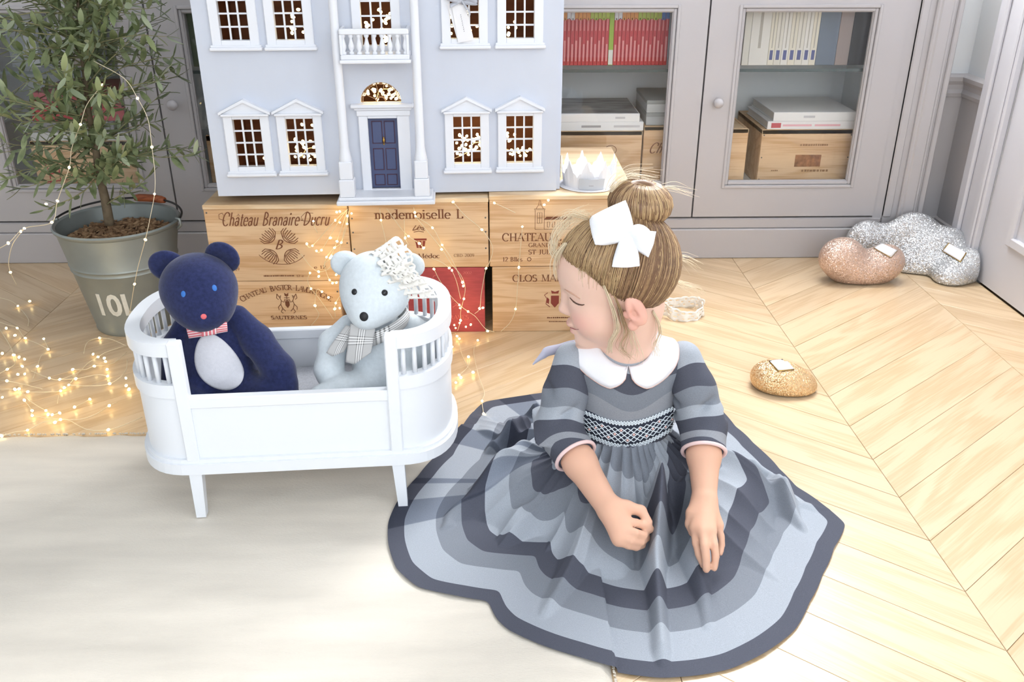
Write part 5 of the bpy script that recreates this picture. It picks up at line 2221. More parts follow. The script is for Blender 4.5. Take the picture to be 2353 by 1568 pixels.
M_BELLY = mat('pale_grey_felt', 'd9dae2', .95, vary=.04, vscale=200, bump=.2, bscale=500)
thicken(decal(bvn, 'belly', M_BELLY, nb, egg, 48, 14, .0016, closed=True), .0012)
M_BLUE = mat('blue_embroidery', '2f6fc0', .6)
for (px, py) in ((421, 676), (493, 662)):
    ball_on(bvn, px, py, .0042, 'eye', M_BLUE, nb, .35, .2, 1.35)
ball_on(bvn, 468, 728, .0050, 'nose', mat('coral_embroidery', 'e06a70', .6), nb, .4, .2)
# striped bow tie
m_tie = bpy.data.materials.new('red_white_stripe')
m_tie.use_nodes = True
N_, L_n = nodes_of(m_tie)
av = N_.new('ShaderNodeAttribute')
av.attribute_name = 'stripe'
fr_ = N_.new('ShaderNodeMath')
fr_.operation = 'FRACT'
L_n.new(av.outputs['Fac'], fr_.inputs[0])
gt_ = N_.new('ShaderNodeMath')
gt_.operation = 'GREATER_THAN'
gt_.inputs[1].default_value = .62
L_n.new(fr_.outputs[0], gt_.inputs[0])
mxt = N_.new('ShaderNodeMix')
mxt.data_type = 'RGBA'
mxt.inputs[6].default_value = (*lin('e07a84'), 1)
mxt.inputs[7].default_value = (*lin('f8e6e8'), 1)
L_n.new(gt_.outputs[0], mxt.inputs[0])
L_n.new(mxt.outputs[2], N_['Principled BSDF'].inputs['Base Color'])
N_['Principled BSDF'].inputs['Roughness'].default_value = .85


def tie_part(corners, y, name, along, puff=.006, n=14, rep=5):
    b = MB()
    G, st = [], []
    f = quad_px(corners)
    for i in range(n):
        r = []
        for j in range(n):
            u, v = i / (n - 1), j / (n - 1)
            px, py = f(u, v)
            yy = y - puff * math.sin(PI * v) * (1 - .3 * u)
            r.append(at(px, py, y=yy))
            st.append((u if along else v) * rep)
        G.append(r)
    b.grid(G)
    o = b.build(name, m_tie, nb, smooth=True, world=True)
    set_float(o.data, 'stripe', st)
    thicken(o, .003)
    return o


l, n_ = hit(bvn, 470, 765)
yt = l.y - .020
tie_part([(472, 744), (428, 752), (434, 777), (474, 771)], yt, 'bow_loop', False)
tie_part([(482, 742), (521, 741), (523, 761), (484, 768)], yt, 'bow_loop', False)
tie_part([(462, 743), (496, 741), (498, 767), (464, 773)], yt - .006, 'bow_knot', True, .004, rep=4)

# pale bear -----------------------------------------------------------
wb_ = thing('pale_bear', 'pale blue linen bear with checked scarf and lace in the cot', 'toy bear', tuple(at(860, 885, z=.183)))
s = Soft((-.38, 1.36, .17), (-.06, 1.63, .54), .0032)
s.ell(P_(890, 838, 1.510), (.066, .056, .078), .02)
s.ell(P_(868, 765, 1.515), (.046, .042, .050), .03)
s.ell(P_(864, 650, 1.505), (.0650, .058, .058), .010)
s.ell(P_(860, 692, 1.478), (.052, .046, .040), .03)
s.ell(P_(840, 728, 1.450), (.022, .024, .020), .028)
s.chain([P_(800, 748, 1.510), P_(765, 790, 1.495), P_(756, 850, 1.470), P_(758, 868, 1.465)], [.020, .0255, .026, .022], .010, .007)
s.chain([P_(945, 745, 1.525), P_(975, 775, 1.53), P_(985, 830, 1.52)], [.020, .026, .026], .010, .007)
q0, q1, q2 = P_(850, 885, 1.47), P_(790, 885, 1.44), P_(735, 892, 1.415)
for q in (q0, q1, q2):
    q[2] = ZM + .028
s.chain([q0, q1, q2], [.033, .029, .024], .012)
q0, q1 = P_(930, 900, 1.46), P_(935, 930, 1.41)
for q in (q0, q1):
    q[2] = ZM + .03
s.chain([q0, q1], [.032, .026], .012)
s.plane_cut((0, 0, ZM), (0, 0, -1), .004)
pbo, _ = s.build('bear_body', M_PALE, wb_)
for k, (px, py, y, rt_) in enumerate(((794, 606, 1.515, -.5), (943, 610, 1.525, .5))):
    e = Soft((-.38, 1.42, .36), (-.06, 1.62, .56), .003)
    M = rotm(0, rt_, 0) @ rotm(.35, 0, 0)
    e.ell(P_(px, py, y), (.0270, .0115, .029), .005, M)
    e.ell(P_(px, py, y) + np.array([0.0, -.0125, .0]), (.015, .006, .017), .006, M, cut=True)
    e.build('ear', M_PALE, wb_)
bvp = bvh_of(pbo)
M_BLACK = mat('black_bead', '14161c', .18)
for (px, py) in ((814, 671), (884, 673)):
    ball_on(bvp, px, py, .0058, 'eye', M_BLACK, wb_, .7, .2)
ball_on(bvp, 836, 728, .0078, 'nose', mat('black_embroidery', '14151a', .5), wb_, .5, .2, 1.1)
# checked scarf
m_pl = bpy.data.materials.new('grey_plaid')
m_pl.use_nodes = True
N_, L_n = nodes_of(m_pl)
ims = []
for nm in ('pu', 'pv'):
    a_ = N_.new('ShaderNodeAttribute')
    a_.attribute_name = nm
    f_ = N_.new('ShaderNodeMath')
    f_.operation = 'FRACT'
    L_n.new(a_.outputs['Fac'], f_.inputs[0])
    c_ = N_.new('ShaderNodeValToRGB')
    c_.color_ramp.interpolation = 'CONSTANT'
    e_ = c_.color_ramp.elements
    e_[0].position, e_[0].color = 0, (.5, .5, .5, 1)
    e_[1].position, e_[1].color = .40, (.06, .06, .06, 1)
    for p_, v_ in ((.44, 1.0), (.50, .06), (.54, 1.0), (.60, .06), (.64, 1.0), (.70, .06), (.74, .5)):
        k_ = e_.new(p_)
        k_.color = (v_, v_, v_, 1)
    L_n.new(f_.outputs[0], c_.inputs['Fac'])
    ims.append(c_)
mxp = N_.new('ShaderNodeMix')
mxp.data_type = 'RGBA'
mxp.inputs[0].default_value = .5
L_n.new(ims[0].outputs['Color'], mxp.inputs[6])
L_n.new(ims[1].outputs['Color'], mxp.inputs[7])
hsp = N_.new('ShaderNodeGamma')
hsp.inputs['Gamma'].default_value = .85
L_n.new(mxp.outputs[2], hsp.inputs['Color'])
L_n.new(hsp.outputs['Color'], N_['Principled BSDF'].inputs['Base Color'])
N_['Principled BSDF'].inputs['Roughness'].default_value = .9


def scarf_piece(fun, nu, nv, ru, rv, name):
    b = MB()
    G, pu, pv_ = [], [], []
    for i in range(nu):
        r = []
        for j in range(nv):
            u, v = i / (nu - 1), j / (nv - 1)
            r.append(fun(u, v))
            pu.append(u * ru)
            pv_.append(v * rv)
        G.append(r)
    b.grid(G)
    o = b.build(name, m_pl, wb_, smooth=True, world=True)
    set_float(o.data, 'pu', pu)
    set_float(o.data, 'pv', pv_)
    thicken(o, .003)
    return o


def tail(c, y0, y1, tip):
    f = quad_px(c)

    def g_(u, v):
        px, py = f(u, v)
        if v > .8:
            py += tip * (1 - abs(u - .35) * 2) * (v - .8) / .2
        return at(px, py, y=y0 + (y1 - y0) * v - .004 * math.sin(PI * u))
    return g_


scarf_piece(tail([(806, 744), (862, 756), (852, 815), (795, 828)], 1.448, 1.428, 14), 16, 20, 1.15, 1.25, 'scarf_tail')
scarf_piece(tail([(796, 748), (818, 752), (790, 812), (750, 808)], 1.462, 1.446, 10), 14, 18, 1.0, 1.3, 'scarf_tail')
nc = P_(868, 748, 1.500)


def wrapf(u, v):
    a = -PI * .5 - 2.0 + 4.6 * u
    r = .050 + .004 * math.sin(PI * v)
    return nc + np.array([r * math.cos(a) * 1.08, r * math.sin(a) * .95, -.004 + .026 * (v - .5) + .012 * math.sin(a + PI / 2) + .010 * math.cos(a)])


scarf_piece(wrapf, 40, 6, 3.2, .8, 'scarf_wrap')
# lace on the pale bear's head
path = smooth_path([P_(905, 565, 1.515) + np.array([-.02, 0, 0]), P_(905, 590, 1.475), P_(915, 622, 1.462), P_(932, 650, 1.462), P_(955, 668, 1.470), P_(972, 682, 1.480)], 9)
o = lace_strip([tuple(p) for p in path], .060, lambda t: (.86, .10, .42 - .5 * t), nw=17, frill=.006, seed=5).build('lace', M_LACE, wb_, smooth=True, world=True)
thicken(o, .001)
path2 = smooth_path([P_(888, 572, 1.500), P_(905, 610, 1.462), P_(930, 636, 1.452), P_(965, 650, 1.462)], 12)
o = lace_strip([tuple(p) for p in path2], .034, lambda t: (.8, .05, .5 - .4 * t), nw=13, frill=.005, seed=8).build('lace', M_LACE, wb_, smooth=True, world=True)
thicken(o, .001)
# ================================================================== the girl
gl = thing('person', 'girl in a grey striped dress with white collar and hair bow, seated on the floor', 'person', (.236, 1.43, 0))
AZ, PT = math.radians(6), math.radians(13)
Sd = np.array([-math.sin(AZ), -math.cos(AZ), 0])
Fd = np.array([-math.cos(AZ), math.sin(AZ), 0]) * math.cos(PT) + np.array([0, 0, -math.sin(PT)])
Ud = np.cross(Sd, Fd)
Ud = Ud * np.sign(Ud[2])
HC = np.array([.215, 1.405, .450])
HM = np.stack([Fd, Sd, Ud], 1)
HF = lambda f, s_, u: HC + Fd * f + Sd * s_ + Ud * u

# skin: one continuous body ------------------------------------------------------
s = Soft((-.06, 1.06, .004), (.54, 1.56, .585), .0029)
he = lambda f, s_, u, r, k=.012, cut=False: s.ell(HF(f, s_, u), r, k, HM, cut)
# trunk, hips, folded legs
s.ell((.236, 1.43, .095), (.078, .060, .075), .02)
s.ell((.236, 1.425, .225), (.072, .048, .085), .03)
s.cap((.172, 1.425, .286), (.300, 1.425, .286), .026, .026, .03)
for sg in (-1, 1):
    s.chain([(.236 + sg * .05, 1.42, .052), (.236 + sg * .150, 1.365, .034), (.236 + sg * .07, 1.325, .024), (.236 + sg * .01, 1.33, .022)], [.044, .022, .016, .014], .010)
# neck and head
s.cap(HF(-.022, 0, -.062), (.232, 1.425, .300), .041, .046, .025)
he(-.006, 0, .018, (.088, .075, .084))
he(.036, 0, .024, (.071, .066, .062), .03)
he(.046, 0, -.035, (.054, .055, .060), .03)
he(.040, 0, -.080, (.048, .045, .038), .03)
for sg in (-1, 1):
    he(.057, sg * .034, -.056, (.033, .027, .033), .02)
he(.083, 0, -.105, (.0185, .021, .0165), .018)
for sg in (-1, 1):
    he(.106, sg * .029, -.014, (.013, .016, .0105), .012, True)
    he(.0815, sg * .030, -.0205, (.0140, .0150, .0115), .006)
s.cap(HF(.097, 0, -.008), HF(.1065, 0, -.040), .0065, .0085, .010)
he(.1085, 0, -.0435, (.0098, .0095, .0085), .006)
for sg in (-1, 1):
    he(.1005, sg * .0095, -.0475, (.0085, .0062, .0062), .005)
he(.0985, 0, -.0705, (.0120, .0190, .0068), .006)
he(.0955, 0, -.0850, (.0115, .0160, .0075), .006)
he(.112, 0, -.0782, (.0080, .0215, .0013), .003, True)
he(-.010, -.072, -.040, (.018, .008, .028), .006)
he(-.012, .066, -.042, (.016, .012, .026), .010)
# arms
sR, eR, wR = np.array([.138, 1.42, .284]), at(1283, 985, y=1.368), at(1398, 1168, z=.104)
sL, eL, wL = np.array([.336, 1.42, .284]), at(1616, 972, y=1.368), at(1619, 1143, z=.102)
for a, e, w in ((sR, eR, wR), (sL, eL, wL)):
    s.chain([a, e], [.023, .0265], .012, .02)
    m_ = e * .55 + w * .45
    s.chain([e, m_, w], [.0285, .0285, .0205], .012)


def fingers(wrist, joints, palm_r=.0120, k=.006):
    for rad, chain_ in joints:
        kn = np.array(chain_[0])
        s.cap(wrist + (kn - wrist) * .12, kn, palm_r * 1.15, palm_r * .86, .012)
    for rad, chain_ in joints:
        s.chain(chain_, [rad * 1.08, rad, rad * .86][:len(chain_)] if len(chain_) == 3 else [rad * 1.05, rad * .98, rad * .92, rad * .82], .0016, .003)


A_ = lambda px, py, z: at(px, py, z=z)
# her right hand, loosely curled (left in the photo)
fingers(wR, [(.0078, [A_(1440, 1200, .092), A_(1462, 1203, .091), A_(1480, 1208, .083), A_(1496, 1217, .072)]),
             (.0080, [A_(1431, 1217, .088), A_(1460, 1226, .085), A_(1478, 1231, .075), A_(1484, 1226, .062)]),
             (.0076, [A_(1422, 1231, .081), A_(1450, 1243, .076), A_(1472, 1246, .066), A_(1487, 1237, .054)]),
             (.0070, [A_(1421, 1243, .073), A_(1444, 1254, .067), A_(1462, 1258, .058), A_(1477, 1254, .048)])])
s.chain([wR + np.array([.006, .0, .004]), A_(1440, 1166, .106), A_(1473, 1174, .100), A_(1490, 1200, .086)], [.0145, .0115, .0088, .0072], .005, .012)
# her left hand, resting with the fingers down (right in the photo)
fingers(wL, [(.0076, [A_(1597, 1214, .078), A_(1600, 1248, .062), A_(1607, 1276, .048), A_(1617, 1300, .034)]),
             (.0078, [A_(1615, 1222, .081), A_(1619, 1256, .069), A_(1622, 1282, .055), A_(1623, 1309, .037)]),
             (.0074, [A_(1634, 1220, .079), A_(1641, 1254, .067), A_(1644, 1280, .053), A_(1641, 1306, .036)]),
             (.0064, [A_(1650, 1208, .071), A_(1657, 1234, .058), A_(1658, 1252, .048), A_(1655, 1272, .038)])])
s.chain([wL + np.array([-.008, -.004, -.002]), A_(1590, 1180, .088), A_(1585, 1205, .075), A_(1591, 1226, .060)], [.0125, .0105, .0082, .0066], .004, .010)
body, V = s.build('body', None, gl, relax=2)
hl = (V - HC) @ HM
col = np.tile(np.array(lin('efcab8')), (len(V), 1))


def tint(mask, c, k=1.0):
    global col
    w_ = (np.clip(mask, 0, 1) * k)[:, None]
    col = col * (1 - w_) + np.array(lin(c)) * w_


gs = lambda c, r: np.exp(-((((hl - np.array(c)) / np.array(r)) ** 2).sum(1)))
tint(np.clip((.24 - V[:, 2]) / .03, 0, 1), 'dfae92', .8)  # arms tinted darker: shade painted into the skin colour
for sg in (-1, 1):
    tint(gs((.075, sg * .045, -.052), (.03, .022, .020)), 'eaaca0', .75)
    tint(gs((-.016, sg * .08, -.038), (.022, .016, .030)), 'd98f7c', .6)
tint(gs((.113, 0, -.072), (.010, .017, .0060)), 'c9757a', .95)
tint(gs((.108, 0, -.0855), (.010, .015, .0068)), 'd07f82', .95)
tint(gs((.117, 0, -.044), (.010, .010, .008)), 'e3ab9e', .5)
set_color(body.data, 'skin', col)
body.data.materials.append(attr_mat('skin', 'skin', .5, .12, .35))
bvb = bvh_of(body)
# the near ear with its folded rim
es = .0745
E = Soft(HF(-.014, es, -.040) - .045, HF(-.014, es, -.040) + .045, .0014)
EM = HM @ rotm(0, .30, 0) @ rotm(0, 0, .30)
E.ell(HF(-.015, es, -.038), (.0155, .0075, .0290), .004, EM)
E.ell(HF(-.0155, es + .0090, -.034), (.0105, .0060, .0205), .003, EM, True)
E.ell(HF(-.0175, es + .0025, -.037), (.0045, .0045, .0170), .004, EM)
E.ell(HF(-.0105, es + .0075, -.042), (.0060, .0055, .0090), .003, EM, True)
E.ell(HF(.002, es - .001, -.043), (.0050, .0050, .0075), .004, EM)
E.ell(HF(-.006, es - .002, -.064), (.0095, .0055, .0100), .007, EM)
ear, eV = E.build('ear', None, gl, relax=3)
el = (eV - HF(-.015, es, -.038)) @ EM
ew = np.clip(np.abs(el[:, 2]) / .03 + el[:, 0] * -12, 0, 1)[:, None]
set_color(ear.data, 'skin', np.array(lin('e2ab9b')) * (1 - ew) + np.array(lin('ebb8a6')) * ew)
ear.data.materials.append(attr_mat('skin', 'skin', .5, .12, .35))


def hair_line(bv, pxs, r, off, name, m, parent, n=6):
    pts, rr = [], []
    q = smooth_path([(a, b_, 0) for a, b_ in pxs], n)
    for i, p in enumerate(q):
        l, nr = hit(bv, p[0], p[1])
        if l is not None:
            pts.append(np.array(l + nr * off))
            t = i / (len(q) - 1)
            rr.append(r * (.35 + .65 * math.sin(PI * min(1, max(0, .08 + t * .86)))))
    if len(pts) < 2:
        return None
    return MB().tube(pts, rr, 6).build(name, m, parent, smooth=True, world=True)


M_LASH = mat('brown_lashes', '5b4032', .7)
M_BROW = mat('light_brown_brow', 'cfa48e', .85)
hair_line(bvb, [(1310, 684), (1317, 692), (1326, 698), (1337, 701), (1343, 700)], .0013, .0006, 'eyelashes', M_LASH, gl)
hair_line(bvb, [(1298, 665), (1308, 671), (1320, 678), (1333, 687)], .0016, .0001, 'eyebrow', M_BROW, gl)
decal(bvb, 'eye', mat('grey_blue_eye', '6f7684', .3), gl, quad_px([(1315, 691), (1334, 700), (1330, 702), (1317, 695)]), 6, 3, .0005)
hair_line(bvb, [(1305, 752), (1313, 754), (1322, 757), (1330, 757)], .0008, .0002, 'mouth_line', mat('lip_shadow_pigment', 'a85a5c', .6), gl)

# ------------------------------------------------------------------ dress top
DK, MD, LT, LM = '525561', '7f858f', 'a3aab4', '92969e'
zc = lambda py: at(1440, py, y=1.362)[2]
b = Soft((.08, 1.31, .10), (.40, 1.53, .36), .0030)
b.ell((.236, 1.428, .150), (.092, .072, .05), .02)
b.ell((.236, 1.424, .215), (.094, .070, .090), .03)
b.ell((.236, 1.424, .262), (.092, .058, .045), .03)
b.cap((.160, 1.425, .280), (.312, 1.425, .280), .0315, .0315, .03)
b.cap((.232, 1.425, .290), (.230, 1.421, .322), .058, .050, .02)
b.plane_cut((.23, 1.418, .3275), (0, -.634, .773), .003)
b.plane_cut((0, 0, .128), (0, 0, -1), 0)
bod, bV = b.build('bodice', None, gl, relax=2)
dip = .026 * (.5 + .5 * np.cos(np.clip((bV[:, 0] - .238) / .075, -1, 1) * PI)) * np.clip((.36 - bV[:, 2]) / .10, 0, 1)
set_float(bod.data, 'band', np.clip((bV[:, 2] + dip - .10) / .30, 0, 1))
e2 = .026
nz = lambda py, d=1.0: (zc(py) + e2 * d - .10) / .30
bod.data.materials.append(ramp_mat('bodice_stripes', 'band', [(0, DK), (nz(1030), '3d4254'), (nz(984), LM), (nz(942), MD), (nz(905), DK), (nz(860, .75), LT), (nz(790, .4), MD), (nz(770, .3), LT)]))
bvd = bvh_of(bod)


def cuff_dir(e, w):
    d = w - e
    return d / np.linalg.norm(d)


for (a, e, w, f) in ((sR, eR, wR, .36), (sL, eL, wL, .40)):
    c_end = e + (w - e) * f
    d = cuff_dir(e, w)
    t = Soft(np.minimum(np.minimum(a, e), c_end) - .06, np.maximum(np.maximum(a, e), c_end) + .06, .0030)
    mid = a * .5 + e * .5
    t.chain([a + np.array([0, 0, -.004]), mid, e, c_end + d * .03], [.0335, .0385, .0400, .0375], .015)
    for q in range(7):                                   # soft creases round the elbow
        an = q * 2.4
        p = e + (a - e) * (.12 * (q - 2)) / 1.0
        u_ = np.cross(a - e, np.array([math.cos(an), math.sin(an), .2]))
        u_ /= np.linalg.norm(u_)
        t.ell(p + u_ * (.052 if q % 2 == 0 else .036), (.024, .024, .0050), .012, rotm(.35 * math.sin(an), .5 * math.cos(an), 0), q % 2 == 0)
    t.plane_cut(c_end, d, .002)
    so, sV = t.build('sleeve', None, gl, relax=2)
    ua = (e - a) / np.linalg.norm(e - a)
    La = np.linalg.norm(e - a)
    fa = ((sV - a) @ ua)
    fb = La + ((sV - e) @ d)
    wgt = np.clip((fa - La + .02) / .04, 0, 1)
    dist = fa * (1 - wgt) + fb * wgt + .03 + .006 * np.sin(sV[:, 0] * 60)
    set_float(so.data, 'arm', np.clip(dist / .30, 0, 1))
    so.data.materials.append(ramp_mat('sleeve_stripes', 'arm', [(0, LT), (.048 / .3, DK), (.086 / .3, MD), (.118 / .3, LT), (.140 / .3, DK), (.176 / .3, LM), (.196 / .3, DK)]))
    # pink piping round the cuff
    u_ = np.cross(d, np.array([0, 0, 1.0]))
    u_ /= np.linalg.norm(u_)
    v_ = np.cross(d, u_)
    MB().tube([c_end + (u_ * math.cos(q) + v_ * math.sin(q)) * .0372 for q in np.linspace(0, 2 * PI, 40)[:-1]], .0034, 8, True).build('cuff_piping', mat('pale_pink_piping', 'f0d3d2', .8), gl, smooth=True, world=True)

# white collar with fine pink edge ------------------------------------------------
NC = np.array([.2300, 1.416, .3235])
M_COL = mat('white_collar_cotton', 'f4f5fb', .8, bump=.1, bscale=500, vary=.01)
for sg in (-1, 1):
    G, edge = [], []
    nn = 46
    for i in range(nn):
        f = i / (nn - 1)
        ph = sg * (.03 + 2.95 * f)
        sw = math.sqrt(max(0.0, min(1, f / .14))) ** .9 * math.sqrt(max(.02, min(1, (1 - f) / .10)))
        row = []
        for j in range(8):
            t = j / 7
            out = np.array([math.sin(ph), -math.cos(ph), 0])
            p = NC + np.array([.0500 * math.sin(ph), -.0455 * math.cos(ph), -.036 * math.cos(ph)]) + out * (.037 * sw * t) + np.array([0, 0, .004 - (.022 * t * t + .010 * t) * sw * (1 + .15 * max(0, math.cos(ph)))])
            l, n_, _, dd_ = bvd.find_nearest(Vector(p))
            lift = .0035 + .002 * math.sin(PI * t)
            if t > .25 and l is not None:
                q = np.array(l + n_ * lift)
                k = min(1, (t - .25) / .3)
                p = p * (1 - k) + q * k
            row.append(p)
        G.append(row)
        edge.append(row[-1])
    thicken(MB().grid(G).build('collar', M_COL, gl, smooth=True, world=True), .002, 0)
    MB().tube(edge, .0012, 6).build('collar_piping', mat('peach_piping', 'eec4b4', .8), gl, smooth=True, world=True)

# smocked band across the front
M_SMK = mat('dark_smocked_cloth', '2c3242', .9, bump=.4, bscale=500, vary=.2, vscale=200)
M_THR = mat('pale_blue_thread', 'dfe9f0', .7)
M_THP = mat('pink_thread', 'eec3bd', .7)
cen = lambda f: (1334 + (1549 - 1334) * f)
dipy = lambda f: 940 + 33 * math.sin(PI * min(1, max(0, f))) ** 1.1 - 7 * f
thicken(decal(bvd, 'smocking', M_SMK, gl, lambda u, v: (cen(u), dipy(u) + 6 + v * 48 * (1 - .25 * abs(u - .5))), 40, 7, .0012), .001)


def stitch(f0, f1, g0, g1, r, m, off=.0026, name='stitch'):
    pts = []
    for t in np.linspace(0, 1, 5):
        u = f0 + (f1 - f0) * t
        v = g0 + (g1 - g0) * t
        l, n_ = hit(bvd, cen(u), dipy(u) + 6 + v * 48 * (1 - .25 * abs(u - .5)))
        if l is not None:
            pts.append(np.array(l + n_ * off))
    if len(pts) > 1:
        return pts, r
    return None


sb, sp_ = MB(), MB()
nd = 15
for i in range(nd):
    for rw in range(3):
        f0, f1, fm = i / nd, (i + 1) / nd, (i + .5) / nd
        g0, gm, g1 = .16 + rw * .23, .16 + (rw + .5) * .23, .16 + (rw + 1) * .23
        for (a_, c_) in (((f0, gm), (fm, g0)), ((fm, g0), (f1, gm)), ((f0, gm), (fm, g1)), ((fm, g1), (f1, gm))):
            q = stitch(a_[0], c_[0], a_[1], c_[1], .0008, None)
            if q:
                sb.tube(q[0], .0009, 4)
        if (i + rw) % 3 == 0:
            l, n_ = hit(bvd, cen(fm), dipy(fm) + 6 + gm * 48 * (1 - .25 * abs(fm - .5)))
            if l is not None:
                sp_.ball(np.array(l + n_ * .002), .0024, 8, 6)
for gg in (-.12, -.02, .98, 1.08):
    last = None
    for i in range(61):
        f = i / 60
        l, n_ = hit(bvd, cen(f), dipy(f) + 6 + (gg + (.05 if i % 2 else -.05)) * 48 * (1 - .25 * abs(f - .5)))
        if l is None:
            continue
        p = np.array(l + n_ * .0025)
        if last is not None:
            sb.tube([last, p], .0013, 5)
        last = p
tag(sb.build('smocking_stitches', M_THR, gl, world=True), kind='stuff')
tag(sp_.build('smocking_knots', M_THP, gl, world=True, smooth=True), kind='stuff')

# ------------------------------------------------------------------ skirt spread on the floor
WC = np.array([.237, 1.428])
hem_px = [(1112, 925), (1060, 985), (1010, 1050), (960, 1105), (915, 1160), (893, 1210), (893, 1260), (912, 1318), (960, 1360), (1040, 1378), (1122, 1392), (1140, 1432), (1165, 1457),
          (1240, 1492), (1330, 1521), (1430, 1548), (1520, 1560), (1600, 1553), (1680, 1537), (1760, 1500), (1828, 1446), (1860, 1385), (1890, 1320), (1916, 1260), (1943, 1204), (1890, 1160),
          (1830, 1118), (1790, 1078), (1730, 1018), (1690, 980), (1652, 938)]
hem = [at(*p, z=.004)[:2] for p in hem_px] + [np.array(q) for q in ((.36, 1.775), (.27, 1.80), (.17, 1.805), (.07, 1.79))]
ang = np.array([math.atan2(*(h - WC)[::-1]) for h in hem])
rad = np.array([np.linalg.norm(h - WC) for h in hem])
od = np.argsort(ang)
ang, rad = ang[od], rad[od]
ang = np.concatenate([ang[-3:] - 2 * PI, ang, ang[:3] + 2 * PI])
rad = np.concatenate([rad[-3:], rad, rad[:3]])
NT, NS = 900, 170
TH = np.linspace(-PI, PI, NT, endpoint=False)
RH = np.interp(TH, ang, rad)
ker = np.exp(-np.linspace(-2, 2, 13) ** 2)
ker /= ker.sum()
RH = np.convolve(np.concatenate([RH[-6:], RH, RH[:6]]), ker, 'valid')
SS = np.linspace(0, 1, NS)
r0x, r0y = .080, .064
T, S_ = np.meshgrid(TH, SS, indexing='ij')
wx, wy = WC[0] + r0x * np.cos(T), WC[1] + r0y * np.sin(T)
hx, hy = WC[0] + RH[:, None] * np.cos(T), WC[1] + RH[:, None] * np.sin(T)
X = wx + (hx - wx) * S_
Y = wy + (hy - wy) * S_
rr = np.hypot(X - WC[0], Y - WC[1])
# fall of the cloth: steep out of the waist, over the folded legs, flat on the floor
fall = np.clip(1 - S_, 0, 1)
sm = lambda a, b_, x: np.clip((x - a) / (b_ - a), 0, 1) ** 2 * (3 - 2 * np.clip((x - a) / (b_ - a), 0, 1))
Z = .062 * np.exp(-(rr - .07) / .040) + .080 * (1 - sm(.10, .36, rr)) * fall ** .35
for (kx, ky, a_, sg) in ((.030, 1.37, .052, .082), (.445, 1.375, .046, .080), (.236, 1.30, .012, .08)):
    Z += a_ * np.exp(-((X - kx) ** 2 + (Y - ky) ** 2) / sg ** 2)
Z *= (1 - sm(.80, 1.0, S_)) * .93 + .07
# gathers at the waist running out into soft folds
amp = .0050 * (1 - sm(.03, .42, S_)) * sm(0, .05, S_)
ph = 46 * T + 3.0 * np.sin(2 * T + 1) + 2 * np.sin(5 * T)
Z += amp * np.cos(ph)
X += amp * .5 * np.cos(ph + 1.2) * -np.sin(T)
Y += amp * .5 * np.cos(ph + 1.2) * np.cos(T)
for n_, a_, p_ in ((7, .010, .6), (11, .010, 2.1), (19, .006, 4.0), (4, .0080, 1.2)):
    Z += a_ * ((1 - np.abs(np.sin(.5 * (n_ * T + p_ + .9 * np.sin(3 * T) + .8 * S_)))) ** 1.6 * 2 - .7) * sm(.12, .45, S_) * (1 - .72 * sm(.75, 1, S_)) * (.7 + .6 * sm(1.2, 2.6, np.abs(T + .3)))


def ridge(pxs, w0, w1, h0, h1, z):
    """a fold standing up along a line seen in the photo"""
    global Z
    pts = [at(p[0], p[1], z=z * (1 - i / max(1, len(pxs) - 1)))[:2] for i, p in enumerate(pxs)]
    best = np.full(X.shape, 9.0)
    tt = np.zeros(X.shape)
    L_ = [0]
    for i in range(len(pts) - 1):
        L_.append(L_[-1] + np.linalg.norm(pts[i + 1] - pts[i]))
    for i in range(len(pts) - 1):
        ab = pts[i + 1] - pts[i]
        u = np.clip(((X - pts[i][0]) * ab[0] + (Y - pts[i][1]) * ab[1]) / (ab @ ab), 0, 1)
        d_ = np.hypot(X - pts[i][0] - u * ab[0], Y - pts[i][1] - u * ab[1])
        m_ = d_ < best
        best = np.where(m_, d_, best)
        tt = np.where(m_, (L_[i] + u * (L_[i + 1] - L_[i])) / L_[-1], tt)
    w_ = w0 + (w1 - w0) * tt
    h_ = (h0 + (h1 - h0) * tt) * np.minimum(1, (1 - tt) * 6 + .3)
    g_ = np.exp(-(best / w_) ** 2)
    Z += h_ * g_ - .38 * h_ * np.exp(-((best - w_ * 1.9) / w_) ** 2)


ridge([(1512, 1172), (1512, 1230), (1503, 1300), (1512, 1400), (1522, 1545)], .0135, .019, .070, .024, .05)
ridge([(1580, 1150), (1600, 1240), (1612, 1330), (1625, 1420), (1625, 1480)], .015, .020, .030, .014, .05)
ridge([(1700, 1040), (1775, 1085), (1815, 1165), (1858, 1238)], .016, .013, .026, .022, .05)
ridge([(1250, 1010), (1150, 1075), (1085, 1130), (1030, 1190), (985, 1300)], .020, .026, .032, .018, .08)
ridge([(1240, 935), (1160, 985), (1090, 1040), (1010, 1100)], .013, .016, .028, .016, .08)
ridge([(1245, 880), (1180, 925), (1120, 965)], .011, .013, .024, .012, .08)
ridge([(1190, 1180), (1150, 1270), (1132, 1340), (1140, 1440)], .020, .014, .012, .012, .05)
ridge([(1300, 1120), (1360, 1240), (1440, 1340)], .026, .03, .012, .004, .06)
ridge([(975, 1160), (955, 1210), (970, 1260)], .014, .016, .016, .010, .03)
ridge([(1700, 1150), (1760, 1280), (1800, 1400)], .03, .03, .010, .004, .05)
Z = np.maximum(Z, .0035 + .0015 * np.sin(9 * T) ** 2)
rug_under = (X < .172) & (Y < 1.65)
Z = np.maximum(Z, np.where(rug_under, .0135, .0035))
Z[:, 0] = .150
Z[:, 1] = np.maximum(Z[:, 1], .140)
G = np.stack([X, Y, Z], -1)
seg = np.linalg.norm(np.diff(G, axis=1), axis=2)
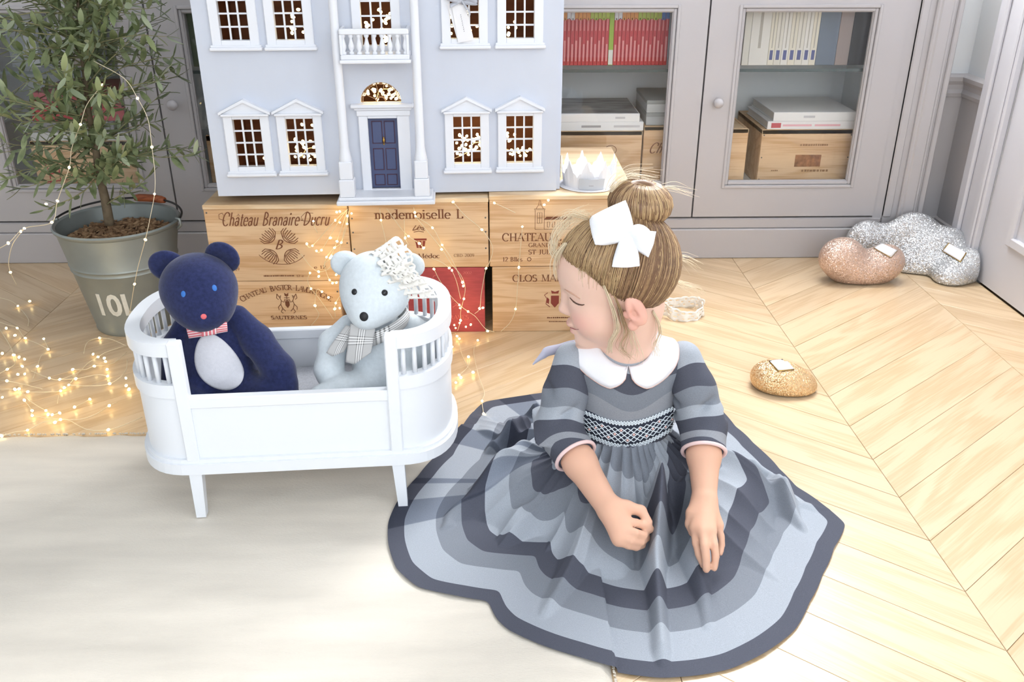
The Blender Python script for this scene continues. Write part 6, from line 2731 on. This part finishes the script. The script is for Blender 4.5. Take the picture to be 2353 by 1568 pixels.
# measure along the smooth fall, not along the little gathers
Gs = np.stack([wx + (hx - wx) * S_, wy + (hy - wy) * S_, sm(0, 1, 1 - S_) * .11], -1)
seg = np.linalg.norm(np.diff(Gs, axis=1), axis=2)
cum = np.concatenate([np.zeros((NT, 1)), np.cumsum(seg, 1)], 1)
VL = (cum[:, -1:] - cum)
me = bpy.data.meshes.new('skirt')
iv = np.arange(NT * NS).reshape(NT, NS)
q = np.stack([iv[:, :-1], np.roll(iv, -1, 0)[:, :-1], np.roll(iv, -1, 0)[:, 1:], iv[:, 1:]], -1).reshape(-1, 4)
me.vertices.add(NT * NS)
me.vertices.foreach_set('co', G.reshape(-1, 3).astype(np.float32).ravel())
me.loops.add(q.size)
me.loops.foreach_set('vertex_index', q.astype(np.int32).ravel())
me.polygons.add(len(q))
me.polygons.foreach_set('loop_start', np.arange(0, q.size, 4, dtype=np.int32))
me.update(calc_edges=True)
me.validate()
me.transform(gl.matrix_world.inverted())
sk = link_mesh('skirt', me, gl, None, smooth=True)
set_float(me, 'fall', np.clip(VL / .55, 0, 1).ravel())
TW = (T + PI) / (2 * PI)
chk = ((np.floor(TW * 34 + .3) % 3) == 1) & ((T > 1.3) | (T < -2.75))
set_float(me, 'check', (chk * .9).ravel())
st, v0 = [], 0.0
for k, wd in enumerate((.029, .060, .051, .050, .052, .048, .044, .044, .042, .038, .036, .034, .03, .03)):
    st.append((v0 / .55, (DK, LT, MD)[k % 3]))
    v0 += wd
me.materials.append(ramp_mat('skirt_stripes', 'fall', st, check='check'))
# grey lilac sash end behind the shoulder
M_SASH = mat('lilac_grey_sash', 'c4c4d8', .6, sheen=.3)
tip = at(1224, 838, y=1.455)
sp0 = [np.array([.175, 1.478, .288]), np.array([.140, 1.474, .284]), np.array([.118, 1.468, .280]), at(1258, 808, y=1.462), at(1244, 819, y=1.458), tip]
G = []
pth = smooth_path(sp0, 6)
for i, p in enumerate(pth):
    w_ = .009 * (1 - .85 * max(0, (i / (len(pth) - 1) - .7) / .3))
    G.append([p + np.array([-.25, .3, .9]) * w_, p - np.array([-.25, .3, .9]) * w_])
thicken(MB().grid(G).build('sash', M_SASH, gl, smooth=True, world=True), .0015)
# ------------------------------------------------------------------ hair
M_HD = mat('dark_blond_hair', '8a6a50', .45, vary=.35, vscale=60, stretch=(1, 1, 1), col2='735640')
M_HM = mat('blond_hair', 'a58562', .42, vary=.2, vscale=80)
M_HL = mat('light_blond_hair', 'c9ab80', .40, vary=.15, vscale=80)
h = Soft((.08, 1.28, .33), (.36, 1.53, .60), .0030)
for (f, u, r, k) in ((-.006, .018, (.0935, .0800, .0895), .01), (.036, .024, (.0724, .0676, .0636), .03)):
    h.ell(HF(f, 0, u), r, k, HM)
nrm = Fd * .94 - Ud
nrm = nrm / np.linalg.norm(nrm)
h.plane_cut(HF(.10, 0, .064), nrm, .022)
for sg in (-1, 1):
    h.ell(HF(.088, sg * .062, .004), (.050, .034, .034), .020, HM, True)
hair = thing('h', None, None)
bpy.data.objects.remove(hair)
cap, cV = h.build('hair', None, gl, relax=2)
ch_ = (cV - HC) @ HM
frn = np.clip(((ch_ @ np.array([.94, 0, -1.0])) + .075) / .10, 0, 1) * np.clip((ch_[:, 0] + .03) / .10, 0, 1)
strk = .5 + .5 * np.sin(ch_[:, 1] * 900 + ch_[:, 0] * 260) * .5
cc_ = np.array(lin('7b5d45'))[None] * (1 - frn[:, None]) + np.array(lin('c9a988'))[None] * frn[:, None]
set_color(cap.data, 'tone', cc_ * (.85 + .25 * strk[:, None]))
cap.data.materials.append(attr_mat('scalp_hair', 'tone', .5, 0, .3))
bvc = bvh_of(cap)
bunC = at(1471, 466, y=1.428)
bA = Ud * .95 - Fd * .30
bA = bA / np.linalg.norm(bA)
bU = np.cross(bA, np.array([0, 1.0, 0]))
bU /= np.linalg.norm(bU)
bV_ = np.cross(bA, bU)
BM = np.stack([bU, bV_, bA], 1)
g = Soft(bunC - .085, bunC + .085, .0028)
g.ell(bunC, (.0535, .0535, .0370), .006, BM)
g.ell(bunC + bA * .040, (.013, .013, .022), .014, BM, True)
bun, _ = g.build('bun', M_HD, gl, relax=2)
bvbun = bvh_of(bun)
locks = {0: MB(), 1: MB(), 2: MB(), 3: MB()}


def pick(pl=.25, pm=.4):
    x = rnd.random()
    return 2 if x < pl else (1 if x < pl + pm else 0)


dB = bunC - HC
dB = dB / np.linalg.norm(dB)


def onhead(d, off):
    o_ = Vector(HC + d * .25)
    l, n_, _, _ = bvc.ray_cast(o_, Vector(-d))
    if l is None:
        l, n_, _, _ = bvb.ray_cast(o_, Vector(-d))
    return None if l is None else np.array(l) + d * off


# combed back from the hairline to the bun
for k in range(1900):
    f = rnd.random()
    if rnd.random() < .55:
        # start on the hairline
        t = rnd.uniform(0, 1)
        side = 1 if rnd.random() < .8 else -1
        ff = .098 - .160 * t
        uu = .064 + .94 * (ff - .10) + rnd.uniform(-.010, .010)
        d0 = HM @ np.array([ff, side * (.012 + .070 * math.sin(PI * min(1, .08 + t * .75))) * rnd.uniform(.5, 1.1), uu])
    else:
        d0 = HM @ np.array([rnd.uniform(-.09, .09), rnd.uniform(-.03, .08), rnd.uniform(-.05, .09)])
        if d0 @ nrm > .045:
            continue
    d0 = d0 / np.linalg.norm(d0)
    om = math.acos(max(-1, min(1, d0 @ dB)))
    if om < .25:
        continue
    pts = []
    wob = rnd.uniform(-.05, .05)
    ofs = rnd.uniform(-.0002, .0030)
    for i in range(13):
        t = i / 12 * (1 - .20 / om)
        d = (math.sin((1 - t) * om) * d0 + math.sin(t * om) * dB) / math.sin(om)
        d = d + np.cross(d0, dB) * wob * math.sin(PI * i / 12)
        d /= np.linalg.norm(d)
        p = onhead(d, ofs + .002 * i / 12)
        if p is not None:
            pts.append(p)
    if len(pts) > 4:
        locks[pick(.12, .35) if d0 @ Fd < .25 else pick(.62, .3)].tube(pts, [.0003 + .0006 * math.sin(PI * (j + .5) / len(pts)) for j in range(len(pts))], 3)
# fine pale hairs rooted in front of the hairline
for k in range(420):
    t = rnd.uniform(0, .78)
    ff = .104 - .105 * t
    uu = .066 + .94 * (ff - .10) + rnd.uniform(-.006, .008)
    d0 = HM @ np.array([ff, (.008 + .072 * math.sin(PI * min(1, .10 + t * .8))) * rnd.uniform(.35, 1.12), uu + .024 * math.sin(PI * t)])
    d0 = d0 / np.linalg.norm(d0)
    om = math.acos(max(-1, min(1, d0 @ dB)))
    pts = []
    L_h = rnd.uniform(.25, .5)
    for i in range(8):
        q = i / 7 * L_h
        d = (math.sin((1 - q) * om) * d0 + math.sin(q * om) * dB) / math.sin(om)
        o_ = Vector(HC + d * .25)
        best = None
        for bv_ in (bvc, bvb):
            l, n_, _, _ = bv_.ray_cast(o_, Vector(-d))
            if l is not None and (best is None or (l - o_).length < (best - o_).length):
                best = l
        if best is not None:
            pts.append(np.array(best) + d * (.0002 + .0012 * i / 7))
    if len(pts) > 4:
        locks[3 if rnd.random() < .5 else 2].tube(pts, [.0002 + .0005 * j / len(pts) for j in range(len(pts))], 3)
# wound bun
for k in range(420):
    a = rnd.uniform(0, 2 * PI)
    tw_ = rnd.uniform(.1, .5)
    pts = []
    for i in range(12):
        t = i / 11
        el = 1.45 - 2.6 * t
        aa = a + tw_ * t
        d = (bU * math.cos(aa) + bV_ * math.sin(aa)) * math.cos(el) + bA * math.sin(el)
        l, n_, _, _ = bvbun.ray_cast(Vector(bunC + d * .12), Vector(-d))
        if l is not None:
            pts.append(np.array(l + n_ * rnd.uniform(.0002, .0012)))
    if len(pts) > 4:
        locks[pick(.3)].tube(pts, .0009, 3)


def stray(pxs, y0, y1, n, spread, r, kinds=(2,), jit=.004):
    for k in range(n):
        ox, oy = rnd.gauss(0, spread), rnd.gauss(0, spread)
        yy = rnd.uniform(-.006, .006)
        q = []
        for i, (px, py) in enumerate(pxs):
            t = i / (len(pxs) - 1)
            q.append(at(px + ox * (.4 + t), py + oy * (.4 + t * .6), y=y0 + (y1 - y0) * t + yy) + np.array([rnd.uniform(-jit, jit) * t, 0, rnd.uniform(-jit, jit) * t]))
        q = smooth_path(q, 5)
        locks[rnd.choice(kinds)].tube(q, [r * (1 - .7 * j / len(q)) for j in range(len(q))], 3)


# loose strands in front of the ear and down the neck, fly-away hair against the light
ye = HF(.03, .074, -.03)[1]
stray([(1388, 655), (1402, 690), (1413, 722), (1418, 755), (1404, 785), (1400, 808)], ye, ye + .004, 26, 3.2, .0008, (3,))
stray([(1400, 660), (1420, 700), (1432, 735), (1440, 765), (1430, 800), (1448, 822)], ye, ye + .02, 18, 4, .0007, (3, 2))
stray([(1500, 715), (1512, 740), (1516, 765), (1506, 790), (1512, 815)], 1.36, 1.37, 14, 4, .0007, (3,))
stray([(1450, 760), (1455, 785), (1462, 805), (1455, 825)], 1.352, 1.362, 10, 8, .0006, (3,))
stray([(1300, 560), (1283, 585), (1277, 610), (1283, 640)], 1.39, 1.40, 22, 6, .0006, (3,))
stray([(1290, 600), (1272, 575), (1278, 540), (1310, 505), (1345, 492)], 1.405, 1.42, 34, 9, .0006, (3,))
stray([(1350, 500), (1320, 490), (1295, 500), (1285, 520)], 1.41, 1.42, 26, 12, .0005, (3,))
stray([(1400, 440), (1420, 415), (1450, 402), (1500, 408)], 1.41, 1.43, 22, 9, .0005, (3,))
stray([(1520, 430), (1550, 432), (1590, 445)], 1.43, 1.44, 9, 10, .0005, (3,))
stray([(1545, 640), (1570, 655), (1592, 662), (1605, 672)], 1.43, 1.45, 20, 11, .0005, (3,))
stray([(1550, 590), (1575, 595), (1600, 612)], 1.43, 1.44, 14, 11, .0005, (3,))
for k, m_ in ((0, M_HD), (1, M_HM), (2, M_HL), (3, mat('pale_blond_wisps', 'f3e2c4', .5))):
    tag(locks[k].build('hair_strands', m_, gl, smooth=True, world=True), kind='stuff')

# ------------------------------------------------------------------ white bow on the side of her head
M_BOW = mat('white_cotton_bow', 'f6f8fd', .75, bump=.15, bscale=350, vary=.01)
nB = Sd * .80 + Ud * .58
nB = nB / np.linalg.norm(nB)
lb_, _ = hit(bvh_of(cap), 1440, 545)
pB = np.array(lb_) + nB * .008
kn = (1441, 541)


def bow_piece(c, puff, lift, n=14, name='bow_loop', bulge=(0, 0)):
    f = quad_px(c)
    G1 = []
    for i in range(n):
        r_ = []
        for j in range(n):
            u, v = i / (n - 1), j / (n - 1)
            px, py = f(u, v)
            bg_ = (1 - abs(2 * u - 1)) * v ** 1.5
            px, py = px + bulge[0] * bg_, py + bulge[1] * bg_
            hgt = lift * v + puff * math.sin(PI * u) ** .6 * math.sin(PI * min(1, v * .9 + .1)) ** .8
            r_.append(onplane(px, py, pB + nB * hgt, nB))
        G1.append(r_)
    o = MB().grid(G1).build(name, M_BOW, gl, smooth=True, world=True)
    thicken(o, .006, -1)
    o.modifiers.new('soft', 'BEVEL').width = .001
    return o


# quads run from the knot (first two corners) outwards
bow_piece([(1449, 524), (1424, 550), (1369, 564), (1438, 463)], .014, .006, bulge=(-46, -10))
bow_piece([(1446, 527), (1458, 574), (1490, 592), (1508, 532)], .013, .006, bulge=(3, 0))
bow_piece([(1444, 530), (1450, 542), (1496, 540), (1472, 521)], .009, .006)
bow_piece([(1432, 546), (1452, 548), (1470, 613), (1407, 615)], .006, .003, name='bow_tail')
bow_piece([(1430, 533), (1450, 531), (1455, 552), (1432, 554)], .010, .006, name='bow_knot')
# ================================================================== fairy lights
M_WIRE = mat('copper_wire', 'f0e2c4', .4, .2)
m_bulb = mat('warm_led', 'fff2cc', .4, emit='ffdf9a', estr=9.0)
m_bulb.cycles.emission_sampling = 'NONE'
bb = MB()
bb.ball((0, 0, 0), (1, 1, 1.25), 7, 5)
bulb_me = bb.mesh('bulb')
bulb_me.materials.append(m_bulb)
bulb_me.polygons.foreach_set('use_smooth', [True] * len(bulb_me.polygons))


def bulbs(parent, pts, r=.0030):
    inv_ = parent.matrix_world.inverted()
    for p in pts:
        o = bpy.data.objects.new('bulb', bulb_me)
        COL.objects.link(o)
        o.parent = parent
        o.location = inv_ @ Vector(p)
        k = r * rnd.uniform(.85, 1.15)
        o.scale = (k, k, k)
        o.rotation_euler = (rnd.uniform(0, 3), rnd.uniform(0, 3), 0)


def wire(parent, pts, r=.0009, n=6):
    return MB().tube(smooth_path([tuple(p) for p in pts], n), r, 4).build('wire', M_WIRE, parent, smooth=True, world=True)


def glow(parent, p, power, r=.03):
    ld = bpy.data.lights.new('warm_glow', 'POINT')
    ld.energy = power
    ld.color = (1.0, .74, .36)
    ld.shadow_soft_size = r
    o = bpy.data.objects.new('warm_glow', ld)
    COL.objects.link(o)
    o.parent = parent
    o.location = parent.matrix_world.inverted() @ Vector(p)


# tangle on the floor beside the cot
fz = thing('fairy_lights', 'tangle of warm fairy lights on the parquet left of the cot', 'fairy lights', tuple(at(150, 860, z=0)))
zf = lambda x, y: (x / 3.485, 560 + y / 3.485)
fb = [(238, 462), (143, 500), (50, 678), (138, 677), (120, 735), (203, 758), (350, 763), (385, 847), (797, 757), (18, 880), (110, 893), (153, 910), (196, 926), (745, 886), (785, 908), (835, 918),
      (845, 945), (178, 983), (300, 984), (755, 982), (58, 1007), (582, 1009), (858, 1008), (143, 1048), (198, 1045), (395, 1078), (478, 1088), (607, 1083), (862, 1062), (1008, 1078), (55, 1100),
      (550, 1132), (515, 1155), (878, 1122), (1010, 1138), (1032, 1168), (120, 1168), (152, 1165), (222, 1187), (485, 1180), (18, 1232), (195, 1255), (720, 1247), (597, 1310), (875, 1298), (257, 1338),
      (368, 1338), (258, 1378), (385, 1370), (418, 1372), (478, 1357), (485, 1410), (440, 1432), (220, 1495), (867, 1492), (12, 1542)]
fzz = lambda q: .006 + .010 * (.5 + .5 * math.sin(q[0] * .021 + q[1] * .017))
bulbs(fz, [at(*zf(*q), z=fzz(q)) for q in fb])
for w in ([(-40, 425), (75, 455), (143, 500), (225, 600), (225, 660)], [(-30, 620), (60, 650), (138, 677), (203, 758), (300, 800), (385, 847)], [(-20, 660), (70, 800), (110, 893), (122, 960), (58, 1007), (-20, 1050)],
          [(-30, 1095), (55, 1100), (200, 1130), (340, 1165)], [(-30, 1165), (120, 1168), (222, 1187), (350, 1190), (485, 1180), (550, 1132), (640, 1020)], [(350, 763), (385, 847), (330, 900), (300, 984), (265, 1080)],
          [(1010, 820), (900, 770), (797, 757), (700, 790), (670, 880)], [(1010, 815), (850, 870), (785, 908), (700, 960), (630, 1030), (478, 1088), (395, 1078), (250, 1020)],
          [(1015, 870), (900, 960), (755, 982), (680, 1010), (582, 1009)], [(1020, 930), (1000, 1030), (878, 1122), (700, 1140), (550, 1132)], [(152, 1165), (230, 1250), (300, 1300), (368, 1338), (418, 1372), (478, 1357)],
          [(12, 1542), (120, 1510), (220, 1495), (350, 1430), (440, 1432), (485, 1410), (560, 1420), (700, 1490), (867, 1492), (1000, 1450), (1140, 1390)],
          [(195, 1255), (257, 1338), (258, 1378), (400, 1400), (620, 1410), (760, 1370), (875, 1298), (940, 1270)], [(485, 1180), (470, 1230), (460, 1280)], [(597, 1310), (660, 1280), (720, 1247)],
          [(862, 1062), (780, 1050), (607, 1083), (478, 1088)]):
    wire(fz, [at(*zf(*q), z=fzz(q) - .001) for q in w])
glow(fz, at(*zf(250, 1050), z=.10), .32, .08)
glow(fz, at(*zf(800, 1050), z=.09), .16, .06)

# string in the olive tree
ft = thing('fairy_lights', 'string of fairy lights hanging in the olive tree', 'fairy lights', tuple(at(334, 551, y=2.06)))
tb = [(235, 195, 2.10), (316, 226, 2.10), (185, 286, 2.09), (349, 338, 2.09), (159, 385, 2.09), (106, 469, 2.08), (132, 462, 2.08), (119, 511, 2.06), (56, 525, 2.06), (48, 532, 2.06), (19, 559, 2.05), (355, 446, 2.07), (334, 551, 2.055), (309, 653, 2.075), (24, 626, 2.08)]
bulbs(ft, [at(a, b_, y=y) for a, b_, y in tb])
for w in ([(215, 140, 2.12), (285, 180, 2.11), (316, 226, 2.10), (340, 275, 2.10), (349, 338, 2.09), (356, 400, 2.08), (355, 446, 2.07), (345, 500, 2.06), (334, 551, 2.055), (318, 610, 2.065), (309, 653, 2.075), (298, 720, 2.10)],
          [(235, 195, 2.10), (200, 240, 2.10), (185, 286, 2.09), (165, 340, 2.09), (159, 385, 2.09), (132, 462, 2.08), (119, 511, 2.06), (56, 525, 2.06), (19, 559, 2.05), (-20, 580, 2.05)],
          [(56, 525, 2.06), (30, 560, 2.06), (20, 600, 2.07), (24, 626, 2.08), (38, 655, 2.10)]):
    wire(ft, [at(a, b_, y=y) for a, b_, y in w])

# two bunches falling from under the doorstep over the crates
YW = 2.128
fl1 = thing('fairy_lights', 'bunch of fairy lights hanging over the crates between the bears', 'fairy lights', tuple(at(790, 480, y=YW)))
z5 = lambda x, y: (440 + x / 4.48, 430 + y / 4.48)
b5 = [(1495, 258), (1527, 252), (1648, 272), (1605, 298), (1255, 352), (1480, 342), (1527, 365), (1602, 380), (1430, 525), (1187, 585), (1245, 605), (1498, 560), (1542, 572), (1287, 658), (1338, 650), (1472, 625),
      (1390, 722), (1427, 730), (1440, 712), (1220, 885), (1308, 872), (1310, 920), (1490, 903), (1422, 957), (1452, 990), (1492, 985), (1230, 1047), (1343, 1078), (1410, 1137), (1548, 1080), (1552, 1132), (1272, 1222),
      (1485, 1195), (1475, 1255), (1525, 1247)]
bulbs(fl1, [at(*z5(*q), y=YW - .012 * rnd.random()) for q in b5], .0028)
for w in ([(1610, 225), (1480, 342), (1245, 605), (1187, 600)], [(1610, 225), (1530, 330), (1338, 650), (1287, 658)], [(1605, 240), (1498, 560), (1427, 730), (1370, 800), (1422, 957), (1492, 985)],
          [(1620, 240), (1602, 380), (1542, 572), (1472, 625), (1390, 722), (1360, 830)], [(1130, 690), (1220, 810), (1308, 872), (1400, 850), (1440, 800)], [(1220, 885), (1195, 960), (1230, 1047), (1300, 1130), (1400, 1270), (1460, 1360)],
          [(1343, 1078), (1290, 1060), (1272, 1222), (1310, 1320), (1230, 1430)], [(1255, 352), (1270, 420), (1300, 470)], [(1552, 1000), (1548, 1080), (1485, 1195), (1475, 1255), (1480, 1340)], [(1605, 300), (1560, 500), (1500, 760), (1490, 903)]):
    wire(fl1, [at(*z5(*q), y=YW) for q in w], .0008)
glow(fl1, at(*z5(1560, 300), y=2.10), .035, .03)
fl2 = thing('fairy_lights', 'bunch of fairy lights falling past the red crate right of the pale bear', 'fairy lights', tuple(at(955, 480, y=YW)))
z6 = lambda x, y: (760 + x / 4.357, 430 + y / 4.357)
b6 = [(503, 332), (842, 255), (848, 292), (1225, 150), (1638, 160), (2178, 132), (2137, 178), (1918, 397), (745, 510), (778, 492), (1018, 408), (1513, 427), (887, 565), (930, 610), (1115, 580), (1110, 625), (1033, 822),
      (1187, 812), (1213, 835), (1555, 815), (1883, 805), (1318, 955), (1327, 990), (1333, 1120), (1288, 1182), (1295, 1213), (1375, 1247), (1490, 1217), (1523, 1210), (1850, 1222), (1300, 1335), (1290, 1362), (1237, 1383),
      (1250, 1412), (1353, 1400), (1402, 1378), (1570, 1443)]
bulbs(fl2, [at(*z6(*q), y=YW - .012 * rnd.random()) for q in b6], .0028)
for w in ([(830, 205), (845, 270), (870, 320), (1000, 480), (1115, 625), (1200, 760), (1300, 880), (1345, 1000), (1330, 1120), (1300, 1250), (1300, 1335), (1270, 1440)], [(845, 290), (1018, 408), (1115, 580), (1210, 720), (1318, 955)],
          [(1225, 150), (1350, 290), (1513, 427), (1620, 600), (1590, 750), (1555, 815), (1510, 1050), (1490, 1217), (1440, 1270)], [(490, 210), (503, 332), (530, 450), (565, 600)], [(735, 330), (745, 510), (778, 580)],
          [(1033, 822), (1100, 950), (1200, 1090), (1290, 1182), (1375, 1247), (1450, 1300), (1550, 1420), (1640, 1450)], [(1918, 397), (1900, 600), (1883, 805), (1870, 1000), (1850, 1222), (1800, 1350), (1700, 1450)],
          [(1638, 160), (1750, 210), (1850, 260)], [(1010, 710), (1120, 760), (1187, 812)], [(1213, 835), (1260, 950), (1300, 1120)], [(560, 215), (700, 410), (778, 492), (887, 565), (930, 610)]):
    wire(fl2, [at(*z6(*q), y=YW) for q in w], .0008)
z7 = lambda x, y: (660 + x / 3.734, 540 + y / 3.734)
b7 = [(1457, 870), (1477, 892), (1635, 905), (1412, 962), (1555, 1047), (1595, 1180), (1475, 1203), (1490, 1225), (1385, 1217), (1447, 1268), (1672, 1426), (1684, 1535)]
f7 = lambda q: at(*z7(*q), z=.008)
bulbs(fl2, [f7(q) for q in b7])
for w in ([(1440, 840), (1457, 870), (1477, 892), (1490, 1000), (1540, 1120), (1595, 1180)], [(1555, 1047), (1550, 1130), (1475, 1203)], [(1412, 962), (1390, 1080), (1385, 1217)], [(1635, 905), (1600, 1000), (1640, 1200), (1690, 1350), (1672, 1426), (1684, 1535)]):
    wire(fl2, [f7(q) for q in w], .0008)
glow(fl2, at(*z6(1300, 1300), y=2.08), .03, .03)

# lights inside the dolls house, seen through its windows
fh = thing('fairy_lights', 'fairy lights glowing inside the dolls house windows', 'fairy lights', tuple(hs.matrix_world @ Vector((.42, .15, .008))), hyaw)
HL = lambda u, y, z: tuple(hs.matrix_world @ Vector((u, y, z)))
hb_ = []
R_ = random.Random(5)


def cluster(n, u0, u1, z0, z1, y0=.03, y1=.075):
    for _ in range(n):
        hb_.append(HL(R_.uniform(u0, u1), R_.uniform(y0, y1), R_.uniform(z0, z1)))


cluster(26, .190, .248, .078, .128)
cluster(2, .205, .245, .135, .165)
cluster(1, .112, .120, .078, .084)
cluster(34, .585, .648, .078, .130)
cluster(16, .720, .775, .078, .102)
cluster(6, .712, .735, .110, .135)
cluster(38, .368, .455, .224, .266, .016, .045)
cluster(12, .205, .246, .368, .430)
cluster(16, .415, .445, .355, .430)
cluster(5, .380, .400, .385, .410)
cluster(16, .580, .644, .368, .420)
cluster(5, .708, .735, .368, .400)
bulbs(fh, hb_, .0036)
wire(fh, [HL(.20, .05, .08), HL(.24, .06, .10), HL(.42, .04, .03), HL(.60, .05, .08), HL(.64, .06, .11), HL(.74, .05, .085)])
wire(fh, [HL(.42, .04, .03), HL(.40, .03, .225), HL(.44, .03, .25)])
for (u, y, z, pw) in ((.20, .10, .20, .05), (.62, .09, .18, .10), (.74, .10, .2, .06), (.41, .08, .24, .06), (.2, .1, .45, .04), (.43, .10, .42, .06), (.63, .1, .42, .06)):
    glow(fh, HL(u, y, z), pw * 2.2, .01)
